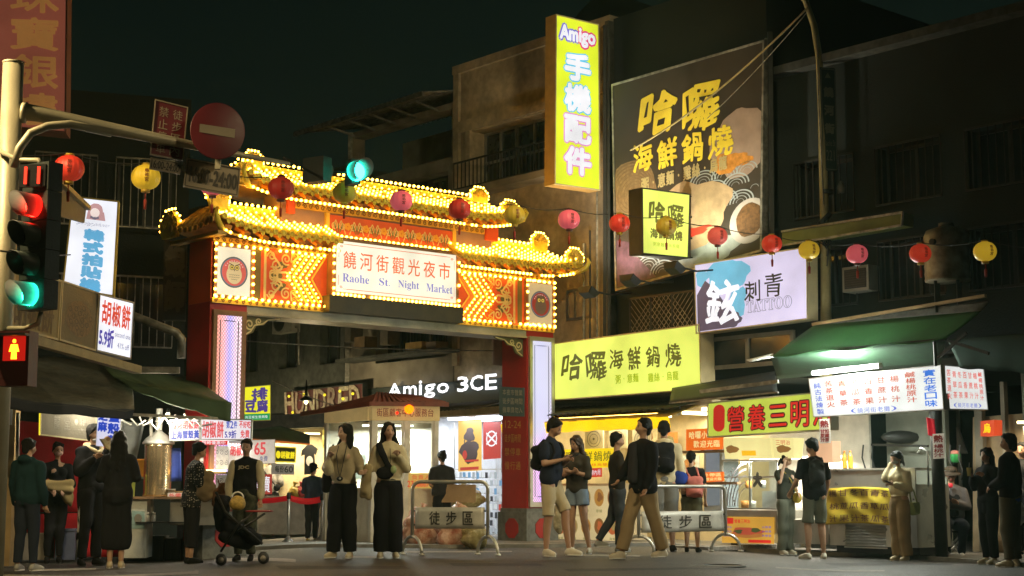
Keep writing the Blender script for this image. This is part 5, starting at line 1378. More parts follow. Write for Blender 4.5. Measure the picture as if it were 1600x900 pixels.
# ------------------------------------------------------------------ green awning on the right
def poly_sheet(px4,b4,n=(20,6),sag=.0,th=.01,wr=.01):
 P = [RB.pw(x,y,b) for (x,y),b in zip(px4,b4)]
 def f(u,v):
  q = (P[0] * (1 - u) + P[1] * u) * (1 - v) + (P[3] * (1 - u) + P[2] * u) * v
  return q + V((0,0,-sag * sin(pi * u) * sin(pi * v) + wr * sin(17 * u + 3 * v) * v))
 return MB().sheet(f,n[0],n[1],th)
t = thing('awning','large sagging green canvas awning on a steel frame above the juice stall','awning',RB.pw(1350,540,.2))
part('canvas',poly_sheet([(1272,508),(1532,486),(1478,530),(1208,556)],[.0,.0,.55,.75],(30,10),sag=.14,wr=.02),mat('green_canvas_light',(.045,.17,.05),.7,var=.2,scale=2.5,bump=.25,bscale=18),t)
m = MB(); m.bar(RB.pw(1270,507,.0),RB.pw(1540,462,.0),.05,.04); part('front_rail',m,mat('pale_brown_rail',(.38,.26,.12),.5),t)
part('canvas',poly_sheet([(1276,502),(1545,470),(1532,486),(1272,508)],[-.03,-.03,.0,.0],wr=.003),M_['greytarp'],t)
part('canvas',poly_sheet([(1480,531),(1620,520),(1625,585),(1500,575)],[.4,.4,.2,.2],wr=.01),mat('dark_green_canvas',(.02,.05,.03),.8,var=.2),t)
m = MB()
for (a,b_) in (((1460,530),(1462,572)),((1480,532),(1545,552)),((1465,560),(1510,520)),((1208,556),(1478,530))): m.bar(RB.pw(*a,.5),RB.pw(*b_,.5),.035)
part('frame',m,M_['darkmetal'],t)
part('valance',poly_sheet([(1166,562),(1208,552),(1208,558),(1172,565)],[.9,.7,.7,.9],n=(4,2),wr=0),M_['white'],t)
part('canvas',poly_sheet([(1204,557),(1478,531),(1470,570),(1215,592)],[.72,.52,-.4,-.4],wr=.004),mat('shadowed_green_canvas',(.04,.10,.05),.8,var=.2),t)  # darker copy of the green canvas, shade put into its colour
t = thing('awning','black flat awning edge between the yellow sign and the sandwich sign','awning',RB.pw(1080,620,.3))
part('canvas',poly_sheet([(1050,606),(1210,580),(1215,612),(1046,628)],[.2,.2,.75,.75],wr=.002),M_['darkmetal'],t)
m = MB(); m.bar(RB.pw(1094,612,.76),RB.pw(1216,596,.76),.03,.05); m.bar(RB.pw(1046,630,.75),RB.pw(1216,613,.75),.03,.02); part('front_rail',m,M_['tin'],t)
t = thing('window_unit','dark shop window with pale frame under the tattoo sign','window',RB.pw(1130,560,-.3))
x0,x1 = RB.px(1098,540,-.3)[0],RB.px(1240,540,-.3)[0]; z0,z1 = RB.px(1150,575,-.3)[1],RB.px(1150,524,-.3)[1]
window(t,RB,x0,x1,-.3,z0,z1,2,1,M_['cream2'],w=.06)
# second floor clutter: air conditioner, water tank, light box trough
t = thing('air_conditioner','window air conditioner with a dark grille in a pale frame above the awning','air conditioner',RB.pw(1335,450,-.3))
x0,x1 = RB.px(1316,430,-.3)[0],RB.px(1357,430,-.3)[0]; z0,z1 = RB.px(1335,455,-.3)[1],RB.px(1335,416,-.3)[1]
part('case',MB().box(RB,x0,x1,-.6,-.3,z0,z1),M_['cream2'],t); m = MB().box(RB,x0 + .04,x1 - .04,-.299,-.29,z0 + .04,z1 - .04); g_ = part('grille',m,M_['black'],t)
for k in range(8): z = z0 + .06 + k * (z1 - z0 - .12) / 7; part('slat',MB().box(RB,x0 + .05,x1 - .05,-.289,-.28,z,z + .008),M_['darkmetal'],g_)
c = RB.pw(1481,440,-.2); t = thing('water_tank','rusty ribbed steel water tank standing on the roof edge over the awning','water tank',c)
r = .29; part('tank',MB().lathe(c,[(r,0),(r * 1.02,.02)] + [(r * (1.0 + .02 * (k % 2)),.05 + k * .05) for k in range(12)] + [(r * .9,.68),(r * .3,.74)],24),mat('rusty_steel',(.30,.27,.18),.55,.5,var=.45,scale=6,wear=(.14,.09,.05)),t)
part('tank_lid',MB().lathe(c + V((0,0,.74)),[(.1,0),(.1,.04)],14),M_['tin'],t); m = MB(); m.tube([c + RB.n * .28 + V((0,0,.5)),c + RB.n * .34 + V((0,0,.5))],.04,10); part('tank_port',m,M_['black'],t)
for k in range(4): a = k * 1.57 + .4; part('leg',MB().bar(c + V((.2 * cos(a),.2 * sin(a),-.42)),c + V((.2 * cos(a),.2 * sin(a),0)),.035),M_['darkmetal'],t)
t = thing('sign_trough','long unlit yellow green sign box on the first floor behind the street lamp pole','sign',RB.pw(1310,370,-.3))
f = quad_map(RB,[(1222,362),(1411,332),(1410,352),(1222,384)],-.1); m = MB(); m.hexa([f(0,0,-.25),f(1,0,-.25),f(1,1,-.25),f(0,1,-.25)],[f(0,0,0),f(1,0,0),f(1,1,0),f(0,1,0)]); part('trough',m,mat('faded_lime_panel',(.17,.19,.05),.6,var=.25,scale=3),t)
m = MB(); m.bar(f(0,0,.01),f(1,0,.01),.03); m.bar(f(0,1,.01),f(1,1,.01),.03); m.bar(f(1,0,.01),f(1,1,.01),.03); part('trim',m,M_['tin'],t)
# warm room seen past the group at the far right
t = thing('shop','warm lit shop room seen behind the group at the far end of the stalls','shop',RB.p(8.2,-2.5,0))
f = quad_map(RB,[(1520,652),(1680,640),(1680,880),(1520,872)],-3.2); part('back_wall',sheet_on(MB(),f,0,0,1,1,0,.1),mat('tan_room_wall',(.42,.30,.17),.7,var=.2),t)
for (a_,b_) in ((1524,1536),(1566,1572)): part('door_frame',MB().box(RB,RB.px(a_,700,-3)[0],RB.px(b_,700,-3)[0],-3.1,-3.0,0,2.5),M_['cream2'],t)
c = RB.pw(1590,660,-2.6); part('ceiling_light',MB().tube([c,c + RB.u * .5],.02,8),lit('warm_tube',(255,232,170),6.0,0),t); area(c - V((0,0,.06)),.4,.3,22,(1,.8,.5))
f = quad_map(RB,[(1532,658),(1553,656),(1553,680),(1532,682)],-.9); l_ = solo('shop_lantern','small glowing orange red box lantern above the long haired woman','lantern',MB().hexa([f(0,0,-.2),f(1,0,-.2),f(1,1,-.2),f(0,1,-.2)],[f(0,0,0),f(1,0,0),f(1,1,0),f(0,1,0)]),lit('lantern_orange',(226,80,40),.8)); part('lettering',put_text(MB(),f,'烏',.2,.2,.8,.8,.01,lift=.004),YC,l_)
# posters, jars and a fridge inside the hot pot shop
t = bpy.data.objects['hot_pot_shop']
for k,(x0,y0,x1,y1,rgb) in enumerate(((1000,668,1026,700,(226,214,180)),(1036,676,1058,704,(200,120,60)),(985,712,1012,745,(236,226,200)),(1062,712,1092,742,(180,190,186)),(1020,760,1050,800,(206,176,110)),(880,664,904,698,(214,204,170)))):
 f = qf([(x0,y0),(x1,y0 - 1),(x1,y1),(x0,y1)],-2.2 if k < 5 else -1.6); pn = part('poster',sheet_on(MB(),f,0,0,1,1,0,.02),mat('shop_poster_%d' % k,srgb(*rgb),.5,var=.2,scale=12),t)
 m = MB(); blob(m,f,.5,.42,.3,.24,.003,14,.2,k); part('poster_picture',m,mat('poster_food_%d' % (k % 3),((.35,.16,.05),(.22,.2,.1),(.4,.08,.04))[k % 3],.5,var=.4,scale=20),pn)
 m = MB(); put_text(m,f,'海鮮鍋燒'[k % 4] + '意麵',.15,.75,.85,.92,.004,lift=.004); part('lettering',m,DK,pn)
for k in range(9):
 c = RB.p(h1 - 1.42 + .14 * k,-1.15,1.041 if k % 2 else 1.541); part('jar',MB().lathe(c,[(.035,0),(.04,.02),(.04,.09 + .02 * (k % 3)),(.025,.12 + .02 * (k % 3))],10),mat('jar_%d' % (k % 4),((.5,.1,.05),(.55,.5,.4),(.2,.25,.1),(.45,.3,.08))[k % 4],.4),t)
f = qf([(1100,692),(1128,691),(1128,800),(1100,802)],-1.4); part('fridge',sheet_on(MB(),f,0,0,1,1,0,.4),mat('blue_grey_fridge',(.42,.47,.52),.35,var=.1),t); part('fridge_door',sheet_on(MB(),f,.12,.06,.88,.9,.006),mat('fridge_glass',(.12,.14,.16),.15,emit=(.5,.6,.7),strength=.25),t)
# ------------------------------------------------------------------ near stall (pepper buns)
def fq(fr,c,b=0.0): return quad_map(fr,c,b)
def cloth(fr,c,b,mm,name,nx=18,ny=10,amp=.02,seed=1,parent=None,th=.006):
 f = quad_map(fr,c,b); r = random.Random(seed); p = [r.random() * 6 for _ in range(4)]
 return part(name,MB().sheet(lambda u,v: f(u,v,amp * (sin(9 * u + p[0]) * sin(4 * v + p[1]) + .6 * sin(21 * u + 5 * v + p[2])) * (.3 + v)),nx,ny,-th),mm,parent)
LS = Fr(at(200,800,20.9),(1,.06))
t = thing('pepper_bun_stall','street stall with red tarpaulin walls and drooping canvas roof selling pepper buns','food stall',LS.pw(150,870))
cloth(LS,[(-30,652),(150,668),(150,800),(-30,800)],-.35,M_['redtarp'],'tarpaulin',22,12,.035,3,t)
cloth(LS,[(150,672),(212,676),(190,860),(150,800)],-.38,M_['redtarp'],'tarpaulin',10,10,.02,5,t)
cloth(LS,[(-30,805),(185,800),(190,870),(-30,872)],-.30,M_['redtarp'],'tarpaulin',20,6,.02,6,t)
cloth(LS,[(170,655),(226,662),(214,716),(176,722)],-.28,mat('pale_grey_sheet',(.35,.37,.36),.6,var=.15),'tarpaulin',8,6,.01,7,t)
f = fq(LS,[(-20,640),(32,640),(28,690),(-20,690)],-.2); part('mesh_panel',sheet_on(MB(),f,0,0,1,1,0,.02),M_['redtarp'],t)
# canvas roofs
RF = mat('olive_canvas',(.06,.10,.05),.75,var=.3,scale=2,bump=.4,bscale=10)
def tri(pts,n=(16,6),sag=.05,th=.012,wr=.015):
 P = [V(p) for p in pts]
 def g(u,v):
  q = (P[0] * (1 - u) + P[1] * u) * (1 - v) + (P[3] * (1 - u) + P[2] * u) * v
  return q + V((0,0,-sag * sin(pi * u) + wr * sin(13 * u + 6 * v) + wr * .6 * sin(29 * u - 4 * v)))
 return MB().sheet(g,n[0],n[1],th)
part('roof_canvas',tri([at(-40,535,20.6),at(205,570,21.6),at(210,640,19.6),at(-40,612,18.6)],sag=.05),M_['greytarp'],t)
part('roof_canvas',tri([at(150,556,21.6),at(300,590,22.0),at(362,630,20.2),at(180,590,20.4)],sag=.03),RF,t)
part('roof_canvas',tri([at(180,588,20.35),at(362,629,20.15),at(360,658,20.1),at(215,612,20.2)],sag=.02,wr=.008),RF,t)
part('roof_canvas',tri([at(-40,612,18.6),at(210,640,19.6),at(206,654,19.6),at(-40,632,18.6)],sag=.03,wr=.01),mat('navy_canvas',(.03,.035,.05),.8,var=.2),t)
m = MB()
for a,b_ in ((at(-40,625,18.8),at(212,648,19.7)),(at(212,648,19.7),at(360,655,20.2)),(at(28,645,19.6),at(26,880,19.6)),(at(236,650,20.8),at(238,800,20.8))): m.bar(a,b_,.035)
part('frame',m,M_['tin'],t)
# wires under the roof
m = MB(); rr = random.Random(2)
for k in range(9):
 x = 190 + k * 14; y = 650 + rr.uniform(-6,6)
 m.tube([at(x,y,20.4),at(x + rr.uniform(4,14),y + rr.uniform(8,22),20.4),at(x + rr.uniform(14,30),y + rr.uniform(-6,10),20.4)],.012,5)
part('wire',m,M_['white'],t,kind='stuff')
# counters
m = MB(); f0 = LS.px(193,782,.25)[0]; f1 = LS.px(230,782,.25)[0]; f3 = LS.px(355,782,.25)[0]; zt = LS.px(200,780,.25)[1]
part('counter',MB().box(LS,f0,f1,-.25,.25,.02,zt),mat('white_enamel',(.52,.54,.50),.4,var=.1),t)
part('worktop',MB().box(LS,f0 - .02,f3,-.3,.3,zt + .002,zt + .035),M_['wood'],t)
part('counter',MB().box(LS,f1 + .3,f3 - .05,-.28,.22,.45,zt - .002),M_['steel'],t)
f = fq(LS,[(206,798),(226,799),(226,826),(206,826)],.26); m = MB(); sheet_on(m,f,0,0,1,1,0,.006); st = part('sticker',m,mat('pale_teal_sticker',(.25,.38,.38),.5),t); part('sticker_print',blob(MB(),f,.5,.45,.3,.3,.003,14),M_['steel'],st)
# bun oven with conical hood
c = LS.pw(245,780,.0); c.z = zt + .035
t = thing('bun_oven','tall stainless steel drum oven with a conical hood and flue pipe','oven',c)
R0 = .19; zh = LS.px(245,694,0)[1] - c.z
part('drum',MB().lathe(c,[(R0,0),(R0,.03),(R0 * .97,.05),(R0 * .97,zh - .03),(R0,zh)],26),mat('warm_steel_drum',(.62,.47,.26),.24,.9,var=.15,scale=3,bump=.1,bscale=6),t)
part('hood',MB().lathe(c + V((0,0,zh)),[(R0 * 1.12,0),(R0 * 1.12,.02),(R0 * .9,.08),(.05,.17),(.045,.19)],26),mat('pale_steel',(.55,.55,.52),.4,.5),t)
part('flue_pipe',MB().lathe(c + V((0,0,zh + .18)),[(.045,0),(.045,.12),(.055,.12),(.055,.14),(.045,.14),(.045,.30)],14),M_['white'],t)
# stuff on and under the counter
def tub(px,py,b,r,h,name,label,mm,grp=None,fr=LS,z=None):
 c = fr.pw(px,py,b)
 if z is not None: c.z = z
 return solo(name,label,'container',MB().lathe(c,[(r * .85,0),(r,h * .9),(r * 1.06,h * .9),(r * 1.06,h),(r * .96,h),(r * .85,h * .3)],16),mm,None,grp)
tub(204,780,.1,.06,.30,'plastic_jug','translucent lime green plastic jug on the white counter',mat('lime_plastic',(.55,.62,.10),.3,var=.1,emit=(.5,.6,.1),strength=.18),z=zt + .035)
tub(222,752,-.15,.10,.24,'orange_bucket','orange bucket behind the bun oven',mat('orange_plastic',(.75,.28,.03),.4,emit=(.8,.3,.03),strength=.15),z=zt + .30)
part('bucket_shelf',MB().box(LS,LS.px(212,760,-.15)[0],LS.px(234,760,-.15)[0],-.25,-.05,zt + .27,zt + .298),M_['steel'],bpy.data.objects['pepper_bun_stall'])
for k,(px,h,lab) in enumerate(((222,.34,'black plastic crate on the ground, largest and lowest under the counter'),(250,.30,'black plastic crate beside the spotted jacket woman'))):
 c = gpt(px + 6,876 - k); m = MB(); fr = Fr((c.x,c.y),(1,.06)); w_ = (.27,.26)[k]
 m.box(fr,-w_,w_,-.25,.25,c.z + .002,c.z + h); t2 = thing('crate',lab,'crate',c,'black crates under the stall'); part('crate_body',m,M_['black'],t2)
 m = MB()
 for q in range(6): m.box(fr,-w_ + .02 + q * w_ * .33,-w_ + .05 + q * w_ * .33,.25,.258,c.z + .02,c.z + h - .03)
 m.box(fr,-w_ - .015,w_ + .015,.24,.262,c.z + h - .03,c.z + h + .004); part('crate_rib',m,M_['darkmetal'],t2)
c = LS.pw(240,815,.15); solo('tray','dark shelf tray with jars standing under the stall counter','tray',MB().box(LS,LS.px(214,815,.2)[0],LS.px(290,815,.2)[0],-.2,.3,c.z - .02,c.z),M_['darkmetal'])
for k in range(3):
 q = LS.pw(222 + 9 * k,812,.22); solo('jar',('small glass jar at the outer end of the shelf tray','small glass jar in the middle of the shelf tray','small glass jar nearest the counter leg')[k],'jar',MB().lathe(V((q.x,q.y,c.z)),[(.028,0),(.03,.02),(.03,.08),(.02,.1),(.024,.1),(.024,.12)],12),M_['steel'],None,'jars under the stall')
# blue apron rack, shelves and bread window behind
BPL = mat('blue_plastic',(.03,.06,.28),.4,var=.2)
f = fq(LS,[(265,700),(282,700),(284,752),(262,752)],-.1);
m = MB().sheet(lambda u,v: f(u,v,.03 * sin(7 * u) * v),8,6,.01); solo('plastic_bag','dark blue plastic bag hanging below the stall sign','bag',m,BPL)
f = fq(LS,[(254,704),(264,704),(264,760),(250,756)],-.15); solo('cloth','green towel hanging beside the blue plastic bag','towel',MB().sheet(lambda u,v: f(u,v,.02 * sin(9 * u) * v),6,6,.01),mat('green_towel',(.16,.30,.06),.9))
f = fq(LS,[(314,696),(356,696),(356,735),(314,735)],-.3)
t = thing('display_case','lit display case with white patterned glass behind the stall counter','display case',LS.pw(335,780,-.3))
PT = mat('patterned_glass',(.42,.42,.38),.4,var=.3,scale=20,emit=(.55,.5,.38),strength=.25)
for (y0,y1) in ((697,733),(742,775)):
 f = fq(LS,[(312,y0),(358,y0),(358,y1),(312,y1)],-.3); pn = part('patterned_pane',sheet_on(MB(),f,0,0,1,1,0,.02),PT,t)
 m = MB()
 for k in range(12): spiral(m,f,.1 + .16 * (k % 6),.28 + .45 * (k // 6),.075,.009,.003,1.3,k,1,1.6)
 part('pattern_line',m,mat('grey_pattern_line',(.12,.11,.10),.6),pn)
m = MB(); a_,z_ = LS.px(312,737,-.15); a2,z2 = LS.px(352,739,-.15); m.box(LS,a_,a2,-.2,-.12,z_ - .03,z_ + .03); part('warm_tube',m,lit('warm_tube_stall',(255,214,130),5,0),t)
m = MB(); a_,z_ = LS.px(312,692,.1); a2,z2 = LS.px(392,692,.1); m.box(LS,a_,a2,-.02,.12,z_ - .02,z_ + .02); area(LS.pw(345,694,.12),.7,.1,22,(1,.93,.85)); tt = thing('sign_tube','white fluorescent tube under the pepper bun stall sign','lamp',LS.pw(350,692,.1)); part('tube',m,lit('white_tube_stall',(250,240,240),4.5,0),tt)
m = MB(); m.box(LS,LS.px(312,738,-.3)[0],LS.px(358,738,-.3)[0],-.5,.0,LS.px(330,741,0)[1],LS.px(330,736,0)[1] - .01); part('shelf',m,M_['wood'],t)
# stall signs
RI2 = lit('rose_red_print',(220,80,84),.9)
sign('stall_sign','white stall sign box with red upper line and blue lower line, nearest the oven','stall sign',LS,[(265,656),(313,654),(313,688),(265,689)],lit('stall_white',(232,226,232),.9),M_['alu'],[
 ('碳烤胡椒餅',.05,.10,.97,.46,RI2,dict(bold=.006)),('上海蟹殼黃',.05,.54,.97,.90,BLUI,dict(bold=.006))],depth=.12,b=.2,fw=.015)
sign('stall_sign','white stall sign box with big red pepper bun characters and blue discount text','stall sign',LS,[(313,654),(394,655),(393,688),(313,688)],lit('stall_white',(232,226,232),.9),M_['alu'],[
 ('胡椒餅',.03,.12,.46,.88,RI2,dict(bold=.006)),('第2件',.50,.10,.72,.44,BLUI,dict(bold=.003)),('5.9折',.48,.54,.70,.90,lit('navy_print',(50,44,170),.8),dict(mode='w',bold=.004)),('不好吃',.75,.10,.98,.42,RI2,dict(bold=.004)),('免費',.78,.52,.96,.88,RI2,dict(bold=.004))],depth=.12,b=.22,fw=.015)
LS2 = Fr(LS.pw(394,700,.1),(1,.25))
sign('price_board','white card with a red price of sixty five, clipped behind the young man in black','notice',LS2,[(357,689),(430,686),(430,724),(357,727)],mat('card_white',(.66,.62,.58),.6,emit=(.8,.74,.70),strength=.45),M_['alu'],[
 ('胡椒餅 65',.03,.12,.80,.62,RI2,dict(bold=.006)),('免費',.66,.68,.84,.90,lit('slate_print',(90,90,140),.8),{})],depth=.02,fw=.006)
f_ = Fr(at(150,640,19.9),(1,.05))
sign('hanging_banner','slightly tilted white vertical banner with blue characters for crab shell pastry','banner',f_,[(153,637),(191,641),(186,700),(150,697)],lit('banner_white',(224,222,244),.85),M_['white'],[
 ('芝麻',.06,.05,.42,.62,BLUI,dict(mode='v',bold=.012)),('蟹殼黃',.48,.04,.94,.98,BLUI,dict(mode='v',bold=.012))],depth=.01,fw=.004)
sign('light_box','beige unlit light box with a glowing yellow edge hanging over the red tarpaulin','light box',Fr(at(100,660,20.2),(1,.05)),[(63,633),(153,638),(152,691),(62,680)],mat('beige_face',(.13,.12,.09),.6,var=.1),mat('beige_trim',(.35,.3,.18),.5),[
 ('龍',.24,.30,.36,.72,M_['tin'],{}),('堂',.42,.30,.54,.72,M_['tin'],{}),('●傳統味',.60,.36,.88,.56,M_['tin'],{}),('Taiwan famous',.58,.64,.84,.70,M_['tin'],dict(mode='w'))],depth=.15,fw=.02,
 extra=lambda f,t: part('lit_edge',sheet_on(MB(),f,-.012,0,.012,1,.02,.03),lit('yellow_edge',(235,215,40),1.1),t))
# plywood post on the extreme left
t = thing('post','pale plywood clad post at the outer corner of the pepper bun stall','post',at(8,880,18.3)); q = gpt(6,884)
part('post_body',MB().box(Fr((q.x,q.y),(1,0)),-.12,.10,-.1,.1,q.z,2.15),mat('pale_plywood',(.36,.25,.11),.7,var=.25,scale=5),t)
part('notice_plate',MB().box(Fr((q.x,q.y),(1,0)),-.10,.06,.101,.106,1.75,1.95),M_['white'],t)
# beam carrying the light boxes, and the round pipe beside them
m = MB(); m.bar(LB.pw(-8,515,.05),LB.pw(215,578,.05),.10,.09); solo('sign_beam','pale steel beam under the three light boxes','beam',m,mat('tan_beam',(.38,.30,.15),.6,var=.2))
m = MB().tube([at(178,482,19.6),at(276,520,19.8),at(284,530,19.8),at(283,560,19.8)],.055,12); solo('vent_pipe','pale horizontal vent pipe bending down beside the red gate pillar','pipe',m,M_['tin'])
m = MB().box(Fr(at(250,560,19.9),(1,.1)),-.35,.25,-.1,.0,2.42,2.5); solo('gutter','short grey gutter under the vent pipe','gutter',m,M_['tin'])
# metal canopy projecting behind the traffic light
t = thing('sign_canopy','wedge shaped metal sign soffit sticking out behind the traffic light','canopy',at(120,330,16.5))
P = [at(68,262,15.0),at(135,325,17.2),at(132,348,17.2),at(66,330,15.0)]
part('side_plate',MB().prism(P,V((-.03,.02,0))),mat('dark_grey_plate',(.10,.10,.09),.6,var=.2),t)
part('edge_trim',MB().bar(P[0],P[1],.10,.05),mat('tan_edge',(.40,.30,.14),.5),t)
part('top_plate',MB().prism([P[0],P[1],P[1] + V((-.9,.5,0)),P[0] + V((-.9,.3,0))],V((0,0,.02))),M_['darkmetal'],t)
# old vertical sign in the dark behind the gate
sign('old_vertical_sign','unlit dark vertical sign with grey characters in the dark behind the gate','shop sign',Fr(at(275,400,23.5),(1,.2)),[(256,375),(292,380),(290,500),(254,500)],mat('soot_panel',(.03,.03,.028),.7),M_['darkmetal'],[('銀師',.1,.04,.9,.92,mat('ash_print',(.11,.10,.08),.7),dict(mode='v',bold=.03))],depth=.15)
# ------------------------------------------------------------------ service kiosk
KF = Fr(at(582,700,24.6),(1,.16)); KS = Fr(at(582,700,24.6),(-.652,.758))
t = thing('service_kiosk','glass walled service kiosk with a red sloping roof and an orange warning lamp','kiosk',KF.p(.5,-.5,0))
kz0 = KF.px(630,846)[1]; kz1 = KF.px(582,655)[1]; zr0 = KF.px(630,625)[1]
kw = KF.px(680,700)[0]; ks = 1.28
KA = mat('kiosk_aluminium',(.82,.80,.70),.45,.0,var=.15); KPn = mat('kiosk_cream_panel',(.80,.74,.58),.5,var=.12)
sF = lambda a, b, z: KF.o + KF.u * a + (KS.u * (-b)) + V((0, 0, z))      # b runs backwards along the side wall
class Kf:
 def p(s,a,b,z): return KF.o + KF.u * a - KS.u * b + V((0,0,z))
KK = Kf()
m = MB()
for (a,b) in ((0,0),(kw,0),(0,-ks),(kw,-ks),(kw * .52,0),(0,-ks * .55)): m.box(KK,a - .035,a + .035,b - .035,b + .035,.05,kz1)
part('frame_post',m,KA,t)
m = MB(); m.box(KK,.036,kw - .036,-.02,.02,.05,.95); m.box(KK,-.02,.02,-ks + .036,-.036,.05,.95); m.box(KK,0,kw,-ks - .02,-ks + .02,.05,kz1); m.box(KK,kw - .02,kw + .02,-ks,-.04,.05,kz1); part('wall_panel',m,KPn,t)
m = MB(); m.box(KK,-.04,kw + .04,-.04,.05,kz1 - .02,kz1 + .24); m.box(KK,-.06,-.0,-ks,-.042,kz1 - .02,kz1 + .2); part('fascia',m,mat('kiosk_glow_board',(.50,.38,.17),.5,var=.12,emit=(.6,.42,.16),strength=.35),t)  # fascia board gets a glow of its own to brighten the kiosk
for (a0_,a1_) in ((.04,kw * .52 - .04),(kw * .52 + .04,kw - .04)): part('pane',MB().box(KK,a0_,a1_,-.006,.0,.96,kz1 - .03),M_['glass'],t); part('window_frame',MB().box(KK,a0_,a1_,.0,.02,.955,.99).box(KK,a0_,a0_ + .03,.0,.02,.99,kz1 - .06).box(KK,a1_ - .03,a1_,.0,.02,.99,kz1 - .06).box(KK,a0_,a1_,.0,.02,kz1 - .06,kz1 - .025),KA,t)
for (b0_,b1_) in ((-ks * .55 + .04,-.04),(-ks + .04,-ks * .55 - .04)): part('pane',MB().box(KK,-.006,.0,b0_,b1_,.96,kz1 - .03),M_['glass'],t)
m = MB();
for a in (.12,kw * .56): m.box(KK,a,a + kw * .36,-.5,-.45,kz1 - .10,kz1 - .07)
part('tube_light',m,lit('kiosk_tube',(255,250,225),5,0),t)
area(KK.p(kw / 2,-.5,kz1 - .13),.7,.5,170,(1,.96,.85))
for k in range(3): part('poster',MB().box(KK,.1 + k * kw * .3,.1 + k * kw * .3 + kw * .22,-ks + .021,-ks + .03,1.1,1.5),lit('kiosk_poster_%d' % k,((210,214,190),(190,200,180),(220,210,170))[k],.55),t)
f = lambda u,v,l=0.0: KF.o + KF.u * (kw * u) + KF.n * (.055 + l) + V((0,0,kz1 + .22 - .22 * v))
part('lettering',put_text(MB(),f,'街區顧客中心服務台',.05,.22,.97,.80,.002,lift=.004),lit('maroon_on_tan',(150,60,36),.5),t)
f4 = lambda u,v,l=0.0: KF.o + KF.u * (kw * u) + KF.n * (.03 + l) + V((0,0,1.18 - .24 * v))
part('phone_panel',MB().box(KK,kw * .54,kw - .04,.021,.028,.94,1.18),lit('amber_panel',(226,182,90),.7),t); part('lettering',put_text(put_text(MB(),f4,'27688676',.56,.50,.95,.9,.004,'w',lift=.006),f4,'負責人',.62,.12,.92,.42,lift=.006),REDI,t)
# roof
o0 = KF.o + V((0,0,kz1 + .25)); pk = [o0 - KF.u * .05 + KF.n * .12,o0 + KF.u * (kw + .2) + KF.n * .12,o0 + KF.u * (kw + .0) + KS.u * (ks + .2),o0 + KS.u * (ks + .35) - KF.u * .25]
top = o0 + KF.u * (kw * .1) + KS.u * .1 + V((0,0,.16)); pk[3] = pk[3] - V((0,0,.10));
RR = mat('kiosk_red_roof',(.24,.07,.045),.55,var=.2,bump=.2)
m = MB(); m.add(pk + [top,top + KF.u * kw * .6 + V((0,0,-.04))],[(0,1,5,4),(1,2,5),(2,3,4,5),(3,0,4),(3,2,1,0)],False); part('roof',m,RR,t)
m = MB()
for (a,b_) in ((pk[0],pk[1]),(pk[3],pk[0])): m.bar(a + V((0,0,-.01)),b_ + V((0,0,-.01)),.05,.07)
part('roof_edge',m,RR,t)
m = MB()
for k in range(14): q = pk[0].lerp(pk[1],(k + .5) / 14); r = top.lerp(top + KF.u * kw * .6 + V((0,0,-.04)),(k + .5) / 14); m.tube([q + V((0,0,.02)),r + V((0,0,.02))],.022,6)
part('roof_ridge',m,RR,t)
c = KF.p(KF.px(638,640)[0],.12,KF.px(638,640)[1]);
t2 = thing('warning_lamp','glowing round orange warning lamp fixed to the kiosk fascia','lamp',c)
part('lamp_globe',MB().ball(c,.075,n=16,m=10),lit('orange_lamp',(255,110,0),3.0,0),t2); part('lamp_base',MB().tube([c - KF.n * .07,c + KF.n * .0],.06,12),M_['black'],t2)
part('red_lamp',MB().ball(c + V((-.19,0,-.06)),.022,n=8,m=6),lit('red_lamp',(255,30,10),3,0),t2)
# ------------------------------------------------------------------ rubbish bags
def lump(c,r,sx,sy,sz,seed,n=22,m=14,amp=.12):
 rr = random.Random(seed); w = [(rr.uniform(3,9),rr.uniform(3,9),rr.uniform(3,9),rr.random() * 6) for _ in range(7)]
 mb = MB(); mb.ball((0,0,0),1,n=n,m=m); out = []
 for q in mb.v:
  d = 1 + amp * sum(sin(a * q.x + b * q.y + e * q.z + f) for a,b,e,f in w) / 2.2
  z = q.z * d
  out.append(V(c) + V((q.x * d * r * sx,q.y * d * r * sy,(max(z,-.86) + .86) * r * sz)))
 mb.v = out; return mb
def tied_bag(c,r,seed,mm,label,sx=1,sy=.8,sz=1.05,grp='rubbish bags behind the barrier',name='rubbish_bag'):
 t = thing(name,label,'bag',c,grp); part('bag_body',lump(c,r,sx,sy,sz,seed),mm,t)
 top = V(c) + V((0,0,r * sz * 1.80)); m = MB(); m.tube([top - V((0,0,.05)),top + V((0,0,.03)),top + V((.02,0,.09))],[.05,.02,.055],8); part('bag_knot',m,mm,t)
 return t
BG = [mat('cloudy_plastic_bag_%d' % k,c,.25,var=.5,scale=9,bump=.6,bscale=16,spec=.7,wear=w) for k,(c,w) in enumerate((((.50,.42,.30),(.30,.20,.12)),((.52,.36,.26),(.40,.10,.05)),((.44,.38,.18),(.25,.18,.06)),((.36,.34,.30),(.16,.13,.10))))]
bags = [((660,854),.30,1,'pinkish clear rubbish bag low behind the barrier plate, nearest the kiosk',1),((715,856),.31,2,'clear rubbish bag full of red and orange waste behind the barrier plate',1),((742,857),.20,3,'slim yellowish rubbish bag beside the far barrier leg',2)]
for (pp,r,sd,lab,mi) in bags:
 c = gpt(*pp); tied_bag(c,r,sd,BG[mi],lab)
c = gpt(690,850) + V((0,.15,.50)); tied_bag(c,.30,7,BG[3],'smoky grey rubbish bag on top of the heap',.95)
c = gpt(722,850) + V((.0,.15,.56)); tied_bag(c,.27,9,BG[2],'yellowish rubbish bag on top of the heap near the phone shop',1.3,.8,.7)
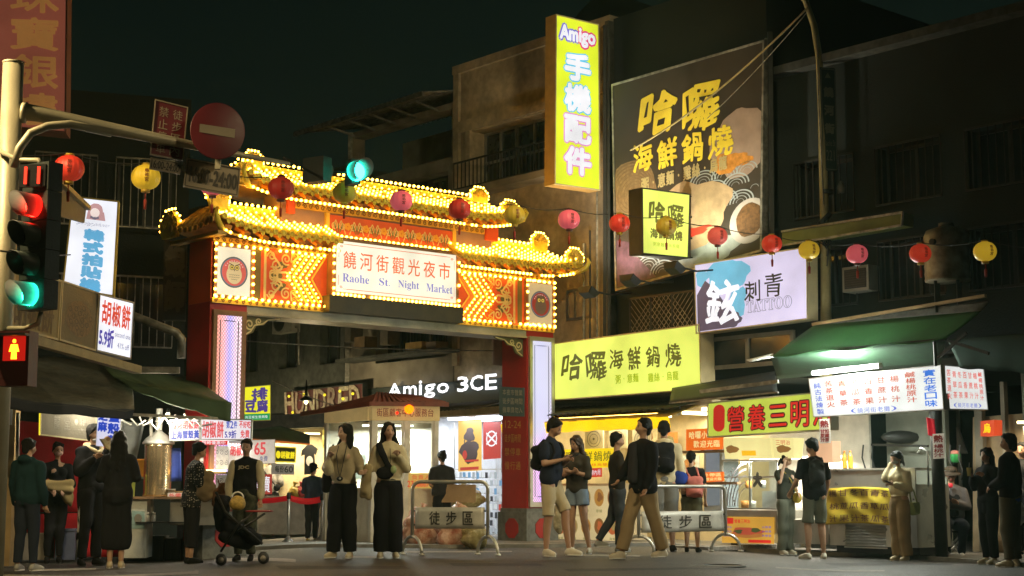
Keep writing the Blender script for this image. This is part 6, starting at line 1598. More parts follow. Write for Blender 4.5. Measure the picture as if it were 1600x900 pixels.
c = gpt(617,848); tied_bag(c,.28,12,BG[0],'tall clear rubbish bag leaning on the kiosk behind the woman in the cream jacket',.62,.6,1.9)
c = gpt(708,852); q = Fr((c.x,c.y - .1),(1,-.1)); solo('cardboard_sheet','flat tan cardboard sheet wedged between the rubbish bags and the barrier','cardboard',MB().box(q,-.33,.36,-.02,.0,.72,1.0),mat('cardboard',(.40,.28,.15),.8,var=.15))
# ------------------------------------------------------------------ pedestrian zone barriers
def barrier(pxL,pxR,pyb,pyt,label):
 A,B = gpt(pxL,pyb),gpt(pxR,pyb + .5); u = (B - A); W = u.length; D_ = A.y
 zt = at((pxL + pxR) / 2,pyt,D_).z; fr = Fr(A,(u.x,u.y)); g0 = A.z
 t = thing('barrier',label,'barrier',fr.p(W / 2,0,g0),'pedestrian zone barriers',fr.yaw())
 r = .024; x0,x1 = .12,W - .12; zt -= r; c_ = .10
 pts = [fr.p(x0,0,g0 + .22)] + [fr.p(x0,0,zt - c_)] + [fr.p(x0 + c_ * (1 - cos(a)),0,zt - c_ + c_ * sin(a)) for a in (.4,.8,1.2,1.57)] + [fr.p(x1 - c_,0,zt)] + [fr.p(x1 - c_ + c_ * sin(a),0,zt - c_ + c_ * cos(a)) for a in (.4,.8,1.2,1.57)] + [fr.p(x1,0,g0 + .22)]
 part('hoop',MB().tube(pts,r,12),M_['steel'],t)
 for x in (x0,x1):
  m = MB().tube([fr.p(x + .15 * cos(a) ,.14 * cos(a),g0 + .015 + .235 * sin(a)) for a in [pi * k / 12 for k in range(13)]],.022,10)
  for s_ in (-1,1): m.lathe(fr.p(x + s_ * .15,s_ * .14,g0),[(.04,0),(.04,.02),(.026,.025)],12)
  part('arched_foot',m,M_['steel'],t)
 z1 = zt - .34; z0 = z1 - .285
 m = MB().sheet(lambda u_,v: fr.p(x0 + .04 + (x1 - x0 - .08) * u_,.012 + .008 * sin(8 * u_ + 3 * v),z0 + (z1 - z0) * v),16,4,-.006)
 pl = part('plate',m,mat('barrier_plate',(.58,.56,.50),.35,.2,var=.15,scale=6,bump=.3,bscale=5),t)
 f = lambda u_,v,l=0.0: fr.p(x0 + .04 + (x1 - x0 - .08) * u_,.012 + .008 * sin(8 * u_ + 3 * (1 - v)) + .006 + l,z1 - (z1 - z0) * v)
 part('lettering',put_text(MB(),f,'徒步區',.16,.20,.88,.82,.004,lift=.002,fill=.62),DK,pl)
 m = MB()
 for x in (x0 + .03,x1 - .03):
  for z in (z0 + .05,z1 - .05): m.box(fr,x - .02,x + .02,-.02,.012,z - .012,z + .012)
 part('clip',m,M_['darkmetal'],t)
barrier(630,776,867,750,'steel hoop barrier with a blank shiny plate of three characters before the rubbish bags')
barrier(988,1144,867,757,'steel hoop barrier partly hidden by the walking man in khaki trousers')
# ------------------------------------------------------------------ stalls inside the gate, far side
SW = lit('stall_back_glow',(238,206,130),.55,.2)
IN = Fr(at(450,700,28.5),(1,.25))
t = thing('market_stall','lit stall deep inside the gate with a cream back wall and hanging black shirt','food stall',IN.pw(450,845))
part('back_wall',sheet_on(MB(),fq(IN,[(392,672),(560,662),(560,842),(392,846)],-.6),0,0,1,1,0,.05),mat('stall_cream_wall',(.6,.5,.3),.6,var=.2),t)
part('roof',sheet_on(MB(),fq(IN,[(390,650),(580,642),(580,664),(390,672)],.2),0,0,1,1,0,.9),M_['greytarp'],t)
area(IN.pw(470,680,-.1),1.8,.4,75,(1,.82,.5))
m = MB()
for k in range(3): a,z = IN.px(410 + 52 * k,676,-.2); m.box(IN,a,a + .45,-.25,-.2,z - .03,z)
part('tube_light',m,lit('stall_tube',(255,226,150),7,0),t)
f = fq(IN,[(436,738),(500,737),(500,846),(436,846)],.0); part('counter',sheet_on(MB(),fq(IN,[(402,775),(500,775),(500,835),(402,835)],-.1),0,0,1,1,0,.5),mat('pale_steel_counter',(.40,.38,.32),.4,.4,var=.2),t)
f = fq(IN,[(470,697),(496,693),(499,740),(470,742)],-.1)
sh = MB(); sh.add([f(.05,.15,0),f(.35,.0,0),f(.65,0,0),f(1.0,.18,0),f(.86,.38,0),f(.78,.32,0),f(.8,1,0),f(.18,1,0),f(.2,.32,0),f(.0,.36,0)],[tuple(range(10))[::-1]],False)
sv = sh.v[:10]; sh = MB().prism(sv,IN.n * .03); ts = solo('hanging_shirt','black t-shirt with a round white print hanging on the stall wall','shirt',sh,M_['black'])
part('shirt_print',blob(MB(),f,.48,.55,.20,.17,.035,16),M_['white'],ts)
f = fq(IN,[(427,675),(470,680),(470,690),(427,686)],.2);
t3 = thing('stall_canopy','small striped dark green canopy with an orange edge over the gold food sign','canopy',f(.5,1)); m = MB(); g = lambda u,v: at(392 + 92 * u,672 + 8 * u + 14 * v - (10 * (1 - v)) * (1 - abs(2 * u - 1)),27.0 - .5 * (1 - v))
part('canvas',MB().sheet(g,20,4,.01),mat('teal_canvas',(.04,.08,.06),.7,var=.3),t3); part('edge',MB().bar(at(392,687,27),at(484,693,27),.05,.05),lit('orange_edge',(220,120,50),.6),t3)
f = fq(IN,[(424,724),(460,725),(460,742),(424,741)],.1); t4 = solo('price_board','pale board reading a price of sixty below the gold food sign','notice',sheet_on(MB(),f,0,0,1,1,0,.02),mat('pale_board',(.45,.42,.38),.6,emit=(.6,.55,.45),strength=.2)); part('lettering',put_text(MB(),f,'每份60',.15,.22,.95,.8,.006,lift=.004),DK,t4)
for k,(px,py,c) in enumerate(((470,760,(.5,.04,.04)),(460,762,(.5,.35,.05)),(484,764,(.5,.3,.08)))):
 q = IN.pw(px,py,-.05); tied_bag(V((q.x,q.y,IN.px(450,777,-.1)[1])),.10,20 + k,mat('goods_%d' % k,c,.4,var=.3),('small red bag of goods on the far stall counter','small yellow bag of goods on the far stall counter','small orange bag of goods on the far stall counter')[k],grp='goods on the far stall')
# queue posts with red belt
def queue_post(px,py,top,label,group='queue posts'):
 c = gpt(px,py); h = at(px,top,c.y).z - c.z
 t = thing('queue_post',label,'post',c,group); part('post',MB().tube([c,c + V((0,0,h))],.025,10),M_['alu'],t); part('base',MB().lathe(c,[(.15,0),(.15,.015),(.05,.10),(.028,.14)],18),M_['alu'],t); part('head',MB().lathe(c + V((0,0,h)),[(.035,-.08),(.035,.02),(.0,.03)],10),M_['black'],t)
 return c + V((0,0,h - .04))
a = queue_post(450,851,772,'steel queue post holding the red belt, the one standing clear'); b_ = queue_post(502,848,774,'steel queue post half hidden by the woman with the camera strap')
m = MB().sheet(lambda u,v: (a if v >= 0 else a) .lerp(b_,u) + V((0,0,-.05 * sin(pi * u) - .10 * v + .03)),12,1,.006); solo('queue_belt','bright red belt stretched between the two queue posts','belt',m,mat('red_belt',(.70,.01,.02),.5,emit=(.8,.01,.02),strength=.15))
m = MB().sheet(lambda u,v: a + V((-1.0 * u,.5 * u,-.05 * sin(pi * u) - .09 * v + .02)),12,1,.006); solo('queue_belt','red belt running from the clear standing queue post back toward the stall','belt',m,mat('red_belt',(.70,.01,.02),.5))
# shops' dark tin awnings inside the gate, clutter and cables under the gate
t = thing('tin_awning','rusty ribbed tin awning running along the shops inside the gate','awning',RB.p(-5,.2,2.5))
za = RB.px(500,655,.3)[1]
part('tin_sheet',MB().sheet(lambda u,v: RB.p(-10.5 + 9.0 * u,-.3 + .8 * v,za + .18 - .16 * v + .018 * sin(u * 480)),460,1,.01),mat('rust_tin',(.10,.085,.055),.7,.3,var=.4,scale=4),t)
# balcony clutter seen under the beam
rr = random.Random(11)
for k,(px,py,w_,h_,c) in enumerate(((560,545,.35,.22,(.20,.13,.06)),(600,540,.25,.3,(.12,.10,.08)),(640,548,.5,.14,(.38,.24,.06)),(672,552,.3,.2,(.16,.12,.08)),(545,535,.2,.35,(.10,.09,.07)))):
 a,z = RB.px(px,py,-.2); solo('storage_box',('brown carton','grey crate','amber carton','dull brown case','tall narrow carton')[k] + ' stored on the ledge behind the gate beam','box',MB().box(RB,a,a + w_,-.4,-.1,z,z + h_),mat('stored_box_%d' % k,c,.8,var=.3),None,'boxes stored on the ledge')  # each stored box has its own plain colour
m = MB().box(RB,RB.px(540,560,-.3)[0],RB.px(705,560,-.3)[0],-.5,-.05,RB.px(600,556,-.3)[1] - .06,RB.px(600,556,-.3)[1]); solo('ledge','shallow concrete ledge with stored boxes behind the gate beam','ledge',m,M_['darkwall'])
# tan awning roll behind the far pillar
q = RB.pw(770,545,.3); m = MB().lathe(q,[(.28,0),(.30,.15),(.26,.4),(.1,.5)],18,V((1,.1,0)),rib=.08); solo('rolled_awning','rolled brown awning hanging under the far end of the gate beam','awning',m,mat('brown_awning',(.20,.11,.08),.7,var=.2))
# small shop sign slivers and lit items at the far left inside
for k,(px,py,w_,h_,rgb) in enumerate(((400,822,.5,.1,(230,200,120)),(520,800,.4,.5,(200,160,90)))): pass
# cables across the street
def cable(p,q,sag,label,r=.008,mm=None):
 p,q = V(p),V(q); pts = [p.lerp(q,i / 14) + V((0,0,-sag * 4 * (i / 14) * (1 - i / 14))) for i in range(15)]
 return solo('overhead_cable',label,'cable',MB().tube(pts,r,5),mm or M_['cable'],None,'overhead cables')
cable(at(385,533,23),at(790,548,26.5),.04,'pale cable strung low behind the gate beam',.010,M_['tin'])
cable(at(985,235,23.5),at(1262,12,18.5),.15,'pale cable running from the billboard up to the bent lamp pole',.014,mat('pale_cable',(.5,.42,.2),.6))
cable(at(1105,185,23),at(1262,18,18.6),.05,'thin pale cable beside the one from the billboard',.006,M_['tin'])
cable(at(425,595,26),at(570,645,28),.06,'thin cable behind the tofu sign',.008,M_['tin'])
cable(at(0,392,12.6),at(110,398,18),.02,'thin dark cable behind the traffic signal')
# ------------------------------------------------------------------ lantern string
LN = [(108,263,49,'red','largest red lantern, hanging beside the traffic light'),(228,277,47,'yellow','yellow lantern under the red no parking plate'),(332,288,42,'pink','pink lantern before the white hours plate'),
      (439,294,42,'dull red','dull red lantern over the near end of the gate ridge'),(538,301,38,'dull yellow','dull yellow lantern just under the green signal'),(627,314,37,'pink','pink lantern before the middle of the upper roof'),
      (718,327,37,'dull red','dull red lantern over the far part of the upper roof'),(804,336,35,'dull yellow','dull yellow lantern near the far tip of the upper roof'),(889,343,36,'pink','pink lantern in front of the cream wall'),
      (968,349,34,'red','red lantern touching the side of the small square sign'),(1041,354,34,'dull yellow','dull yellow lantern in front of the small square sign'),(1121,369,33,'coral','coral lantern beside the black sign cage'),
      (1206,381,33,'red','bright red lantern above the corner of the tattoo sign'),(1264,391,34,'yellow','bright yellow lantern beside the tattoo sign'),(1339,397,35,'pink','pink lantern over the window air conditioner'),
      (1438,396,35,'red','red lantern before the rusty water tank'),(1539,393,37,'yellow','last yellow lantern at the far end of the string')]
LC = {'red': ((.60,.035,.02),(.72,.05,.02),.30),'yellow': ((.70,.48,.03),(.80,.50,.03),.34),'pink': ((.70,.10,.14),(.80,.13,.15),.38),'dull red': ((.45,.03,.02),(.45,.03,.015),.16),'dull yellow': ((.50,.34,.03),(.40,.26,.02),.14),'coral': ((.65,.09,.07),(.75,.12,.08),.32)}
pts = []
def lantern(c,r,col,lab):
 base,em,st = LC[col]; m_ = mat('paper_' + col.replace(' ','_'),base,.45,var=.10,scale=5,bump=.05,emit=em,strength=st)
 t = thing('paper_lantern',lab,'lantern',c,'paper lanterns on the overhead string')
 prof = [(r * max(.001,sin(pi * k / 12)) ** .8,-r * .84 * cos(pi * k / 12)) for k in range(1,12)]
 part('paper_body',MB().lathe(c,[(r * .28,-r * .86)] + prof + [(r * .28,r * .86)],48,rib=.08,nrib=16),m_,t)
 cap = mat('lantern_cap_gold' if 'yellow' in col or col == 'red' else 'lantern_cap_brown',(.5,.33,.03) if 'yellow' in col or col == 'red' else (.10,.03,.02),.5)
 part('cap',MB().lathe(c + V((0,0,r * .84)),[(r * .30,0),(r * .30,r * .12),(r * .1,r * .13)],16),cap,t); part('cap',MB().lathe(c - V((0,0,r * .84)),[(r * .12,-r * .22),(r * .30,-r * .2),(r * .30,0)],16),cap,t)
 m = MB(); m.tube([c - V((0,0,r * 1.02)),c - V((0,0,r * 1.5))],.006,5); m.tube([c - V((0,0,r * 1.5)),c - V((0,0,r * 1.6)),c - V((0,0,r * 2.2))],[.01,.018,.014],6); part('tassel',m,mat('tassel_red',(.30,.03,.02),.8),t)
 # characters printed down the front of the lantern
 def fm(u,v,l=0.0):
  ang = -pi / 2 + .30 + (u - .5) * .5; z = r * .55 - v * r * 1.1; k = math.sqrt(max(.05,1 - (z / (r * .86)) ** 2)) ** .85
  return c + V((cos(ang) * (r * k + .004 + l),sin(ang) * (r * k + .004 + l),z))
 part('lettering',put_text(MB(),fm,'慈祐宮',.22,.08,.78,.92,.006,'v',lift=.0),mat('lantern_ink',(.22,.03,.02),.6),t)
 return t
for (px,py,w_,col,lab) in LN:
 D_ = float(np.interp(px,[108,804,1121,1264,1540],[15.5,19.6,20.6,19.6,17.2])); r = w_ / 2 / (FOC / D_); c = at(px,py,D_)
 lantern(c,r,col,lab); pts.append(c + V((0,0,r * 1.02)))
P_ = [at(-60,232,14.6)] + pts + [at(1660,385,16.6)]
wire = []
for a,b_ in zip(P_,P_[1:]):
 for i in range(8): k = i / 8; wire.append(a.lerp(b_,k) + V((0,0,-.05 * 4 * k * (1 - k))))
solo('lantern_wire','thin dark wire carrying the whole string of lanterns','cable',MB().tube(wire + [P_[-1]],.006,5),M_['cable'])
# ------------------------------------------------------------------ signal pole with arm, signs and traffic signal
GP = mat('galvanised_pole',(.40,.37,.26),.5,.3,var=.2,scale=3,bump=.1)
t = thing('signal_pole','pale thick signal pole with a long tapering arm over the street','pole',V((-4.58,14.0,gz(-4.6))))
pc = at(8,400,14.0); part('pole',MB().tube([(pc.x,14.0,gz(-4.6)),(pc.x,14.0,at(8,100,14).z)],[.105,.095],20),GP,t)
part('pole_cap',MB().lathe((pc.x,14.0,at(8,100,14).z),[(.10,0),(.10,.02),(.0,.045)],20),GP,t)
m = MB().tube([at(14,170,14),at(60,178,14.1),at(230,213,14.6),at(380,243,15.0),at(452,256,15.25)],[.085,.075,.055,.030,.02],14); part('arm',m,GP,t)
part('arm_flange',MB().lathe(at(38,176,14.02),[(.10,-.02),(.10,.02)],18,V((1,.1,-.1))),GP,t)
m = MB().tube([at(22,262,13.6),at(30,232,13.6),at(48,208,13.65),at(75,197,13.7),at(110,194,13.8),at(174,208,14.0)],.038,12); part('bracket_arm',m,GP,t)
m = MB().tube([at(-2,236,13.9),at(30,250,13.6),at(60,250,13.5),at(66,262,13.5)],.022,8); part('signal_hanger',m,GP,t)
# signal head
def signal_head(name,label,C,yaw,lenses,hood,box_h,counter=None,box_w=.36):
 """C = centre of the front face; lights face direction yaw (0 = toward the camera)"""
 d = V((sin(yaw),-cos(yaw),0)); s_ = V((cos(yaw),sin(yaw),0)); fr = Fr((C.x,C.y),(s_.x,s_.y))
 t = thing(name,label,'traffic light',C - V((0,0,box_h / 2)))
 GB = mat('signal_housing',(.020,.030,.026),.5,var=.2)
 n = len(lenses)
 for k,(state,rgb) in enumerate(lenses):
  z = C.z + box_h / 2 - (k + .5) * box_h / n; hw = box_w / 2; hh = box_h / n / 2 - .004
  m = MB().box(fr,-hw,hw,-.16,0,z - hh,z + hh); h = part('lamp_section',m,GB,t)
  c = V((C.x,C.y,z)); r = box_h / n * .40
  if state == 'digits':
   y2 = yaw + .45; fr2 = Fr((C.x,C.y),(cos(y2),sin(y2))); part('digit_screen',MB().box(fr2,-.12,.12,.02,.07,z - .10,z + .10),M_['black'],h)
   f = lambda u,v,l=0.0,z=z: fr2.p(-.09 + .18 * u,.073 + l,z + .085 - .17 * v)
   part('digit',put_text(MB(),f,'11',.1,.05,.9,.95,.004,'w',lift=.004),lit('digit_red',(255,50,30),2.5,0),h)
  else:
   ln = lit('lens_' + name + str(k),rgb,30.0,0) if state != 'off' else mat('dark_lens',(.02,.035,.03),.25)
   part('lens',MB().lathe(c,[(r * .93,.004),(r * .9,.02),(r * .5,.035),(.001,.04)],20,d),ln,h)
  # visor: a tube cut away below
  Lh = hood; vs = []; fs = []; nn = 20
  for (rr_,inn) in ((r,0),(r * .955,1)):
   for j in range(nn + 1):
    a = radians(-70) + radians(320) * j / nn
    e = s_ * cos(a) * rr_ + V((0,0,sin(a) * rr_)); cut = Lh * (.55 + .45 * (.5 + .5 * sin(a)))
    vs += [c + e + d * .001,c + e + d * cut]
  q = 2 * (nn + 1)
  for j in range(nn):
   a_ = 2 * j; fs += [(a_,a_ + 2,a_ + 3,a_ + 1),(q + a_,q + a_ + 1,q + a_ + 3,q + a_ + 2),(a_ + 1,a_ + 3,q + a_ + 3,q + a_ + 1)]
  if state != 'digits': part('visor',MB().add(vs,fs,True),hoodm(state,rgb),h)
 return t
def hoodm(state,rgb):
 nm = 'visor_%s_%d' % (state,rgb[0])
 if nm in MC: return MC[nm]
 # thin plastic hood that lets some of the lamp light through
 m = mat(nm,(.20,.20,.20) if state != 'off' else (.02,.035,.03),.5,var=.0,bump=0); nt = m.node_tree; B = nt.nodes['Principled BSDF']
 if state != 'off':
  tr = nt.nodes.new('ShaderNodeBsdfTranslucent'); tr.inputs[0].default_value = (.5,.5,.5,1); mx = nt.nodes.new('ShaderNodeMixShader'); mx.inputs[0].default_value = .75
  nt.links.new(B.outputs[0],mx.inputs[1]); nt.links.new(tr.outputs[0],mx.inputs[2]); nt.links.new(mx.outputs[0],nt.nodes['Material Output'].inputs[0])
 return m
c = at(52,368,13.4)
hH = (at(52,258,13.4) - at(52,488,13.4)).z
signal_head('traffic_signal','vertical traffic signal beside the pale pole showing red, green arrow and countdown digits',c,radians(-32),[('digits',(255,40,30)),('on',(255,24,14)),('off',(0,0,0)),('off',(0,0,0)),('on',(40,250,190))],.24,hH,box_w=.33)
m = MB().tube([at(64,488,13.45),at(60,505,13.5),at(40,513,13.6),at(14,513,13.9)],.022,8); part('signal_hanger',m,GP,bpy.data.objects['signal_pole'])
# pedestrian signal
c = at(22,556,13.3); fr = Fr((c.x,c.y),(1,-.1)); t = thing('pedestrian_signal','boxy pedestrian signal with a glowing red standing figure under the traffic signal','traffic light',c - V((0,0,.25)))
part('housing',MB().box(fr,-.15,.13,-.2,0,c.z - .26,c.z + .22),mat('signal_housing2',(.10,.02,.018),.5,var=.2),t)
f = lambda u,v,l=0.0: fr.p(-.085 + .17 * u,.003 + l,c.z + .16 - .2 * v)
m = MB(); blob(m,f,.5,.16,.10,.09,.004,12); m.add([f(.32,.30,.004),f(.68,.30,.004),f(.78,.62,.004),f(.64,.62,.004),f(.66,.95,.004),f(.34,.95,.004),f(.36,.62,.004),f(.22,.62,.004)],[tuple(range(8))[::-1]],False)
part('standing_figure',m,lit('figure_red',(255,105,16),10,0),t); part('screen',sheet_on(MB(),f,-.1,-.05,1.1,1.02,.001),mat('screen_dark_red',(.08,.01,.008),.3,emit=(1,.02,.01),strength=.5),t)
m = MB().box(fr,-.15,.13,.001,.10,c.z + .17,c.z + .19); m.box(fr,-.152,-.135,.001,.10,c.z - .05,c.z + .169); part('visor',m,M_['black'],t)
# hanging signal over the gate ridge
c = at(556,268,17.5); signal_head('traffic_signal','small hanging signal over the gate ridge with a glowing teal hood',c,radians(34),[('on',(30,240,200))],.26,.30,box_w=.12)
signal_head('traffic_signal','unlit back of a signal head hanging beside the teal one',c + V((-.42,.15,.03)),radians(150),[('off',(0,0,0))],.1,.3,box_w=.3)
cc = bpy.data.objects['traffic_signal.001']; m = MB().tube([c + V((-.05,.05,.0)),c + V((-.42,.25,.04)),c + V((-.9,.4,.25)),at(452,258,15.3)],.014,8); part('hanger',m,M_['darkmetal'],cc)
# plates on the arm
AR = Fr(at(300,220,14.7),(1,.30))
def plate(c,name,label,face,edge,texts,fr=AR,b=-.12,fw=.012): return sign(name,label,'road sign',fr,c,face,edge,texts,depth=.012,b=b,fw=fw)
WPR = mat('road_sign_white',(.26,.22,.15),.5,var=.1,bump=0); RPR = mat('road_sign_red',(.11,.006,.012),.45,var=.12,bump=0)
plate([(242,155),(294,168),(286,252),(234,242)],'no_parking_sign','dark red rectangular no parking plate with two columns of pale characters',RPR,WPR,[
 ('禁止停車',.16,.08,.44,.96,WPR,dict(mode='v',fill=.80)),('徒步區內',.57,.08,.86,.96,WPR,dict(mode='v',fill=.80))])
plate([(235,246),(284,256),(281,273),(233,264)],'hours_sign','small pale plate of hours right under the dark red no parking plate',WPR,WPR,[('16:00-24:00',.05,.15,.95,.85,DK,dict(mode='w',bold=.006))],fw=.004)
sign('hours_sign','wide pale plate of hours below the round no entry sign','road sign',AR,[(292,247),(376,263),(372,308),(286,292)],WPR,WPR,[('16:00',.09,.26,.43,.78,DK,dict(mode='w',bold=.008)),('-24:00',.46,.26,.95,.78,DK,dict(mode='w',bold=.008))],depth=.012,b=-.13,fw=.008,
     extra=lambda f,t: part('border_line',strip(strip(MB(),f,[(.03,.06),(.97,.06),(.97,.94)],.006,.012,.012),f,[(.97,.94),(.03,.94),(.03,.06)],.006,.012,.012),DK,t))
c = at(340,205,14.6); r = 46 / (FOC / 14.6); t = thing('no_entry_sign','large round dark red no entry sign with a pale bar','road sign',c)
nrm = AR.n; part('disc',MB().lathe(c,[(r,0),(r,.012),(r * .98,.014)],40,nrm,sx=.94),RPR,t)
m = MB(); f = lambda u,v,l=0.0: c + AR.u * (u * r) + V((0,0,-v * r * .98)) + AR.n * (.02 + l); m.add([f(-.62,-.21),f(.60,-.10),f(.58,.22),f(-.63,.09)],[(3,2,1,0)],False); part('bar',m,WPR,t)
m = MB(); m.bar(c + V((0,.06,-r * 1.3)),c + V((0,.06,r * .5)),.05); part('bracket',m,GP,t)
# ------------------------------------------------------------------ bent street lamp pole on the right
t = thing('street_lamp','tall weathered lamp pole bending over the street with a narrow street name plate','street lamp',at(1292,592,21.75))
g_ = gpt(1292,880); YL = 21.75
P = [at(1291,592,YL),at(1291,560,YL),at(1290,400,YL),at(1284,180,YL),at(1280,90,YL),at(1272,40,YL),at(1258,0,YL),at(1215,-45,YL - .3),at(1150,-72,YL - 2.0),LAMP_A + V((.2,.1,.16))]
part('pole',MB().tube(P,[.085,.08,.07,.055,.05,.048,.045,.042,.04,.04],14),mat('weathered_pole',(.30,.25,.12),.6,.2,var=.3,scale=3),t)
h = LAMP_A; m = MB().ball(h + V((0,0,.12)),.3,1,.45,.35,16,8); part('lamp_head',m,M_['tin'],t); part('lamp_lens',MB().ball(h + V((0,0,.06)),.22,1,.5,.22,14,8),lit('street_lamp_lens',(255,226,120),8,0),t)
f = fq(Fr(at(1290,200,YL - .05),(1,.12)),[(1281,105),(1305,107),(1309,268),(1286,266)])
m = MB(); sheet_on(m,f,0,0,1,1,0,.02); pl = part('name_plate',m,mat('dark_green_plate',(.012,.03,.028),.5,var=.15),t); GN = mat('plate_print',(.13,.13,.09),.6,var=.1)
m = MB(); put_text(m,f,'饒河街',.22,.15,.82,.68,.02,'v',lift=.004,fill=.52); put_text(m,f,'Raohe St',.15,.70,.88,.76,lift=.004,mode='w'); put_text(m,f,'221',.25,.80,.8,.90,lift=.004,mode='w'); strip(m,f,[(.06,.015),(.95,.015),(.95,.985),(.06,.985),(.06,.015)],.02,.004,.004)
m.add([f(.5,.045,.004),f(.3,.10,.004),f(.7,.10,.004)],[(0,1,2)],False); part('lettering',m,GN,pl)
m = MB(); m.tube([at(1288,345,YL - .1),at(1280,350,YL - .1),at(1298,333,YL - .1)],.035,8); m.lathe(at(1292,365,YL),[(.11,-.06),(.13,0),(.11,.05)],12); m.lathe(at(1292,300,YL),[(.09,-.03),(.09,.03)],12); part('clamp',m,M_['darkmetal'],t)
m = MB(); rr = random.Random(5)
for k in range(7): y = 350 + rr.uniform(-10,30); m.tube([at(1288,y,YL - .08),at(1282 + rr.uniform(-8,20),y + 12,YL - .15),at(1292,y + rr.uniform(18,40),YL - .09)],.010,5)
part('cable_bundle',m,M_['cable'],t,kind='stuff')
m = MB().tube([at(1279,55,YL - .07),at(1277,58,YL - .09),at(1279,160,YL - .09),at(1287,320,YL - .09)],.008,5); part('pole_cable',m,M_['tin'],t)
solo('pole_clip_lamp','small pale beacon clamped to the lamp pole under the name plate','lamp',MB().lathe(at(1314,293,YL),[(.05,-.08),(.06,.0),(.02,.09),(.002,.1)],12),M_['tin'])
# street lamps outside the frame, the right-hand one added to light people
for k,(L_,base,lab) in enumerate(((LAMP_B,V((-7.4,11.4,0)),'street lamp on the near corner, out of view'),(LAMP_FILL,V((8.6,4.4,0)),'added street lamp across the crossing, out of view, lighting the people'))):
 t = thing('street_lamp',lab,'street lamp',base)
 part('pole',MB().tube([base,base + V((0,0,7.4)),base.lerp(V((L_.x,L_.y,0)),.35) + V((0,0,L_.z + .1)),L_ + V((0,0,.2))],[.1,.07,.05,.045],12),GP,t)
 part('lamp_head',MB().ball(L_ + V((0,0,.15)),.32,1,.5,.35,14,8),M_['tin'],t); part('lamp_lens',MB().ball(L_ + V((0,0,.08)),.2,1,.5,.22,12,8),lit('street_lamp_lens',(255,226,120),8,0),t)
# pendant lamps added to brighten the market street inside the gate
for k,(t_,z_) in enumerate(((-8.6,2.55),(-5.9,2.6))):
 c = RB.p(t_,1.1,z_); t = thing('fill_pendant',('caged pendant lamp added to light the street, the one deeper inside the gate','caged pendant lamp added to light the street, the one closer to the gate')[k],'lamp',c)
 part('shade',MB().lathe(c,[(.13,0),(.12,.03),(.03,.09),(.01,.4)],14),M_['black'],t); part('lamp_bulb',MB().ball(c - V((0,0,.02)),.04,n=8,m=6),lit('fill_pendant_bulb',(255,220,140),8,0),t)
 l = bpy.data.lights.new('fill_pendant_light','POINT'); l.energy = 75; l.color = (1,.8,.45); l.shadow_soft_size = .08; o = bpy.data.objects.new('fill_pendant_light',l); o.location = c - V((0,0,.12)); COL.objects.link(o)
# work lamps added under the near stall roof to brighten the stall
for k,(px,py,D_,e) in enumerate(((120,625,19.9,34),(262,648,20.3,45))):
 c = at(px,py,D_); t = thing('fill_work_lamp',('bare work lamp added under the stall roof to brighten the red tarpaulin','bare work lamp added under the stall roof to light the steel oven')[k],'lamp',c)
 part('lamp_bulb',MB().ball(c,.03,n=8,m=6),lit('fill_work_bulb',(255,236,190),6,0),t); part('socket',MB().lathe(c + V((0,0,.025)),[(.022,0),(.02,.05)],8),M_['black'],t)
 l = bpy.data.lights.new('fill_work_light','POINT'); l.energy = e; l.color = (1,.88,.66); l.shadow_soft_size = .08; o = bpy.data.objects.new('fill_work_light',l); o.location = c - V((0,0,.1)); COL.objects.link(o)
# more goods, small signs and clutter round the near stall
def card(c,fr,b,txt,col,ink,label,name='price_card',mode='h',bold=.004,grp='cards at the pepper bun stall'):
 f = quad_map(fr,c,b); t = thing(name,label,'notice',f(.5,1),grp); part('card',sheet_on(MB(),f,0,0,1,1,0,.012),col,t)
 part('lettering',put_text(MB(),f,txt,.08,.1,.92,.9,bold,mode,lift=.004),ink,t); return t
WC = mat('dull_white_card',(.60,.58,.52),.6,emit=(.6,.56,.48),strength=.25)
card([(170,700),(188,699),(188,716),(170,717)],LS,-.2,'芝麻',WC,BLUI,'small white card with two blue characters low on the red tarpaulin')
card([(312,688.5),(356,688.5),(356,695),(312,695)],LS,.3,'限時優惠中',mat('red_strip',(.5,.02,.02),.5,emit=(.8,.03,.02),strength=.4),WP,'thin red strip with pale characters under the stall sign boxes')
card([(262,770),(285,770),(285,779),(262,779)],LS,.28,'外帶',WC,REDI,'tiny card with red characters leaning on the counter edge')
card([(556,655),(590,652),(590,668),(556,670)],RB,-.1,'手作豆花',lit('pink_card',(220,150,160),.7),DK,'pale pink card hanging beside the kiosk inside the gate',grp='cards inside the gate')
card([(395,742),(425,741),(425,772),(395,773)],IN,.15,'熱賣',lit('stall_card_red',(190,60,50),.6),WP,'small red card on the stall front behind the striped shirt',grp='cards inside the gate')
card([(504,672),(520,671),(520,700),(504,700)],IN,.0,'臭豆腐',lit('stall_card_yellow',(226,200,80),.7),DK,'narrow yellow card of vertical characters near the hanging shirt','price_card','v',.01,'cards inside the gate')
for k,(px,py,r,h,c,lab) in enumerate(((268,778,.05,.10,(.50,.48,.42),'stack of white paper cups on the counter, beside the oven'),(281,779,.07,.07,(.35,.22,.08),'brown basket of buns on the counter under the blue bag'),(296,779,.06,.12,(.45,.45,.42),'steel pot on the counter behind the spotted jacket'),(318,779,.05,.08,(.5,.12,.06),'red sauce tub on the counter near the display case'))):
 tub(px,py,.1,r,h,('cup_stack','bun_basket','pot','sauce_tub')[k],lab,mat('goods_tub_%d' % k,c,.4,var=.2),None,LS,zt + .035)
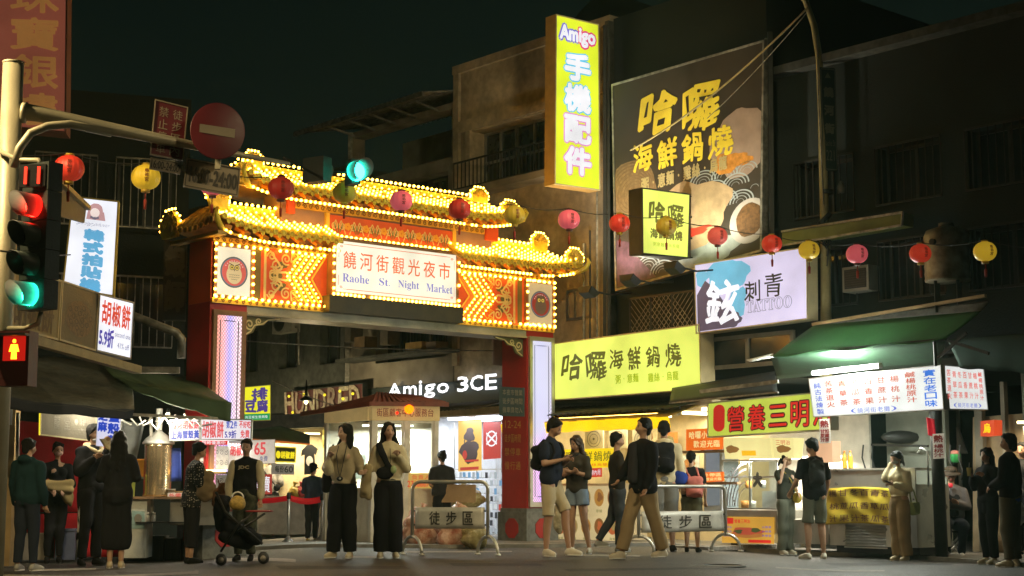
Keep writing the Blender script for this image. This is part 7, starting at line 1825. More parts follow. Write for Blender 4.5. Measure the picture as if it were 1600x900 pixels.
for k,(px,w_,c) in enumerate(((18,.30,(.30,.26,.18)),(60,.34,(.45,.42,.36)),(104,.26,(.10,.12,.20)))):
 q = LS.pw(px,868,-.1); q.z = gz(q.x) + .04; m = MB().box(Fr((q.x,q.y),(1,.05 * (k - 1))),-w_ / 2,w_ / 2,-.12,.12,q.z,q.z + .26 + .06 * k)
 t = thing('carton',('low tan carton on the ground behind the man in teal','white polystyrene carton on the ground under the red tarpaulin','dark blue plastic carton beside the white polystyrene one')[k],'carton',q,'cartons under the red tarpaulin'); part('carton_body',m,mat('carton_%d' % k,c,.7,var=.15),t)
 part('lid',MB().box(Fr((q.x,q.y),(1,.05 * (k - 1))),-w_ / 2 - .01,w_ / 2 + .01,-.13,.13,q.z + .26 + .06 * k + .001,q.z + .29 + .06 * k),mat('carton_%d' % k,c),t)
# air conditioner boxes and pipes on the walls over the street
for k,(fr_,px,py,b,lab) in enumerate(((RB,640,500,-.3,'outdoor air conditioner unit above the phone shop fascia'),(RB,440,520,-.3,'outdoor air conditioner unit on the dark house deep inside the gate'))):
 a,z = fr_.px(px,py,b); c = fr_.p(a,b,z); t = thing('air_conditioner',lab,'air conditioner',c,'outdoor air conditioner units')
 part('case',MB().box(fr_,a - .38,a + .38,b - .22,b,z,z + .52),mat('aged_white_case',(.30,.29,.24),.6,var=.25),t); f = lambda u,v,l=0.0: fr_.p(a - .38 + .76 * u,b + l,z + .52 - .52 * v)
 part('fan_guard',ring(ring(ring(blob(MB(),f,.36,.5,.28,.40,.003,24),f,.36,.5,.30,.43,.06,.006,24),f,.36,.5,.20,.29,.08,.006,20),f,.36,.5,.10,.15,.12,.006,16),M_['darkmetal'],t)
 part('pipe',MB().tube([fr_.p(a + .38,b - .1,z + .1),fr_.p(a + .46,b - .12,z + .1),fr_.p(a + .47,b - .15,z - .7)],.02,6),M_['tin'],t)
# ------------------------------------------------------------------ people
TS = bpy.data.scenes.new('workshop')
def capsule(mb,p,r0,q,r1,n=12,m=4,fx=None):
 p,q = V(p),V(q); d = (q - p); L = d.length
 if L < 1e-6: return mb.ball(p,r0,n=n,m=2 * m)
 d.normalize(); x = d.cross(V((0,0,1)) if abs(d.z) < .9 else V((0,1,0))).normalized(); y = d.cross(x)
 prof = [(r0 * sin(pi / 2 * k / m),-r0 * cos(pi / 2 * k / m)) for k in range(m + 1)] + [(r1 * cos(pi / 2 * k / m),L + r1 * sin(pi / 2 * k / m)) for k in range(m + 1)]
 prof[0] = (1e-4,prof[0][1]); prof[-1] = (1e-4,prof[-1][1])
 vs = [p + d * z + (x * cos(2 * pi * j / n) + y * sin(2 * pi * j / n)) * r for (r,z) in prof for j in range(n)]
 k = len(prof); fs = [(i * n + j,i * n + (j + 1) % n,(i + 1) * n + (j + 1) % n,(i + 1) * n + j) for i in range(k - 1) for j in range(n)]
 fs.append(tuple(range(n))[::-1]); fs.append(tuple((k - 1) * n + j for j in range(n)))
 return mb.add(vs,fs,True)
def fuse(mb,vox,smooth=4):
 """grow one continuous surface round all the volumes in mb"""
 me = bpy.data.meshes.new('form'); me.from_pydata([tuple(q) for q in mb.v],[],mb.f)
 o = bpy.data.objects.new('form',me); TS.collection.objects.link(o)
 r = o.modifiers.new('r','REMESH'); r.mode = 'VOXEL'; r.voxel_size = vox; r.adaptivity = 0
 if smooth: s = o.modifiers.new('s','SMOOTH'); s.factor = .5; s.iterations = smooth
 with bpy.context.temp_override(scene=TS,view_layer=TS.view_layers[0]): dg = bpy.context.evaluated_depsgraph_get()
 dg.update(); ev = o.evaluated_get(dg); m2 = ev.to_mesh()
 n = len(m2.vertices); co = np.empty(n * 3,'f'); m2.vertices.foreach_get('co',co); no = np.empty(n * 3,'f'); m2.vertices.foreach_get('normal',no)
 fs = [tuple(p.vertices) for p in m2.polygons]
 ev.to_mesh_clear(); bpy.data.objects.remove(o); bpy.data.meshes.remove(me)
 return co.reshape(-1,3),no.reshape(-1,3),fs
def arr_part(name,co,fs,mm,parent,M,label=None,extra=None):
 """canonical-space arrays -> a child mesh; M maps the canonical body to the parent's local space"""
 c = co @ np.array(M.to_3x3()).T + np.array(M.translation)
 verts = c.tolist(); faces = list(fs)
 if extra:
  k = len(verts); verts += [tuple(M @ V(q)) for q in extra.v]; faces += [tuple(i + k for i in f) for f in extra.f]
 me = bpy.data.meshes.new(name); me.from_pydata(verts,[],faces); me.materials.append(mm)
 me.polygons.foreach_set('use_smooth',[True] * len(me.polygons)); me.update()
 o = bpy.data.objects.new(name,me); COL.objects.link(o); o.parent = parent; WM[o.name] = WM[parent.name]
 if label: o['label'] = label
 return o
def wrinkle(co,no,amp,seed,f=1.0,lo=None):
 r = random.Random(seed); d = np.zeros(len(co))
 for k in range(5):
  a = np.array([r.uniform(-1,1) * 38,r.uniform(-1,1) * 38,r.uniform(18,60)]) * f; d += np.sin(co @ a + r.random() * 6 + 1.8 * np.sin(co @ (a[[1,2,0]] * .4)))
 return co + no * (d * amp / 2.2)[:,None]
SK = [mat('skin_%d' % k,c,.5,var=.06,scale=9,bump=.05) for k,c in enumerate(((.50,.30,.19),(.42,.24,.15),(.56,.36,.25)))]
HAIR = mat('black_hair',(.010,.009,.008),.62,spec=.2,var=.3,scale=30,bump=.9,bscale=110)
HAIRB = mat('dark_brown_hair',(.035,.020,.012),.45,var=.3,scale=30,bump=.5,bscale=60)
def cl(name,c,**k):
 k.setdefault('var',.14); k.setdefault('scale',5); k.setdefault('bump',.25); k.setdefault('bscale',70)
 k.setdefault('spec',.12); k['bump'] = .22; k['bscale'] = 220; return mat('cloth_' + name,c,.9,**k)
def pattern_cloth(name,kind,c1,c2,sc):
 if name in MC: return MC[name]
 m = cl(name,c1,var=0); nt = m.node_tree; B = nt.nodes['Principled BSDF']; tc = nt.nodes.new('ShaderNodeTexCoord')
 if kind == 'stripe':
  w = nt.nodes.new('ShaderNodeTexWave'); w.wave_type = 'BANDS'; w.bands_direction = 'Z'; w.inputs['Scale'].default_value = sc; src = w.outputs['Fac']; th = .72
 else:
  w = nt.nodes.new('ShaderNodeTexVoronoi'); w.inputs['Scale'].default_value = sc; w.inputs['Randomness'].default_value = .5; src = w.outputs['Distance']; th = .28
 nt.links.new(tc.outputs['Object'],w.inputs['Vector']); r = nt.nodes.new('ShaderNodeValToRGB'); r.color_ramp.interpolation = 'CONSTANT'
 r.color_ramp.elements[0].color = (*(c2 if kind == 'dot' else c1),1); r.color_ramp.elements[1].position = th; r.color_ramp.elements[1].color = (*(c1 if kind == 'dot' else c2),1)
 nt.links.new(src,r.inputs[0]); nt.links.new(r.outputs[0],B.inputs['Base Color']); return m
ARM = dict(
 down=((.128,.012,.640),(.136,-.030,.497)),down2=((.132,-.005,.645),(.128,-.055,.505)),back=((.125,.05,.65),(.13,.06,.50)),
 phone=((.128,-.015,.655),(.045,-.125,.690)),low=((.128,-.01,.645),(.060,-.115,.600)),mouth=((.122,-.055,.690),(.05,-.105,.805)),
 chest=((.130,-.02,.660),(.070,-.110,.745)),face=((.125,-.06,.700),(.055,-.055,.880)),fold=((.125,-.035,.655),(-.015,-.105,.690)),
 out=((.145,-.02,.650),(.155,-.11,.565)),swingf=((.125,-.05,.655),(.10,-.14,.560)),link=((.135,.0,.650),(.165,-.09,.640)),hair=((.135,-.02,.735),(.075,.01,.900)),lap=((.12,-.05,.66),(.02,-.11,.69)))
LEG = dict(stand=((.050,-.004,.285),(.054,.012,.045),(0.10,-1)),stand2=((.062,-.012,.283),(.072,.004,.045),(.35,-1)),close=((.040,-.004,.285),(.040,.010,.045),(.05,-1)),
           fwd=((.048,-.075,.300),(.050,-.130,.052),(0,-1)),rear=((.050,.035,.290),(.052,.165,.085),(0,-1)),cross=((.02,-.02,.285),(.0,.0,.045),(.1,-1)),wide=((.075,-.01,.28),(.105,.01,.045),(.3,-1)),
           sit=((.065,-.235,.515),(.07,-.24,.275),(.1,-1)),sit2=((.075,-.225,.50),(.05,-.16,.262),(.1,-1)),bendf=((.05,-.085,.315),(.06,-.11,.05),(.1,-1)))
def person(label,px,foot,top,yaw,sex='m',a='down',b='down',la='stand',lb='stand',shirt=None,low=None,shoes=None,hair='short',hm=None,skin=0,hyaw=0,hpitch=0,face=True,lean=0.0,mask=None,loc=None,h=None,vox=.0082,seed=None,group=None,extras=None,cap=None,zoff=0.0):
 g = gpt(px,foot) if loc is None else V(loc)
 if h is None: h = at(px,top,g.y).z - g.z
 root = thing('person',label,'person',g,group,0.0)
 M = Matrix.Translation((0,0,zoff)) @ Matrix.Rotation(radians(yaw),4,'Z') @ Matrix.Diagonal((h,h,h,1))
 seed = seed or int(px); fem = sex == 'f'
 sw = .086 if fem else .099; lx = lean
 def S(z): return V((0, -lean * max(0, z - .53), 0))      # lean forward
 def mir(v,s): return V((v[0] * s,v[1],v[2]))
 arms = []
 for s,k in ((-1,a),(1,b)):
  e,w = ARM[k] if isinstance(k,str) else k
  sh = mir((sw,.004,.786),s) + S(.795); e = mir(e,s) + S(.66); w = mir(w,s) + S(.66)
  d = (w - e).normalized(); arms.append((sh,e,w,d,s))
 legs = []
 for s,k in ((-1,la),(1,lb)):
  kn,an,td = LEG[k] if isinstance(k,str) else k
  kn = mir(kn,s); an = mir(an,s); td = V((td[0] * s,td[1],0)).normalized(); legs.append((mir((.046,0,.505),s),kn,an,td,s))
 HR = Matrix.Translation(V((0,.004,.862)) + S(.86)) @ Matrix.Rotation(radians(hyaw),4,'Z') @ Matrix.Rotation(radians(-hpitch),4,'X') @ Matrix.Translation(V((0,-.004,-.862)))
 H = lambda p: HR @ V(p)
 HR3 = HR.to_3x3()
 def torso(mb,k=0.0,hem=.50,flare=0.0):
  k *= .75; cw = (.074 if fem else .088) + k; ww = (.060 if fem else .076) + k
  mb.ball(V((0,.002,.745)) + S(.745),1,cw,.058 + k,.088 + k * .5,16,10)
  capsule(mb,V((-sw * .86,.004,.790)) + S(.8),.026 + k,V((0,.004,.806)) + S(.8),.034 + k); capsule(mb,V((sw * .86,.004,.790)) + S(.8),.026 + k,V((0,.004,.806)) + S(.8),.034 + k)
  capsule(mb,V((0,.004,.80)) + S(.8),.044 + k * .5,V((0,.002,.835)) + S(.83),.026 + k * .3)
  mb.ball(V((0,0,.650)) + S(.65),1,ww,.052 + k,.09,16,10)
  mb.ball(V((0,.004,.548)) + S(.55),1,.086 + k,.060 + k,.062,16,10)
  if fem:
   for s in (-1,1): mb.ball(V((s * .034,-.040,.748)) + S(.75),.034 + k * .4,n=12,m=8)
  if hem < .53:
   capsule(mb,(-.04,.004,.55),.055 + k,(-.045 - flare,.004,hem + .03),.045 + k + flare); capsule(mb,(.04,.004,.55),.055 + k,(.045 + flare,.004,hem + .03),.045 + k + flare); capsule(mb,(0,.004,.55),.058 + k,(0,.004,hem + .03),.052 + k + flare)
  return mb
 # ---- body
 mb = torso(MB()); fingers = MB()
 for (hp,kn,an,td,s) in legs:
  capsule(mb,hp,.050,kn,.033); mid = kn.lerp(an,.32); bk = -(td); capsule(mb,kn,.032,mid + bk * .008,.031); capsule(mb,mid + bk * .008,.031,an,.0175)
  toe = an + td * .085; toe.z = an.z - .028; capsule(mb,an + V((0,0,-.02)),.019,toe,.014); mb.ball(hp + V((0,.018,.012)),.044,n=12,m=8)
 for (sh,e,w,d,s) in arms:
  capsule(mb,sh,.028,e,.0205); mid = e.lerp(w,.35); capsule(mb,e,.0205,mid,.0205); capsule(mb,mid,.0205,w,.0125)
  # palm with four fingers and a thumb
  side = d.cross(V((0,1,0)) if abs(d.y) < .8 else V((0,0,1))).normalized(); nn = side.cross(d).normalized()
  pc = w + d * .026
  for q in (-.009,0,.009): capsule(mb,w + side * q * .6 + d * .006,.0105,w + side * q + d * .040,.0100)
  cur = (V((0,0,-1)) if abs(d.z) < .7 else V((0,-1,0))); cur = (cur - d * cur.dot(d)).normalized()
  for i,(q,ln) in enumerate(((-.0145,.036),(-.005,.042),(.005,.040),(.0145,.032))):
   p0 = w + side * q + d * .040; p1 = p0 + d * ln * .45 + cur * .004; p2 = p1 + (d * .75 + cur * .66) * ln * .33; p3 = p2 + (d * .35 + cur * .93) * ln * .28
   fingers.tube([p0 - d * .006,p1,p2,p3],[.0052,.0050,.0046,.0036],7)
  p0 = w + side * -.010 * s + d * .012 + nn * 0; p1 = p0 + (side * -s * .7 + d * .7) * .022; p2 = p1 + (d * .9 + cur * .4) * .020
  fingers.tube([p0,p1,p2],[.0066,.0058,.0046],7)
 capsule(mb,V((0,.006,.82)) + S(.82),.027 if not fem else .023,H((0,.004,.885)),.026 if not fem else .022)
 def HB(c,r,sx,sy,sz,n=16,m=10): mb.ball(H(c),r,sx,sy,sz,n,m,rot=HR3)
 HB((0,.004,.945),1,.043,.053,.050); HB((0,-.014,.917),1,.0345,.037,.044); HB((0,-.030,.889),1,.017,.016,.014)
 capsule(mb,H((0,-.049,.926)),.0055,H((0,-.058,.907)),.0075); HB((0,-.046,.896),1,.014,.008,.007)
 for s in (-1,1): HB((s * .0425,.004,.917),1,.006,.011,.016,8,6); HB((s * .020,-.035,.910),1,.014,.012,.012,8,6)
 co,no,fs = fuse(mb,vox,2)
 arr_part('body',co,fs,SK[skin],root,M,None,fingers)
 if face:
  for s in (-1,1):
   m = MB().ball(H((s * .0165,-.0475,.9245)),1,.0075,.004,.0038,8,6,rot=HR3); arr_part('eye',np.array([tuple(q) for q in m.v]),m.f,DK,root,M)
   m = MB(); capsule(m,H((s * .008,-.0485,.9345)),.0018,H((s * .0255,-.044,.9355)),.0016,6,2); arr_part('eyebrow',np.array([tuple(q) for q in m.v]),m.f,HAIR,root,M)
  if not mask:
   m = MB(); capsule(m,H((-.011,-.0515,.8965)),.0030,H((.011,-.0515,.8965)),.0030,6,2); arr_part('mouth',np.array([tuple(q) for q in m.v]),m.f,mat('lip',(.34,.10,.08),.5),root,M)
 if mask:
  m = MB(); m.ball(H((0,-.030 if mask != 'chin' else -.026,.903 if mask != 'chin' else .884)),1,.034,.030,.022 if mask != 'chin' else .014,16,8,rot=HR3)
  arr_part('face_mask',np.array([tuple(q) for q in m.v]),m.f,mat('mask_white',(.62,.60,.58),.7) if mask != 'pink' else mat('mask_pink',(.60,.42,.36),.7),root,M)
 # ---- hair
 hmat = hm or HAIR; mb = MB()
 def HC(p,r0,q,r1): capsule(mb,H(p),r0,H(q),r1,10,3)
 if hair != 'none':
  mb.ball(H((0,.012,.951)),1,.0485,.055,.050,16,10,rot=HR3)
  HC((-.026,-.028,.970),.016,(.026,-.028,.970),.016); HC((0,.038,.935),.030,(0,.036,.898),.024)
  for s in (-1,1): HC((s * .034,-.012,.952),.015,(s * .037,.010,.922),.014)
  r = random.Random(seed)
  for k in range(14): t_ = r.uniform(0,6.28); rr_ = r.uniform(.01,.034); mb.ball(H((rr_ * cos(t_),.012 + rr_ * sin(t_) * 1.1,.985 + r.uniform(-.006,.012) - rr_ * .3)),r.uniform(.010,.017),n=8,m=6)
 if hair in ('long','longf','verylong'):
  L = {'long': .80,'longf': .755,'verylong': .70}[hair]
  for s in (-1,1):
   HC((s * .040,.008,.945),.017,(s * .047,.012,.88),.017); capsule(mb,H((s * .047,.012,.88)),.018,V((s * .058,-.012 if hair == 'longf' else .022,L + .03)) + S(L),.022)
   HC((s * .022,-.036,.968),.013,(s * .040,-.022,.925),.009)
  capsule(mb,H((0,.035,.93)),.036,V((0,.052,L + .02)) + S(L),.030); capsule(mb,H((-.03,.03,.92)),.026,V((-.038,.045,L)) + S(L),.024); capsule(mb,H((.03,.03,.92)),.026,V((.038,.045,L)) + S(L),.024)
 if hair in ('bun','pony'):
  mb.ball(H((0,.058,.958 if hair == 'bun' else .930)),.022,n=10,m=8)
  if hair == 'pony': HC((0,.062,.93),.018,(0,.075,.85),.010)
 if hair == 'bob':
  for s in (-1,1): HC((s * .040,.008,.945),.017,(s * .046,.010,.885),.018)
  HC((-.02,.04,.92),.03,(-.025,.038,.875),.022); HC((.02,.04,.92),.03,(.025,.038,.875),.022)
 if hair != 'none':
  co,no,fs = fuse(mb,vox * .9,2); co = wrinkle(co,no,.0022,seed,2.2); arr_part('hair',co,fs,hmat,root,M)
 if cap:
  m = MB(); m.ball(H((0,.008,.972)),1,.053,.060,.038,18,8,rot=HR3)
  if cap[0] == 'bucket': capsule_ = [(.052,0),(.090,-.022),(.088,-.026),(.050,-.006)]; m.lathe(H((0,.006,.962)),capsule_,22,HR3 @ V((0,0,1)))
  else: m.hexa([H((-.035,-.04,.960)),H((.035,-.04,.960)),H((.03,-.10,.955)),H((-.03,-.10,.955))],[H((-.035,-.04,.966)),H((.035,-.04,.966)),H((.03,-.10,.960)),H((-.03,-.10,.960))])
  arr_part('hat',np.array([tuple(q) for q in m.v]),m.f,cap[1],root,M)
 # ---- shirt or jacket: dict(m, k looseness, sleeve 0..2 (0 none, .6 short, 2 long), hem)
 def garment(sp,nm):
  mb = torso(MB(),sp.get('k',.010),sp.get('hem',.50),sp.get('flare',0)); sl = sp.get('sleeve',2); kk = sp.get('k',.010) * .6 + .002
  for (sh,e,w,d,s) in arms:
   if sl > 0:
    t = min(1,sl); q = sh.lerp(e,t); capsule(mb,sh,.030 + kk,q,(.030 + (.022 - .030) * t) + kk)
    if sl > 1: t2 = (sl - 1) * .95; q2 = e.lerp(w,t2); capsule(mb,e,.023 + kk,e.lerp(w,t2 * .5) + V((0,0,-.004)),.022 + kk); capsule(mb,e.lerp(w,t2 * .5),.021 + kk,q2,.016 + kk * .8)
  kb = sp.get('k',.01)
  if kb > .012:      # loose cut: hangs straight from the chest
   zb = max(.53,sp.get('hem',.5) + .035); bw = .036 if fem else .046
   for s in (-1,1): capsule(mb,V((s * bw,-.006,.755)) + S(.755),.040 + kb * .7,V((s * (bw + .006),-.002,zb)) + S(zb),.042 + kb * .8); capsule(mb,V((s * bw * .6,.020,.76)) + S(.76),.040 + kb * .5,V((s * bw * .7,.022,zb)) + S(zb),.042 + kb * .5)
  if sp.get('collar'): capsule(mb,V((-.022,.004,.838)) + S(.84),.024,V((.022,.004,.838)) + S(.84),.024)
  if sp.get('hood'): mb.ball(V((0,.055,.830)) + S(.83),1,.06,.034,.036,14,8); capsule(mb,V((-.045,.02,.835)),.022,V((-.03,-.03,.815)),.016); capsule(mb,V((.045,.02,.835)),.022,V((.03,-.03,.815)),.016)
  if sp.get('skirt'):
   z = sp['skirt']
   mb.ball((0,.022,.52),1,.105,.085,.09)
   for x in (-.04,0,.04): capsule(mb,(x,.004,.54),.062,(x * 1.4,.006,z + .04),.058)
  co,no,fs = fuse(mb,vox * 1.1,3)
  zh_ = sp['skirt'] if sp.get('skirt') else sp.get('hem',.5) - .01; sel = (co[:,2] < zh_) & (abs(co[:,0]) < .118); co[sel,2] = zh_ + (co[sel,2] - zh_) * .08
  co = wrinkle(co,no,sp.get('w',.0045),seed + 3,.8); return arr_part(nm,co,fs,sp['m'],root,M)
 if shirt: shirt_o = garment(shirt,shirt.get('name','shirt'))
 if shirt and shirt.get('inner'):   # an open jacket shows the shirt beneath as a front strip
  pass
 if low:
  kind = low.get('kind','trousers'); k = low.get('k',.006); mb = MB(); mb.ball((0,.004,.545),1,.087 + k,.062 + k,.062,16,10)
  for (hp,kn,an,td,s) in legs:
   mb.ball(hp + V((-hp.x * .35,.015,.014)),.049 + k,n=12,m=8)
   if kind == 'trousers':
    capsule(mb,hp,.053 + k,kn,.038 + k); e = kn.lerp(an,.93); capsule(mb,kn,.037 + k,e,low.get('cuff',.026) + k);
   elif kind == 'wide':
    capsule(mb,hp,.056 + k,kn,.052 + k); e = kn.lerp(an,.98); capsule(mb,kn,.051 + k,e,.046 + k)
   elif kind == 'crop': capsule(mb,hp,.054 + k,kn,.040 + k); capsule(mb,kn,.039 + k,kn.lerp(an,.62),.032 + k)
   elif kind == 'shorts': L = low.get('len',.86); q = hp.lerp(kn,L); capsule(mb,hp,.052 + k,q,.045 + k)
  co,no,fs = fuse(mb,vox * 1.1,3)
  for (hp, kn, an, td, s) in legs:      # cut the hems straight across the leg
   if abs(hp.z - kn.z) < .1: continue
   tt_ = low.get('len',.86); q = hp.lerp(kn,tt_) if kind == 'shorts' else kn.lerp(an,{'trousers': .93,'wide': .98,'crop': .62}[kind]); d = np.array((kn - hp).normalized() if kind == 'shorts' else (an - kn).normalized())
   rel = co - np.array(q); al = rel @ d; near = (np.linalg.norm(rel - al[:,None] * d,axis=1) < .085) & (al > -.002) & (co[:,0] * s > -.03)
   co[near] -= (al[near] * .92)[:,None] * d
  co = wrinkle(co,no,low.get('w',.0032),seed + 5,.8); arr_part({'trousers': 'trousers','wide': 'trousers','crop': 'trousers','shorts': 'shorts'}[kind],co,fs,low['m'],root,M)
  if low.get('stripe'):
   for (hp,kn,an,td,s) in legs:
    for q in (-1,0,1):
     o_ = V((s * .045,q * .008,0)); m = MB().tube([hp + o_ * 1.3,hp.lerp(kn,.5) + o_ * 1.15 + V((0,0,0)),kn + o_ * 1.05,kn.lerp(an,.5) + o_ * .95,an + o_ * .85],.0022,5); arr_part('trouser_stripe',np.array([tuple(v) for v in m.v]),m.f,M_['white'],root,M)
 if shoes is not None:
  for (hp,kn,an,td,s) in legs:
   mb = MB(); hl = an - td * .012 + V((0,0,-.024)); toe = an + td * .088; toe.z = an.z - .029
   capsule(mb,an + V((0,0,-.006)),.0225,hl,.022); capsule(mb,hl,.0215,toe,.0185); capsule(mb,an + td * .02 + V((0,0,-.010)),.021,toe + V((0,0,.002)),.017); capsule(mb,toe - td * .02 + V((.005 * s,0,0)),.0205,toe,.0175)
   co,no,fs = fuse(mb,vox * .8,2); zf = an.z - .0455; sel = co[:,2] < zf + .006; co[sel,2] = np.maximum(co[sel,2],zf + .001); so = arr_part('shoe',co,fs,shoes,root,M)
   m = MB(); sd = td.cross(V((0,0,1))); hb = an - td * .030; pts = []
   for i in range(18):
    t_ = 2 * pi * i / 18; ln = .066; q = an + td * (.038 + ln * cos(t_)) + sd * (.0235 * sin(t_) * (1 + .12 * cos(t_))); q.z = zf; pts.append(q)
   m.prism(pts,(0,0,.009)); arr_part('sole',np.array([tuple(v) for v in m.v]),m.f,M_['white'] if shoes.name != 'cloth_black_shoe' else M_['black'],so,M)
 T = Matrix.Translation(g) @ M
 return root,T,arms,H,M,S
def loose(name,label,cat,mb,mm,T,group=None,fz=None,seed=1,w=.003):
 """a thing carried by a person, shaped in that person's body space"""
 if fz:
  co,no,fs = fuse(mb,fz,3); co = wrinkle(co,no,w,seed); m2 = MB(); m2.v = [T @ V(q) for q in co.tolist()]; m2.f = [list(f) for f in fs]; m2.m = [0] * len(fs); m2.sm = [True] * len(fs)
 else: m2 = mb; m2.v = [T @ q for q in m2.v]
 return solo(name,label,cat,m2,mm,None,group)
def tpart(name,mb,mm,parent,T):
 mb.v = [T @ V(q) for q in mb.v]; return part(name,mb,mm,parent)
def backpack(T,S,label,mm,sm=None,c=(0,.105,.70),sz=(.075,.045,.10),lines=None,seed=1):
 mb = MB(); c = V(c) + S(.7)
 for dx in (-1,1):
  for dz in (-1,1): capsule(mb,c + V((dx * sz[0] * .55,-.01,dz * sz[2] * .62)),sz[1] * .75,c + V((dx * sz[0] * .55,.012,dz * sz[2] * .55)),sz[1] * .7)
 mb.ball(c,1,sz[0],sz[1],sz[2],16,10); mb.ball(c + V((0,.02,-.03)),1,sz[0] * .8,sz[1] * .9,sz[2] * .5,14,8)
 o = loose('backpack',label,'backpack',mb,mm,T,None,.009,seed)
 for s in (-1,1):
  tpart('strap',MB().tube([c + V((s * .045,-.03,.09)),V((s * .058,.03,.828)) + S(.82),V((s * .060,-.045,.800)) + S(.8),V((s * .066,-.066,.74)) + S(.74),V((s * .085,-.03,.66)) + S(.66),c + V((s * .06,-.02,-.07))],[.011] * 6,6),sm or mm,o,T)
 tpart('zip',MB().tube([c + V((-.05,sz[1] + .002,-.01)),c + V((0,sz[1] + .008,-.004)),c + V((.05,sz[1] + .002,-.01))],.002,5),M_['darkmetal'],o,T)
 if lines:
  for q in (0,1,2): tpart('printed_stripe',MB().tube([c + V((.035 + q * .011,sz[1] * .95 - q * .004,-.07)),c + V((.035 + q * .011,sz[1] * 1.02 - q * .004,.01))],.003,5),M_['white'],o,T)
 return o
BLK = cl('black',(.016,.016,.018)); NAVY = cl('navy',(.018,.022,.036)); CHAR = cl('charcoal',(.035,.035,.036)); CREAM = cl('cream',(.66,.57,.36)); BEIGE = cl('beige',(.44,.37,.24)); KHAKI = cl('khaki',(.36,.27,.15)); LKH = cl('light_khaki',(.50,.42,.27)); OLV = cl('olive',(.11,.11,.07)); GRG = cl('grey_green',(.15,.16,.12)); DEN = cl('denim',(.06,.09,.16)); LDEN = cl('light_denim',(.20,.26,.34)); TAN = cl('tan',(.33,.24,.13)); TEAL = cl('dark_teal',(.012,.035,.040)); WSH = mat('white_shoe',(.62,.57,.45),.5,var=.12); BSH = cl('black_shoe',(.014,.014,.014)); CSH = mat('cream_shoe',(.50,.42,.27),.5,var=.25,scale=30)
# 1-4 at the pepper bun stall
person('man in a dark teal hooded jacket seen from behind at the stall edge',38,892,684,165,'m','down','down2','stand2','stand',dict(m=TEAL,k=.020,hem=.50,hood=True,name='jacket'),dict(m=cl('dark_denim',(.022,.028,.042)),k=.006),mat('grey_shoe',(.30,.30,.27),.5),'short',face=False,hyaw=-20)
r2 = person('woman in a black top and pinkish face mask carrying a rolled tan jacket',84,880,690,22,'f','low','low','stand','close',dict(m=BLK,k=.012,sleeve=1.2,hem=.49),dict(m=BLK,k=.003),BSH,'bun',mask='pink',skin=0,hyaw=10)
mb = MB(); capsule(mb,(-.10,-.125,.645),.030,(.10,-.125,.66),.034); capsule(mb,(-.07,-.13,.62),.030,(.09,-.13,.60),.036); capsule(mb,(.03,-.12,.60),.036,(.09,-.10,.50),.026); capsule(mb,(.09,-.09,.62),.030,(.11,-.07,.47),.020)
loose('folded_jacket','bulky tan and olive jacket bundled over the masked woman\'s forearms','jacket',mb,cl('olive_tan',(.30,.23,.10)),r2[1],None,.009,3,.005)
r3 = person('man in a black track suit with white side stripes biting into a bun',140,884,662,48,'m','chest','mouth','stand2','stand',dict(m=BLK,k=.022,hem=.50,name='jacket'),dict(m=BLK,k=.012,stripe=True),BSH,'short',mask='chin',hyaw=15,skin=0)
mb = MB(); capsule(mb,(-.05,.02,.842),.026,(.05,.02,.842),.026); capsule(mb,(-.055,-.01,.825),.02,(-.015,-.06,.80),.016); capsule(mb,(.055,-.01,.825),.02,(.015,-.06,.80),.016); mb.ball((0,.05,.825),1,.06,.035,.03)
co,no,fs = fuse(mb,.008,3); arr_part('hood',co,fs,CREAM,r3[0],r3[4])
wq = r3[2][1][2] + r3[2][1][3] * .06; mb = MB(); mb.prism([wq + V(q) for q in ((-.06,0,.035),(.05,-.01,.045),(.03,-.01,-.05),(-.01,0,-.03))],(0,-.02,0)); bag = loose('bun_wrapper','cream paper wrapper with a pepper bun held up to the man\'s mouth','food',mb,mat('cream_paper',(.60,.50,.28),.7),r3[1]); tpart('bun',MB().ball(wq + V((0,-.012,.035)),.026,1,.7,.8,12,8),mat('bun_crust',(.42,.24,.08),.7),bag,r3[1])
person('woman with long straight black hair in a long black dress seen from behind',180,888,673,190,'f','phone','phone','close','close',dict(m=BLK,k=.022,hem=.40,skirt=.135,name='dress',w=.0026),None,CSH,'verylong',face=False,hyaw=-10)
# 5-7 spotted jacket, young man, pushchair
r5 = person('woman in a black jacket with white spots and a dark bun hairstyle',297,881,690,118,'f','low','low','stand','stand2',dict(m=pattern_cloth('cloth_spotted','dot',(.02,.02,.02),(.42,.38,.30),34),k=.024,hem=.47,flare=.01,name='jacket'),dict(m=BLK,k=.010,kind='crop'),BSH,'bun',lean=.12,hpitch=-15)
for k,(dx,dz,r,mm,lab) in enumerate(((.05,-.12,.075,TAN,'tan canvas tote bag hanging before the spotted jacket woman'),(.13,-.20,.07,cl('brown_print',(.30,.14,.06),var=.4,scale=14),'patterned brown shopping bag hanging from the pushchair handle'))):
 c = at(322 + 22 * k,742 + 20 * k,gpt(297,881).y - .12); mb = MB()
 mb.ball((0,0,-.16),1,.13 - .02 * k,.07,.18,14,10); mb.ball((.03,0,-.05),1,.08,.05,.12,14,10); capsule(mb,(0,0,0),.02,(-.03,0,.10),.012); loose('carrier_bag',lab,'bag',mb,mm,Matrix.Translation(c),None,.014,5 + k,.010)
r6 = person('young man in a black and cream varsity jacket with letters on the chest facing out',381,877,685,-4,'m','down2','down','stand','stand',dict(m=BLK,k=.014,hem=.52,sleeve=0,name='jacket'),dict(m=cl('camouflage',(.07,.075,.05),var=.6,scale=14),k=.010),BSH,'short',skin=1)
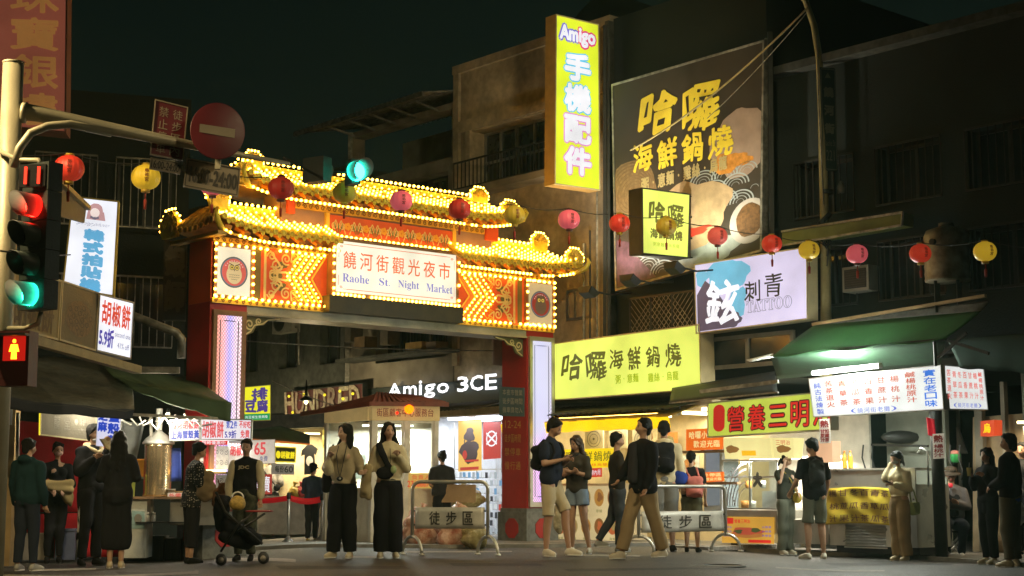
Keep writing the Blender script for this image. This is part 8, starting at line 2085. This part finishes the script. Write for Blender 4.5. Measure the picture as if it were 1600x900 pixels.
for i,(sh,e,w,d,s) in enumerate(r6[2]):
 mb = MB(); capsule(mb,sh + V((s * .004,0,0)),.041,e,.036); capsule(mb,e,.036,e.lerp(w,.85),.028); co,no,fs = fuse(mb,.009,3); co = wrinkle(co,no,.003,9 + i); arr_part('sleeve',co,fs,CREAM,r6[0],r6[4])
m = MB(); put_text(m,lambda u,v,l=0.0: V((-.045 + .09 * u,-.078 - l,.775 - .032 * v)),'JDC',0,0,1,1,.02,'w'); arr_part('chest_letters',np.array([tuple(q) for q in m.v]),m.f,CREAM,r6[0],r6[4])
g = gpt(378,881); t = thing('pushchair','black folding pushchair loaded with bags beside the man in the varsity jacket','pushchair',g)
gy = g.y - .05; pt = lambda px,py,d=0: at(px,py,gy + d)
m = MB()
for d in (-.18,.18): m.tube([pt(338,770,d),pt(352,800,d),pt(410,850,d)],.016,8); m.tube([pt(345,862,d),pt(372,820,d),pt(398,800,d)],.014,8); m.tube([pt(372,830,d),pt(414,802,d)],.014,8)
m.tube([pt(338,770,-.18),pt(338,770,.18)],.018,8); part('frame',m,M_['darkmetal'],t)
mb = MB()
for (a_,b2,r) in (((345,792),(350,820),.10),((358,820),(388,832),.09),((385,832),(402,844),.07),((352,840),(385,850),.08),((342,782),(354,780),.06)): capsule(mb,pt(*a_,-.08) - g,r,pt(*b2,.08) - g,r)
co,no,fs = fuse(mb,.018,3); co = wrinkle(co,no,.012,4,.35); arr_part('seat_fabric',co,fs,BLK,t,Matrix.Identity(4))
for (px,py,d) in ((346,862,-.18),(346,862,.18),(412,857,-.17),(412,857,.17)):
 c = pt(px,py,d); c.z = gz(c.x) + .066; m = MB(); m.lathe(c + V((0,-.02,0)),[(.06,0),(.066,.01),(.066,.03),(.06,.04)],18,V((0,1,0))); w_ = part('wheel',m,M_['black'],t); m = MB().lathe(c + V((0,-.024,0)),[(.035,0),(.035,.048)],14,V((0,1,0))); part('hub',m,M_['tin'],w_)
part('tray',MB().lathe(pt(405,800,-.05),[(.16,0),(.17,.015),(.15,.02)],18),mat('red_tray',(.30,.02,.02),.5),t)
mb = MB().ball((0,0,0),1,.10,.08,.09,16,10); loose('basket','small yellow woven basket with a white handle on the pushchair','basket',mb,mat('yellow_basket',(.50,.34,.08),.6,var=.3,scale=30),Matrix.Translation(at(371,786,gy - .15)),None,.014,8,.004)
m = MB().tube([at(371,786,gy - .15) + V((.07 * cos(q),0,.06 + .07 * sin(q))) for q in [pi * k / 8 for k in range(9)]],.010,6); part('handle',m,M_['white'],bpy.data.objects['basket'])
# 8-9, 12: people further in
r8 = person('person in a striped shirt and black shorts seen from behind past the price board',420,846,706,172,'f','low','down','stand','stand',dict(m=pattern_cloth('cloth_striped','stripe',(.42,.40,.36),(.10,.10,.11),14),k=.014,hem=.53,sleeve=1.3),dict(m=BLK,kind='shorts',k=.012,len=.95),WSH,'short',face=False,skin=0,vox=.010)
tpart('strap',MB().tube([V((-.09,.07,.62)),V((0,.078,.72)),V((.07,.055,.80))],.007,6),BLK,loose('shoulder_bag','thin black strapped bag across the striped shirt','bag',MB().ball((-.10,.06,.60),1,.04,.02,.04,12,8),BLK,r8[1]),r8[1])
person('person in a blue denim jacket and dark cap seen from behind inside the gate',487,848,724,160,'m','low','low','stand','stand',dict(m=DEN,k=.018,hem=.50,name='jacket'),dict(m=CHAR,k=.008),mat('yellow_shoe',(.55,.42,.08),.5),'short',face=False,vox=.010,cap=('cap',BLK),hpitch=-10)
person('person in a plain black t-shirt looking into the bright phone shop',690,852,704,200,'m','low','low','stand','stand',dict(m=CHAR,k=.018,sleeve=.8),dict(m=BLK,k=.008),BSH,'short',face=False,vox=.010)
# 10-11 the two women in the middle
r10 = person('woman in a beige cardigan with a camera strap round her neck looking aside',535,872,661,-12,'f','chest','link','stand2','stand',dict(m=BEIGE,k=.016,hem=.56,flare=0,name='cardigan'),dict(m=BLK,kind='wide',k=.006),mat('cream_shoe2',(.60,.52,.34),.5),'longf',hyaw=-38,hpitch=8,skin=2)
r11 = person('woman in a cream zip jacket with long dark hair and black wide trousers',606,872,659,6,'f','link','chest','stand','stand',dict(m=CREAM,k=.020,hem=.58,collar=True,name='jacket'),dict(m=BLK,kind='wide',k=.008),mat('cream_shoe2',(.60,.52,.34),.5),'long',hm=HAIR,hyaw=12,hpitch=10,skin=0)
m = MB(); put = [V((-.032,-.03,.83)),V((-.030,-.082,.76)),V((-.012,-.090,.64)),V((0,-.085,.60)),V((.012,-.090,.64)),V((.034,-.082,.76)),V((.032,-.03,.83))]
m.tube(put,.0035,6); cs_ = loose('camera_strap','thin black camera strap with a small camera hanging at the waist','camera',m,M_['black'],r10[1]); tpart('camera_body',MB().ball((0,-.09,.585),1,.026,.018,.018,12,8),M_['black'],cs_,r10[1]); tpart('camera_lens',MB().ball((.006,-.105,.585),.009,n=10,m=6),M_['steel'],cs_,r10[1])
w0_ = r10[2][0][2]; mb = MB(); mb.ball(w0_ + V((.0,-.035,-.085)),1,.048,.034,.058,14,10); capsule(mb,w0_ + V((0,-.03,-.01)),.010,w0_ + V((0,-.03,-.07)),.034)
loose('carrier_bag','translucent pale yellow plastic bag hanging from the beige cardigan woman\'s raised hand','bag',mb,mat('pale_plastic',(.58,.52,.34),.35,var=.2,bump=.4,bscale=20),r10[1],None,.007,6,.005)
mb = MB(); capsule(mb,(-.13,.02,.60),.045,(-.14,.02,.52),.04); mb.ball((-.13,.02,.56),1,.055,.04,.075); sb = loose('shoulder_bag','black shoulder bag at the beige cardigan woman\'s hip','bag',mb,BLK,r10[1],None,.009,6)
tpart('strap',MB().tube([V((-.13,.0,.62)),V((-.105,-.03,.75)),V((-.085,.01,.84))],.007,6),BLK,sb,r10[1])
mb = MB(); capsule(mb,(-.155,-.08,.66),.030,(-.175,-.06,.50),.036); capsule(mb,(-.165,-.08,.64),.028,(-.145,-.04,.45),.030); capsule(mb,(-.185,-.05,.62),.02,(-.19,-.03,.46),.024)
loose('draped_coat','beige coat folded over the cream jacket woman\'s arm','coat',mb,cl('sand',(.46,.37,.20)),r11[1],None,.009,6,.004)
mb = MB(); q_ = [V((-.075,-.02,.835)),V((-.055,-.085,.77)),V((-.015,-.100,.69)),V((.03,-.102,.63))]; mb.tube(q_,[.026,.026,.024,.020],8); mb.ball((-.03,-.088,.62),1,.07,.035,.05)
sl = loose('sling_bag','black sling bag worn across the cream jacket','bag',mb,BLK,r11[1],None,.008,7,.002); mb = MB(); mb.ball((.032,-.118,.645),1,.022,.018,.030,12,8); tpart('bag_charm',mb,mat('pale_green_charm',(.35,.45,.20),.6),sl,r11[1])
tpart('zip',MB().tube([V((.006,-.085,.80)),V((.008,-.098,.74)),V((.008,-.094,.66))],.0025,5),M_['darkmetal'],r11[0],r11[1])
mb = MB(); capsule(mb,(.03,-.078,.80),.008,(.045,-.092,.72),.008)
# 13-14 phone man and companion
r13 = person('man in a navy polo shirt and khaki shorts looking down at his phone',862,869,651,58,'m','phone','phone','stand2','bendf',dict(m=NAVY,k=.014,sleeve=.62,hem=.50,collar=True),dict(m=LKH,kind='shorts',k=.002,len=.98),WSH,'short',skin=1,hpitch=-24,hyaw=8)
backpack(r13[1],r13[5],'black backpack on the back of the man in the navy polo',BLK,seed=3)
def phone(T,p,lab,d=(0,-.5,.86)):
 m = MB(); p = V(p); d = V(d).normalized(); x = V((1,0,0)); n_ = x.cross(d).normalized()
 q = [p + x * a - n_ * .002 + d * b_ for a,b_ in ((-.021,-.04),(.021,-.04),(.021,.045),(-.021,.045))]; m.hexa(q,[v + n_ * .005 for v in q]); o = loose('phone',lab,'phone',m,M_['black'],T)
 tpart('screen',MB().add([v - n_ * .0006 for v in [p + x * a - n_ * .002 + d * b_ for a,b_ in ((-.018,-.036),(.018,-.036),(.018,.041),(-.018,.041))]],[(0,1,2,3)],False),lit('phone_screen',(120,140,160),.5),o,T); return o
w_ = r13[2][1][2]; phone(r13[1],(0.0,w_.y - .055,w_.z + .02),'dark phone held by the man in the navy polo',(0,-.8,.35))
r14 = person('woman with brown hair, arms folded, in a dark top and short denim shorts',902,865,680,-28,'f','fold','fold','stand',((.075,-.02,.285),(.115,.0,.045),(.3,-1)),dict(m=cl('dark_olive',(.05,.045,.035)),k=.018,sleeve=1.0,hem=.52),dict(m=LDEN,kind='shorts',k=.012,len=.45),WSH,'long',hm=HAIRB,skin=1,hyaw=-18,hpitch=-6)
mb = MB(); mb.ball((-.13,-.09,.28),1,.055,.045,.12,14,10); capsule(mb,(-.13,-.09,.36),.035,(-.10,-.09,.52),.012)
loose('carrier_bag','mottled translucent carrier bag hanging between the navy polo man and the woman','bag',mb,mat('mottled_plastic',(.40,.36,.24),.3,var=.5,scale=16,bump=.5,bscale=24),r14[1],None,.010,9,.007)
# 15-18
person('man in dark clothes standing behind the walking man near the menu board',966,862,675,100,'m','low','low','stand','rear',dict(m=cl('dark_brown',(.030,.026,.020)),k=.014,sleeve=1.7),dict(m=cl('slate',(.05,.055,.06)),k=.006),mat('grey_shoe',(.30,.30,.27),.5),'short',skin=1,hyaw=-10)
r16 = person('man striding along in an open black overshirt and khaki trousers',1006,874,652,-62,'m','swingf','down2',((.050,-.085,.300),(.050,-.150,.050),(0,-1)),((.046,.060,.290),(.050,.135,.060),(0,-1)),dict(m=BLK,k=.026,hem=.47,flare=.012,name='overshirt'),dict(m=KHAKI,k=.014,cuff=.032),WSH,'short',skin=0,hpitch=8,hyaw=-12)
mb = MB(); capsule(mb,(-.02,-.076,.80),.022,(-.012,-.086,.56),.034); capsule(mb,(.016,-.076,.80),.020,(.014,-.086,.56),.034); co,no,fs = fuse(mb,.009,3); arr_part('inner_shirt',co,fs,cl('dark_grey_tee',(.045,.045,.05)),r16[0],r16[4])
r17 = person('man in a cream hooded top seen from behind with a large black backpack',1040,862,657,172,'m','down','down2','stand','stand',dict(m=CREAM,k=.014,hem=.50,sleeve=1.5,hood=True),dict(m=cl('grey_short',(.20,.20,.19)),kind='shorts',k=.010,len=1.0),BSH,'short',face=False,skin=1)
backpack(r17[1],r17[5],'large black backpack with three white stripes on the cream hooded man',BLK,c=(0,.10,.715),sz=(.088,.05,.125),lines=True,seed=5)
mb = MB(); mb.ball((-.12,.02,.56),1,.06,.04,.06,14,8); loose('carrier_bag','royal blue bag at the hip of the cream hooded man','bag',mb,cl('royal_blue',(.03,.06,.30)),r17[1],None,.01,3,.004)
r18 = person('shorter person in a black t-shirt seen from behind carrying a pink backpack',1082,863,704,165,'m','down2','low','stand','stand',dict(m=BLK,k=.016,sleeve=.7,hem=.50),dict(m=OLV,kind='shorts',k=.012,len=.95),BSH,'short',face=False,skin=0)
backpack(r18[1],r18[5],'slouchy coral pink backpack hanging low on one shoulder',cl('coral_pink',(.62,.20,.17)),c=(-.045,.105,.64),sz=(.095,.05,.11),seed=6)
# 19-21
r19 = person('woman in a dark t-shirt and grey trousers holding a phone to her ear',1230,867,706,30,'f','face','low','stand','close',dict(m=cl('dark_moss',(.045,.048,.036)),k=.014,sleeve=.7,hem=.55),dict(m=GRG,kind='wide',k=.0,w=.004),WSH,'pony',skin=0,hyaw=20,hpitch=-14)
mb = MB(); mb.ball((.075,-.085,.555),1,.055,.03,.055,14,8); sb = loose('shoulder_bag','yellow shoulder bag with a long strap on the woman phoning','bag',mb,cl('mustard',(.42,.32,.05)),r19[1],None,.008,4,.003)
tpart('strap',MB().tube([V((.05,-.10,.60)),V((0,-.085,.72)),V((-.06,-.02,.83))],.006,6),cl('mustard',(.42,.32,.05)),sb,r19[1])
r20 = person('man in a black t-shirt and grey green shorts seen from behind at the sandwich stall',1275,874,684,196,'m','down2','out','stand2','stand2',dict(m=BLK,k=.016,sleeve=.75,hem=.49),dict(m=GRG,kind='shorts',k=.004,len=.92),WSH,'short',face=False,skin=0,hyaw=28,hpitch=-10)
backpack(r20[1],r20[5],'flat black backpack on the man at the sandwich stall',CHAR,c=(.02,.088,.70),sz=(.078,.03,.125),seed=8)
r21 = person('woman in a pale yellow blouse and tan trousers touching her hair',1408,876,704,-52,'f','hair','phone','close','stand',dict(m=CREAM,k=.020,hem=.60,sleeve=1.9,name='blouse'),dict(m=TAN,kind='wide',k=.008,w=.005),mat('cream_shoe2',(.60,.52,.34),.5),'pony',mask='white',skin=0,hyaw=-8,hpitch=-12)
w_ = r21[2][1][2]; phone(r21[1],(0.02,w_.y - .05,w_.z + .02),'dark phone held out by the woman in the pale yellow blouse',(0,-.8,.3))
mb = MB(); mb.hexa([V(q) for q in ((.10,.03,.41),(.16,.03,.42),(.16,.10,.42),(.10,.10,.41))],[V(q) for q in ((.10,.0,.53),(.15,.0,.53),(.15,.11,.53),(.10,.11,.53))]); hb = loose('handbag','pale green handbag on the arm of the woman in the blouse','bag',mb,cl('pale_green',(.30,.36,.14)),r21[1],None,.008,4,.002)
tpart('handle',MB().tube([V((.125,.01,.53)),V((.12,.0,.63)),V((.115,.03,.68)),V((.12,.06,.63)),V((.125,.095,.53))],.006,6),cl('pale_green',(.30,.36,.14)),hb,r21[1])
# 22 seated man
g = gpt(1497,872); g.y += .2; hh = 1.66
r22 = person('seated man in a brimmed hat and padded waistcoat with arms folded beside the dark pole',1500,872,728,-12,'m','lap','fold','sit','sit2',dict(m=cl('grey_jumper',(.11,.10,.10)),k=.016,hem=.53),dict(m=cl('dark_denim',(.022,.028,.042)),k=.008),mat('grey_shoe',(.30,.30,.27),.5),'short',loc=g,h=hh,skin=1,hpitch=-10,cap=('bucket',cl('brown_hat',(.07,.05,.035))),zoff=-.23 * hh + .02)
T22 = r22[1]; mb = MB(); mb.ball((0,0,.72),1,.105,.078,.085); mb.ball((0,0,.62),1,.095,.07,.07); wc = r22[4]; co,no,fs = fuse(mb,.009,3); co = wrinkle(co,no,.004,2); arr_part('waistcoat',co,fs,BLK,r22[0],wc)
loose('red_flower','small bright red flower pinned under the seated man\'s chin','flower',MB().ball((-.012,-.075,.838),1,.022,.016,.020,10,6),mat('bright_red_cloth',(.8,.03,.05),.6),T22)
zs_ = .505 * hh - .23 * hh - .06; t = thing('folding_stool','folding steel stool carrying the seated man','stool',g); m = MB(); fr = Fr((g.x,g.y),(1,-.1))
part('seat',MB().box(fr,-.17,.17,-.16,.18,g.z + zs_ - .04,g.z + zs_ - .01),M_['black'],t)
for s in (-1,1): part('leg',MB().tube([fr.p(-.16,s * .15,g.z),fr.p(.16,s * .15,g.z + zs_ - .04)],.012,8),M_['alu'],t); part('leg',MB().tube([fr.p(.16,s * .13,g.z),fr.p(-.16,s * .13,g.z + zs_ - .04)],.012,8),M_['alu'],t)
c = at(1492,712,g.y + .35); t = thing('juice_cup','green and pink cup shaped ornament standing on the ledge above the seated man','ornament',c); part('cup',MB().lathe(c - V((0,0,.10)),[(.06,0),(.08,.10),(.085,.12)],14),mat('green_cup',(.06,.42,.12),.4),t); part('topping',MB().ball(c + V((0,0,.04)),.07,1,1,.6,12,8),mat('pink_top',(.7,.25,.2),.5),t)
part('bracket',MB().bar(c + V((0,0,-.10)),c + V((.1,.5,-.10)),.04),M_['darkmetal'],t)
# 23-25 the group at the far right
r23 = person('woman with very long dark hair in black holding a yellow drink',1548,882,699,-60,'f','chest','chest','stand','close',dict(m=BLK,k=.022,hem=.44,name='coat'),dict(m=BLK,k=.010),mat('cream_shoe2',(.60,.52,.34),.5),'verylong',skin=1)
w_ = r23[2][0][2] + r23[2][0][3] * .06; mb = MB().lathe(w_ + V((0,-.02,-.03)),[(.016,0),(.021,.07),(.023,.072)],14); cp = loose('drink_cup','clear cup of yellow juice in the hand of the long haired woman in black','cup',mb,mat('yellow_juice',(.60,.50,.16),.25),r23[1]); tpart('straw',MB().tube([w_ + V((0,-.02,.04)),w_ + V((.006,-.02,.085))],.002,5),M_['white'],cp,r23[1])
r24 = person('tall man with thick dark hair in a black jacket and olive trousers',1583,886,676,-128,'m','down','low','stand','stand2',dict(m=BLK,k=.024,hem=.50,name='jacket'),dict(m=cl('olive_brown',(.11,.10,.065)),k=.014),CSH,'bob',skin=1,hyaw=30)
mb = MB(); mb.ball((0,-.0,.50),1,.105,.08,.022,18,8); loose('waist_cloth','royal blue shirt hem tied round the tall man\'s waist','shirt',mb,cl('royal_blue',(.03,.06,.30)),r24[1],None,.009,3,.003)
c = at(1590,800,gpt(1590,880).y - .2); mb = MB(); mb.ball((0,0,-.02),1,.10,.07,.18,14,10); capsule(mb,(0,0,.10),.03,(0,0,.24),.012); loose('carrier_bag','white cloth bag hanging at the frame edge beside the tall man','bag',mb,M_['white'],Matrix.Translation(c),None,.012,3,.008)
person('man in a dark top standing at the edge of the frame behind the tall man',1604,872,690,-40,'m','down','down','stand','stand',dict(m=CHAR,k=.016),dict(m=BLK,k=.008),BSH,'short',skin=1)
bpy.data.scenes.remove(TS)
# ------------------------------------------------------------------ thin green-tinted air added for lamp glow and lifted blacks
hz = bpy.data.materials.new('haze'); hz.use_nodes = True; nt = hz.node_tree; nt.nodes.remove(nt.nodes['Principled BSDF'])
pv = nt.nodes.new('ShaderNodeVolumePrincipled'); pv.inputs['Density'].default_value = .0014; pv.inputs['Color'].default_value = (.60,.95,.76,1); pv.inputs['Anisotropy'].default_value = .55
nt.links.new(pv.outputs[0],nt.nodes['Material Output'].inputs['Volume'])
solo('haze','thin green-tinted night air added over the whole crossing to lift the blacks',None,MB().box(Fr((0,0),(1,0)),-70,70,-70,20,-1.2,14.0),hz,(0,0,-1.2),None,'stuff')
SC.cycles.volume_bounces = 0
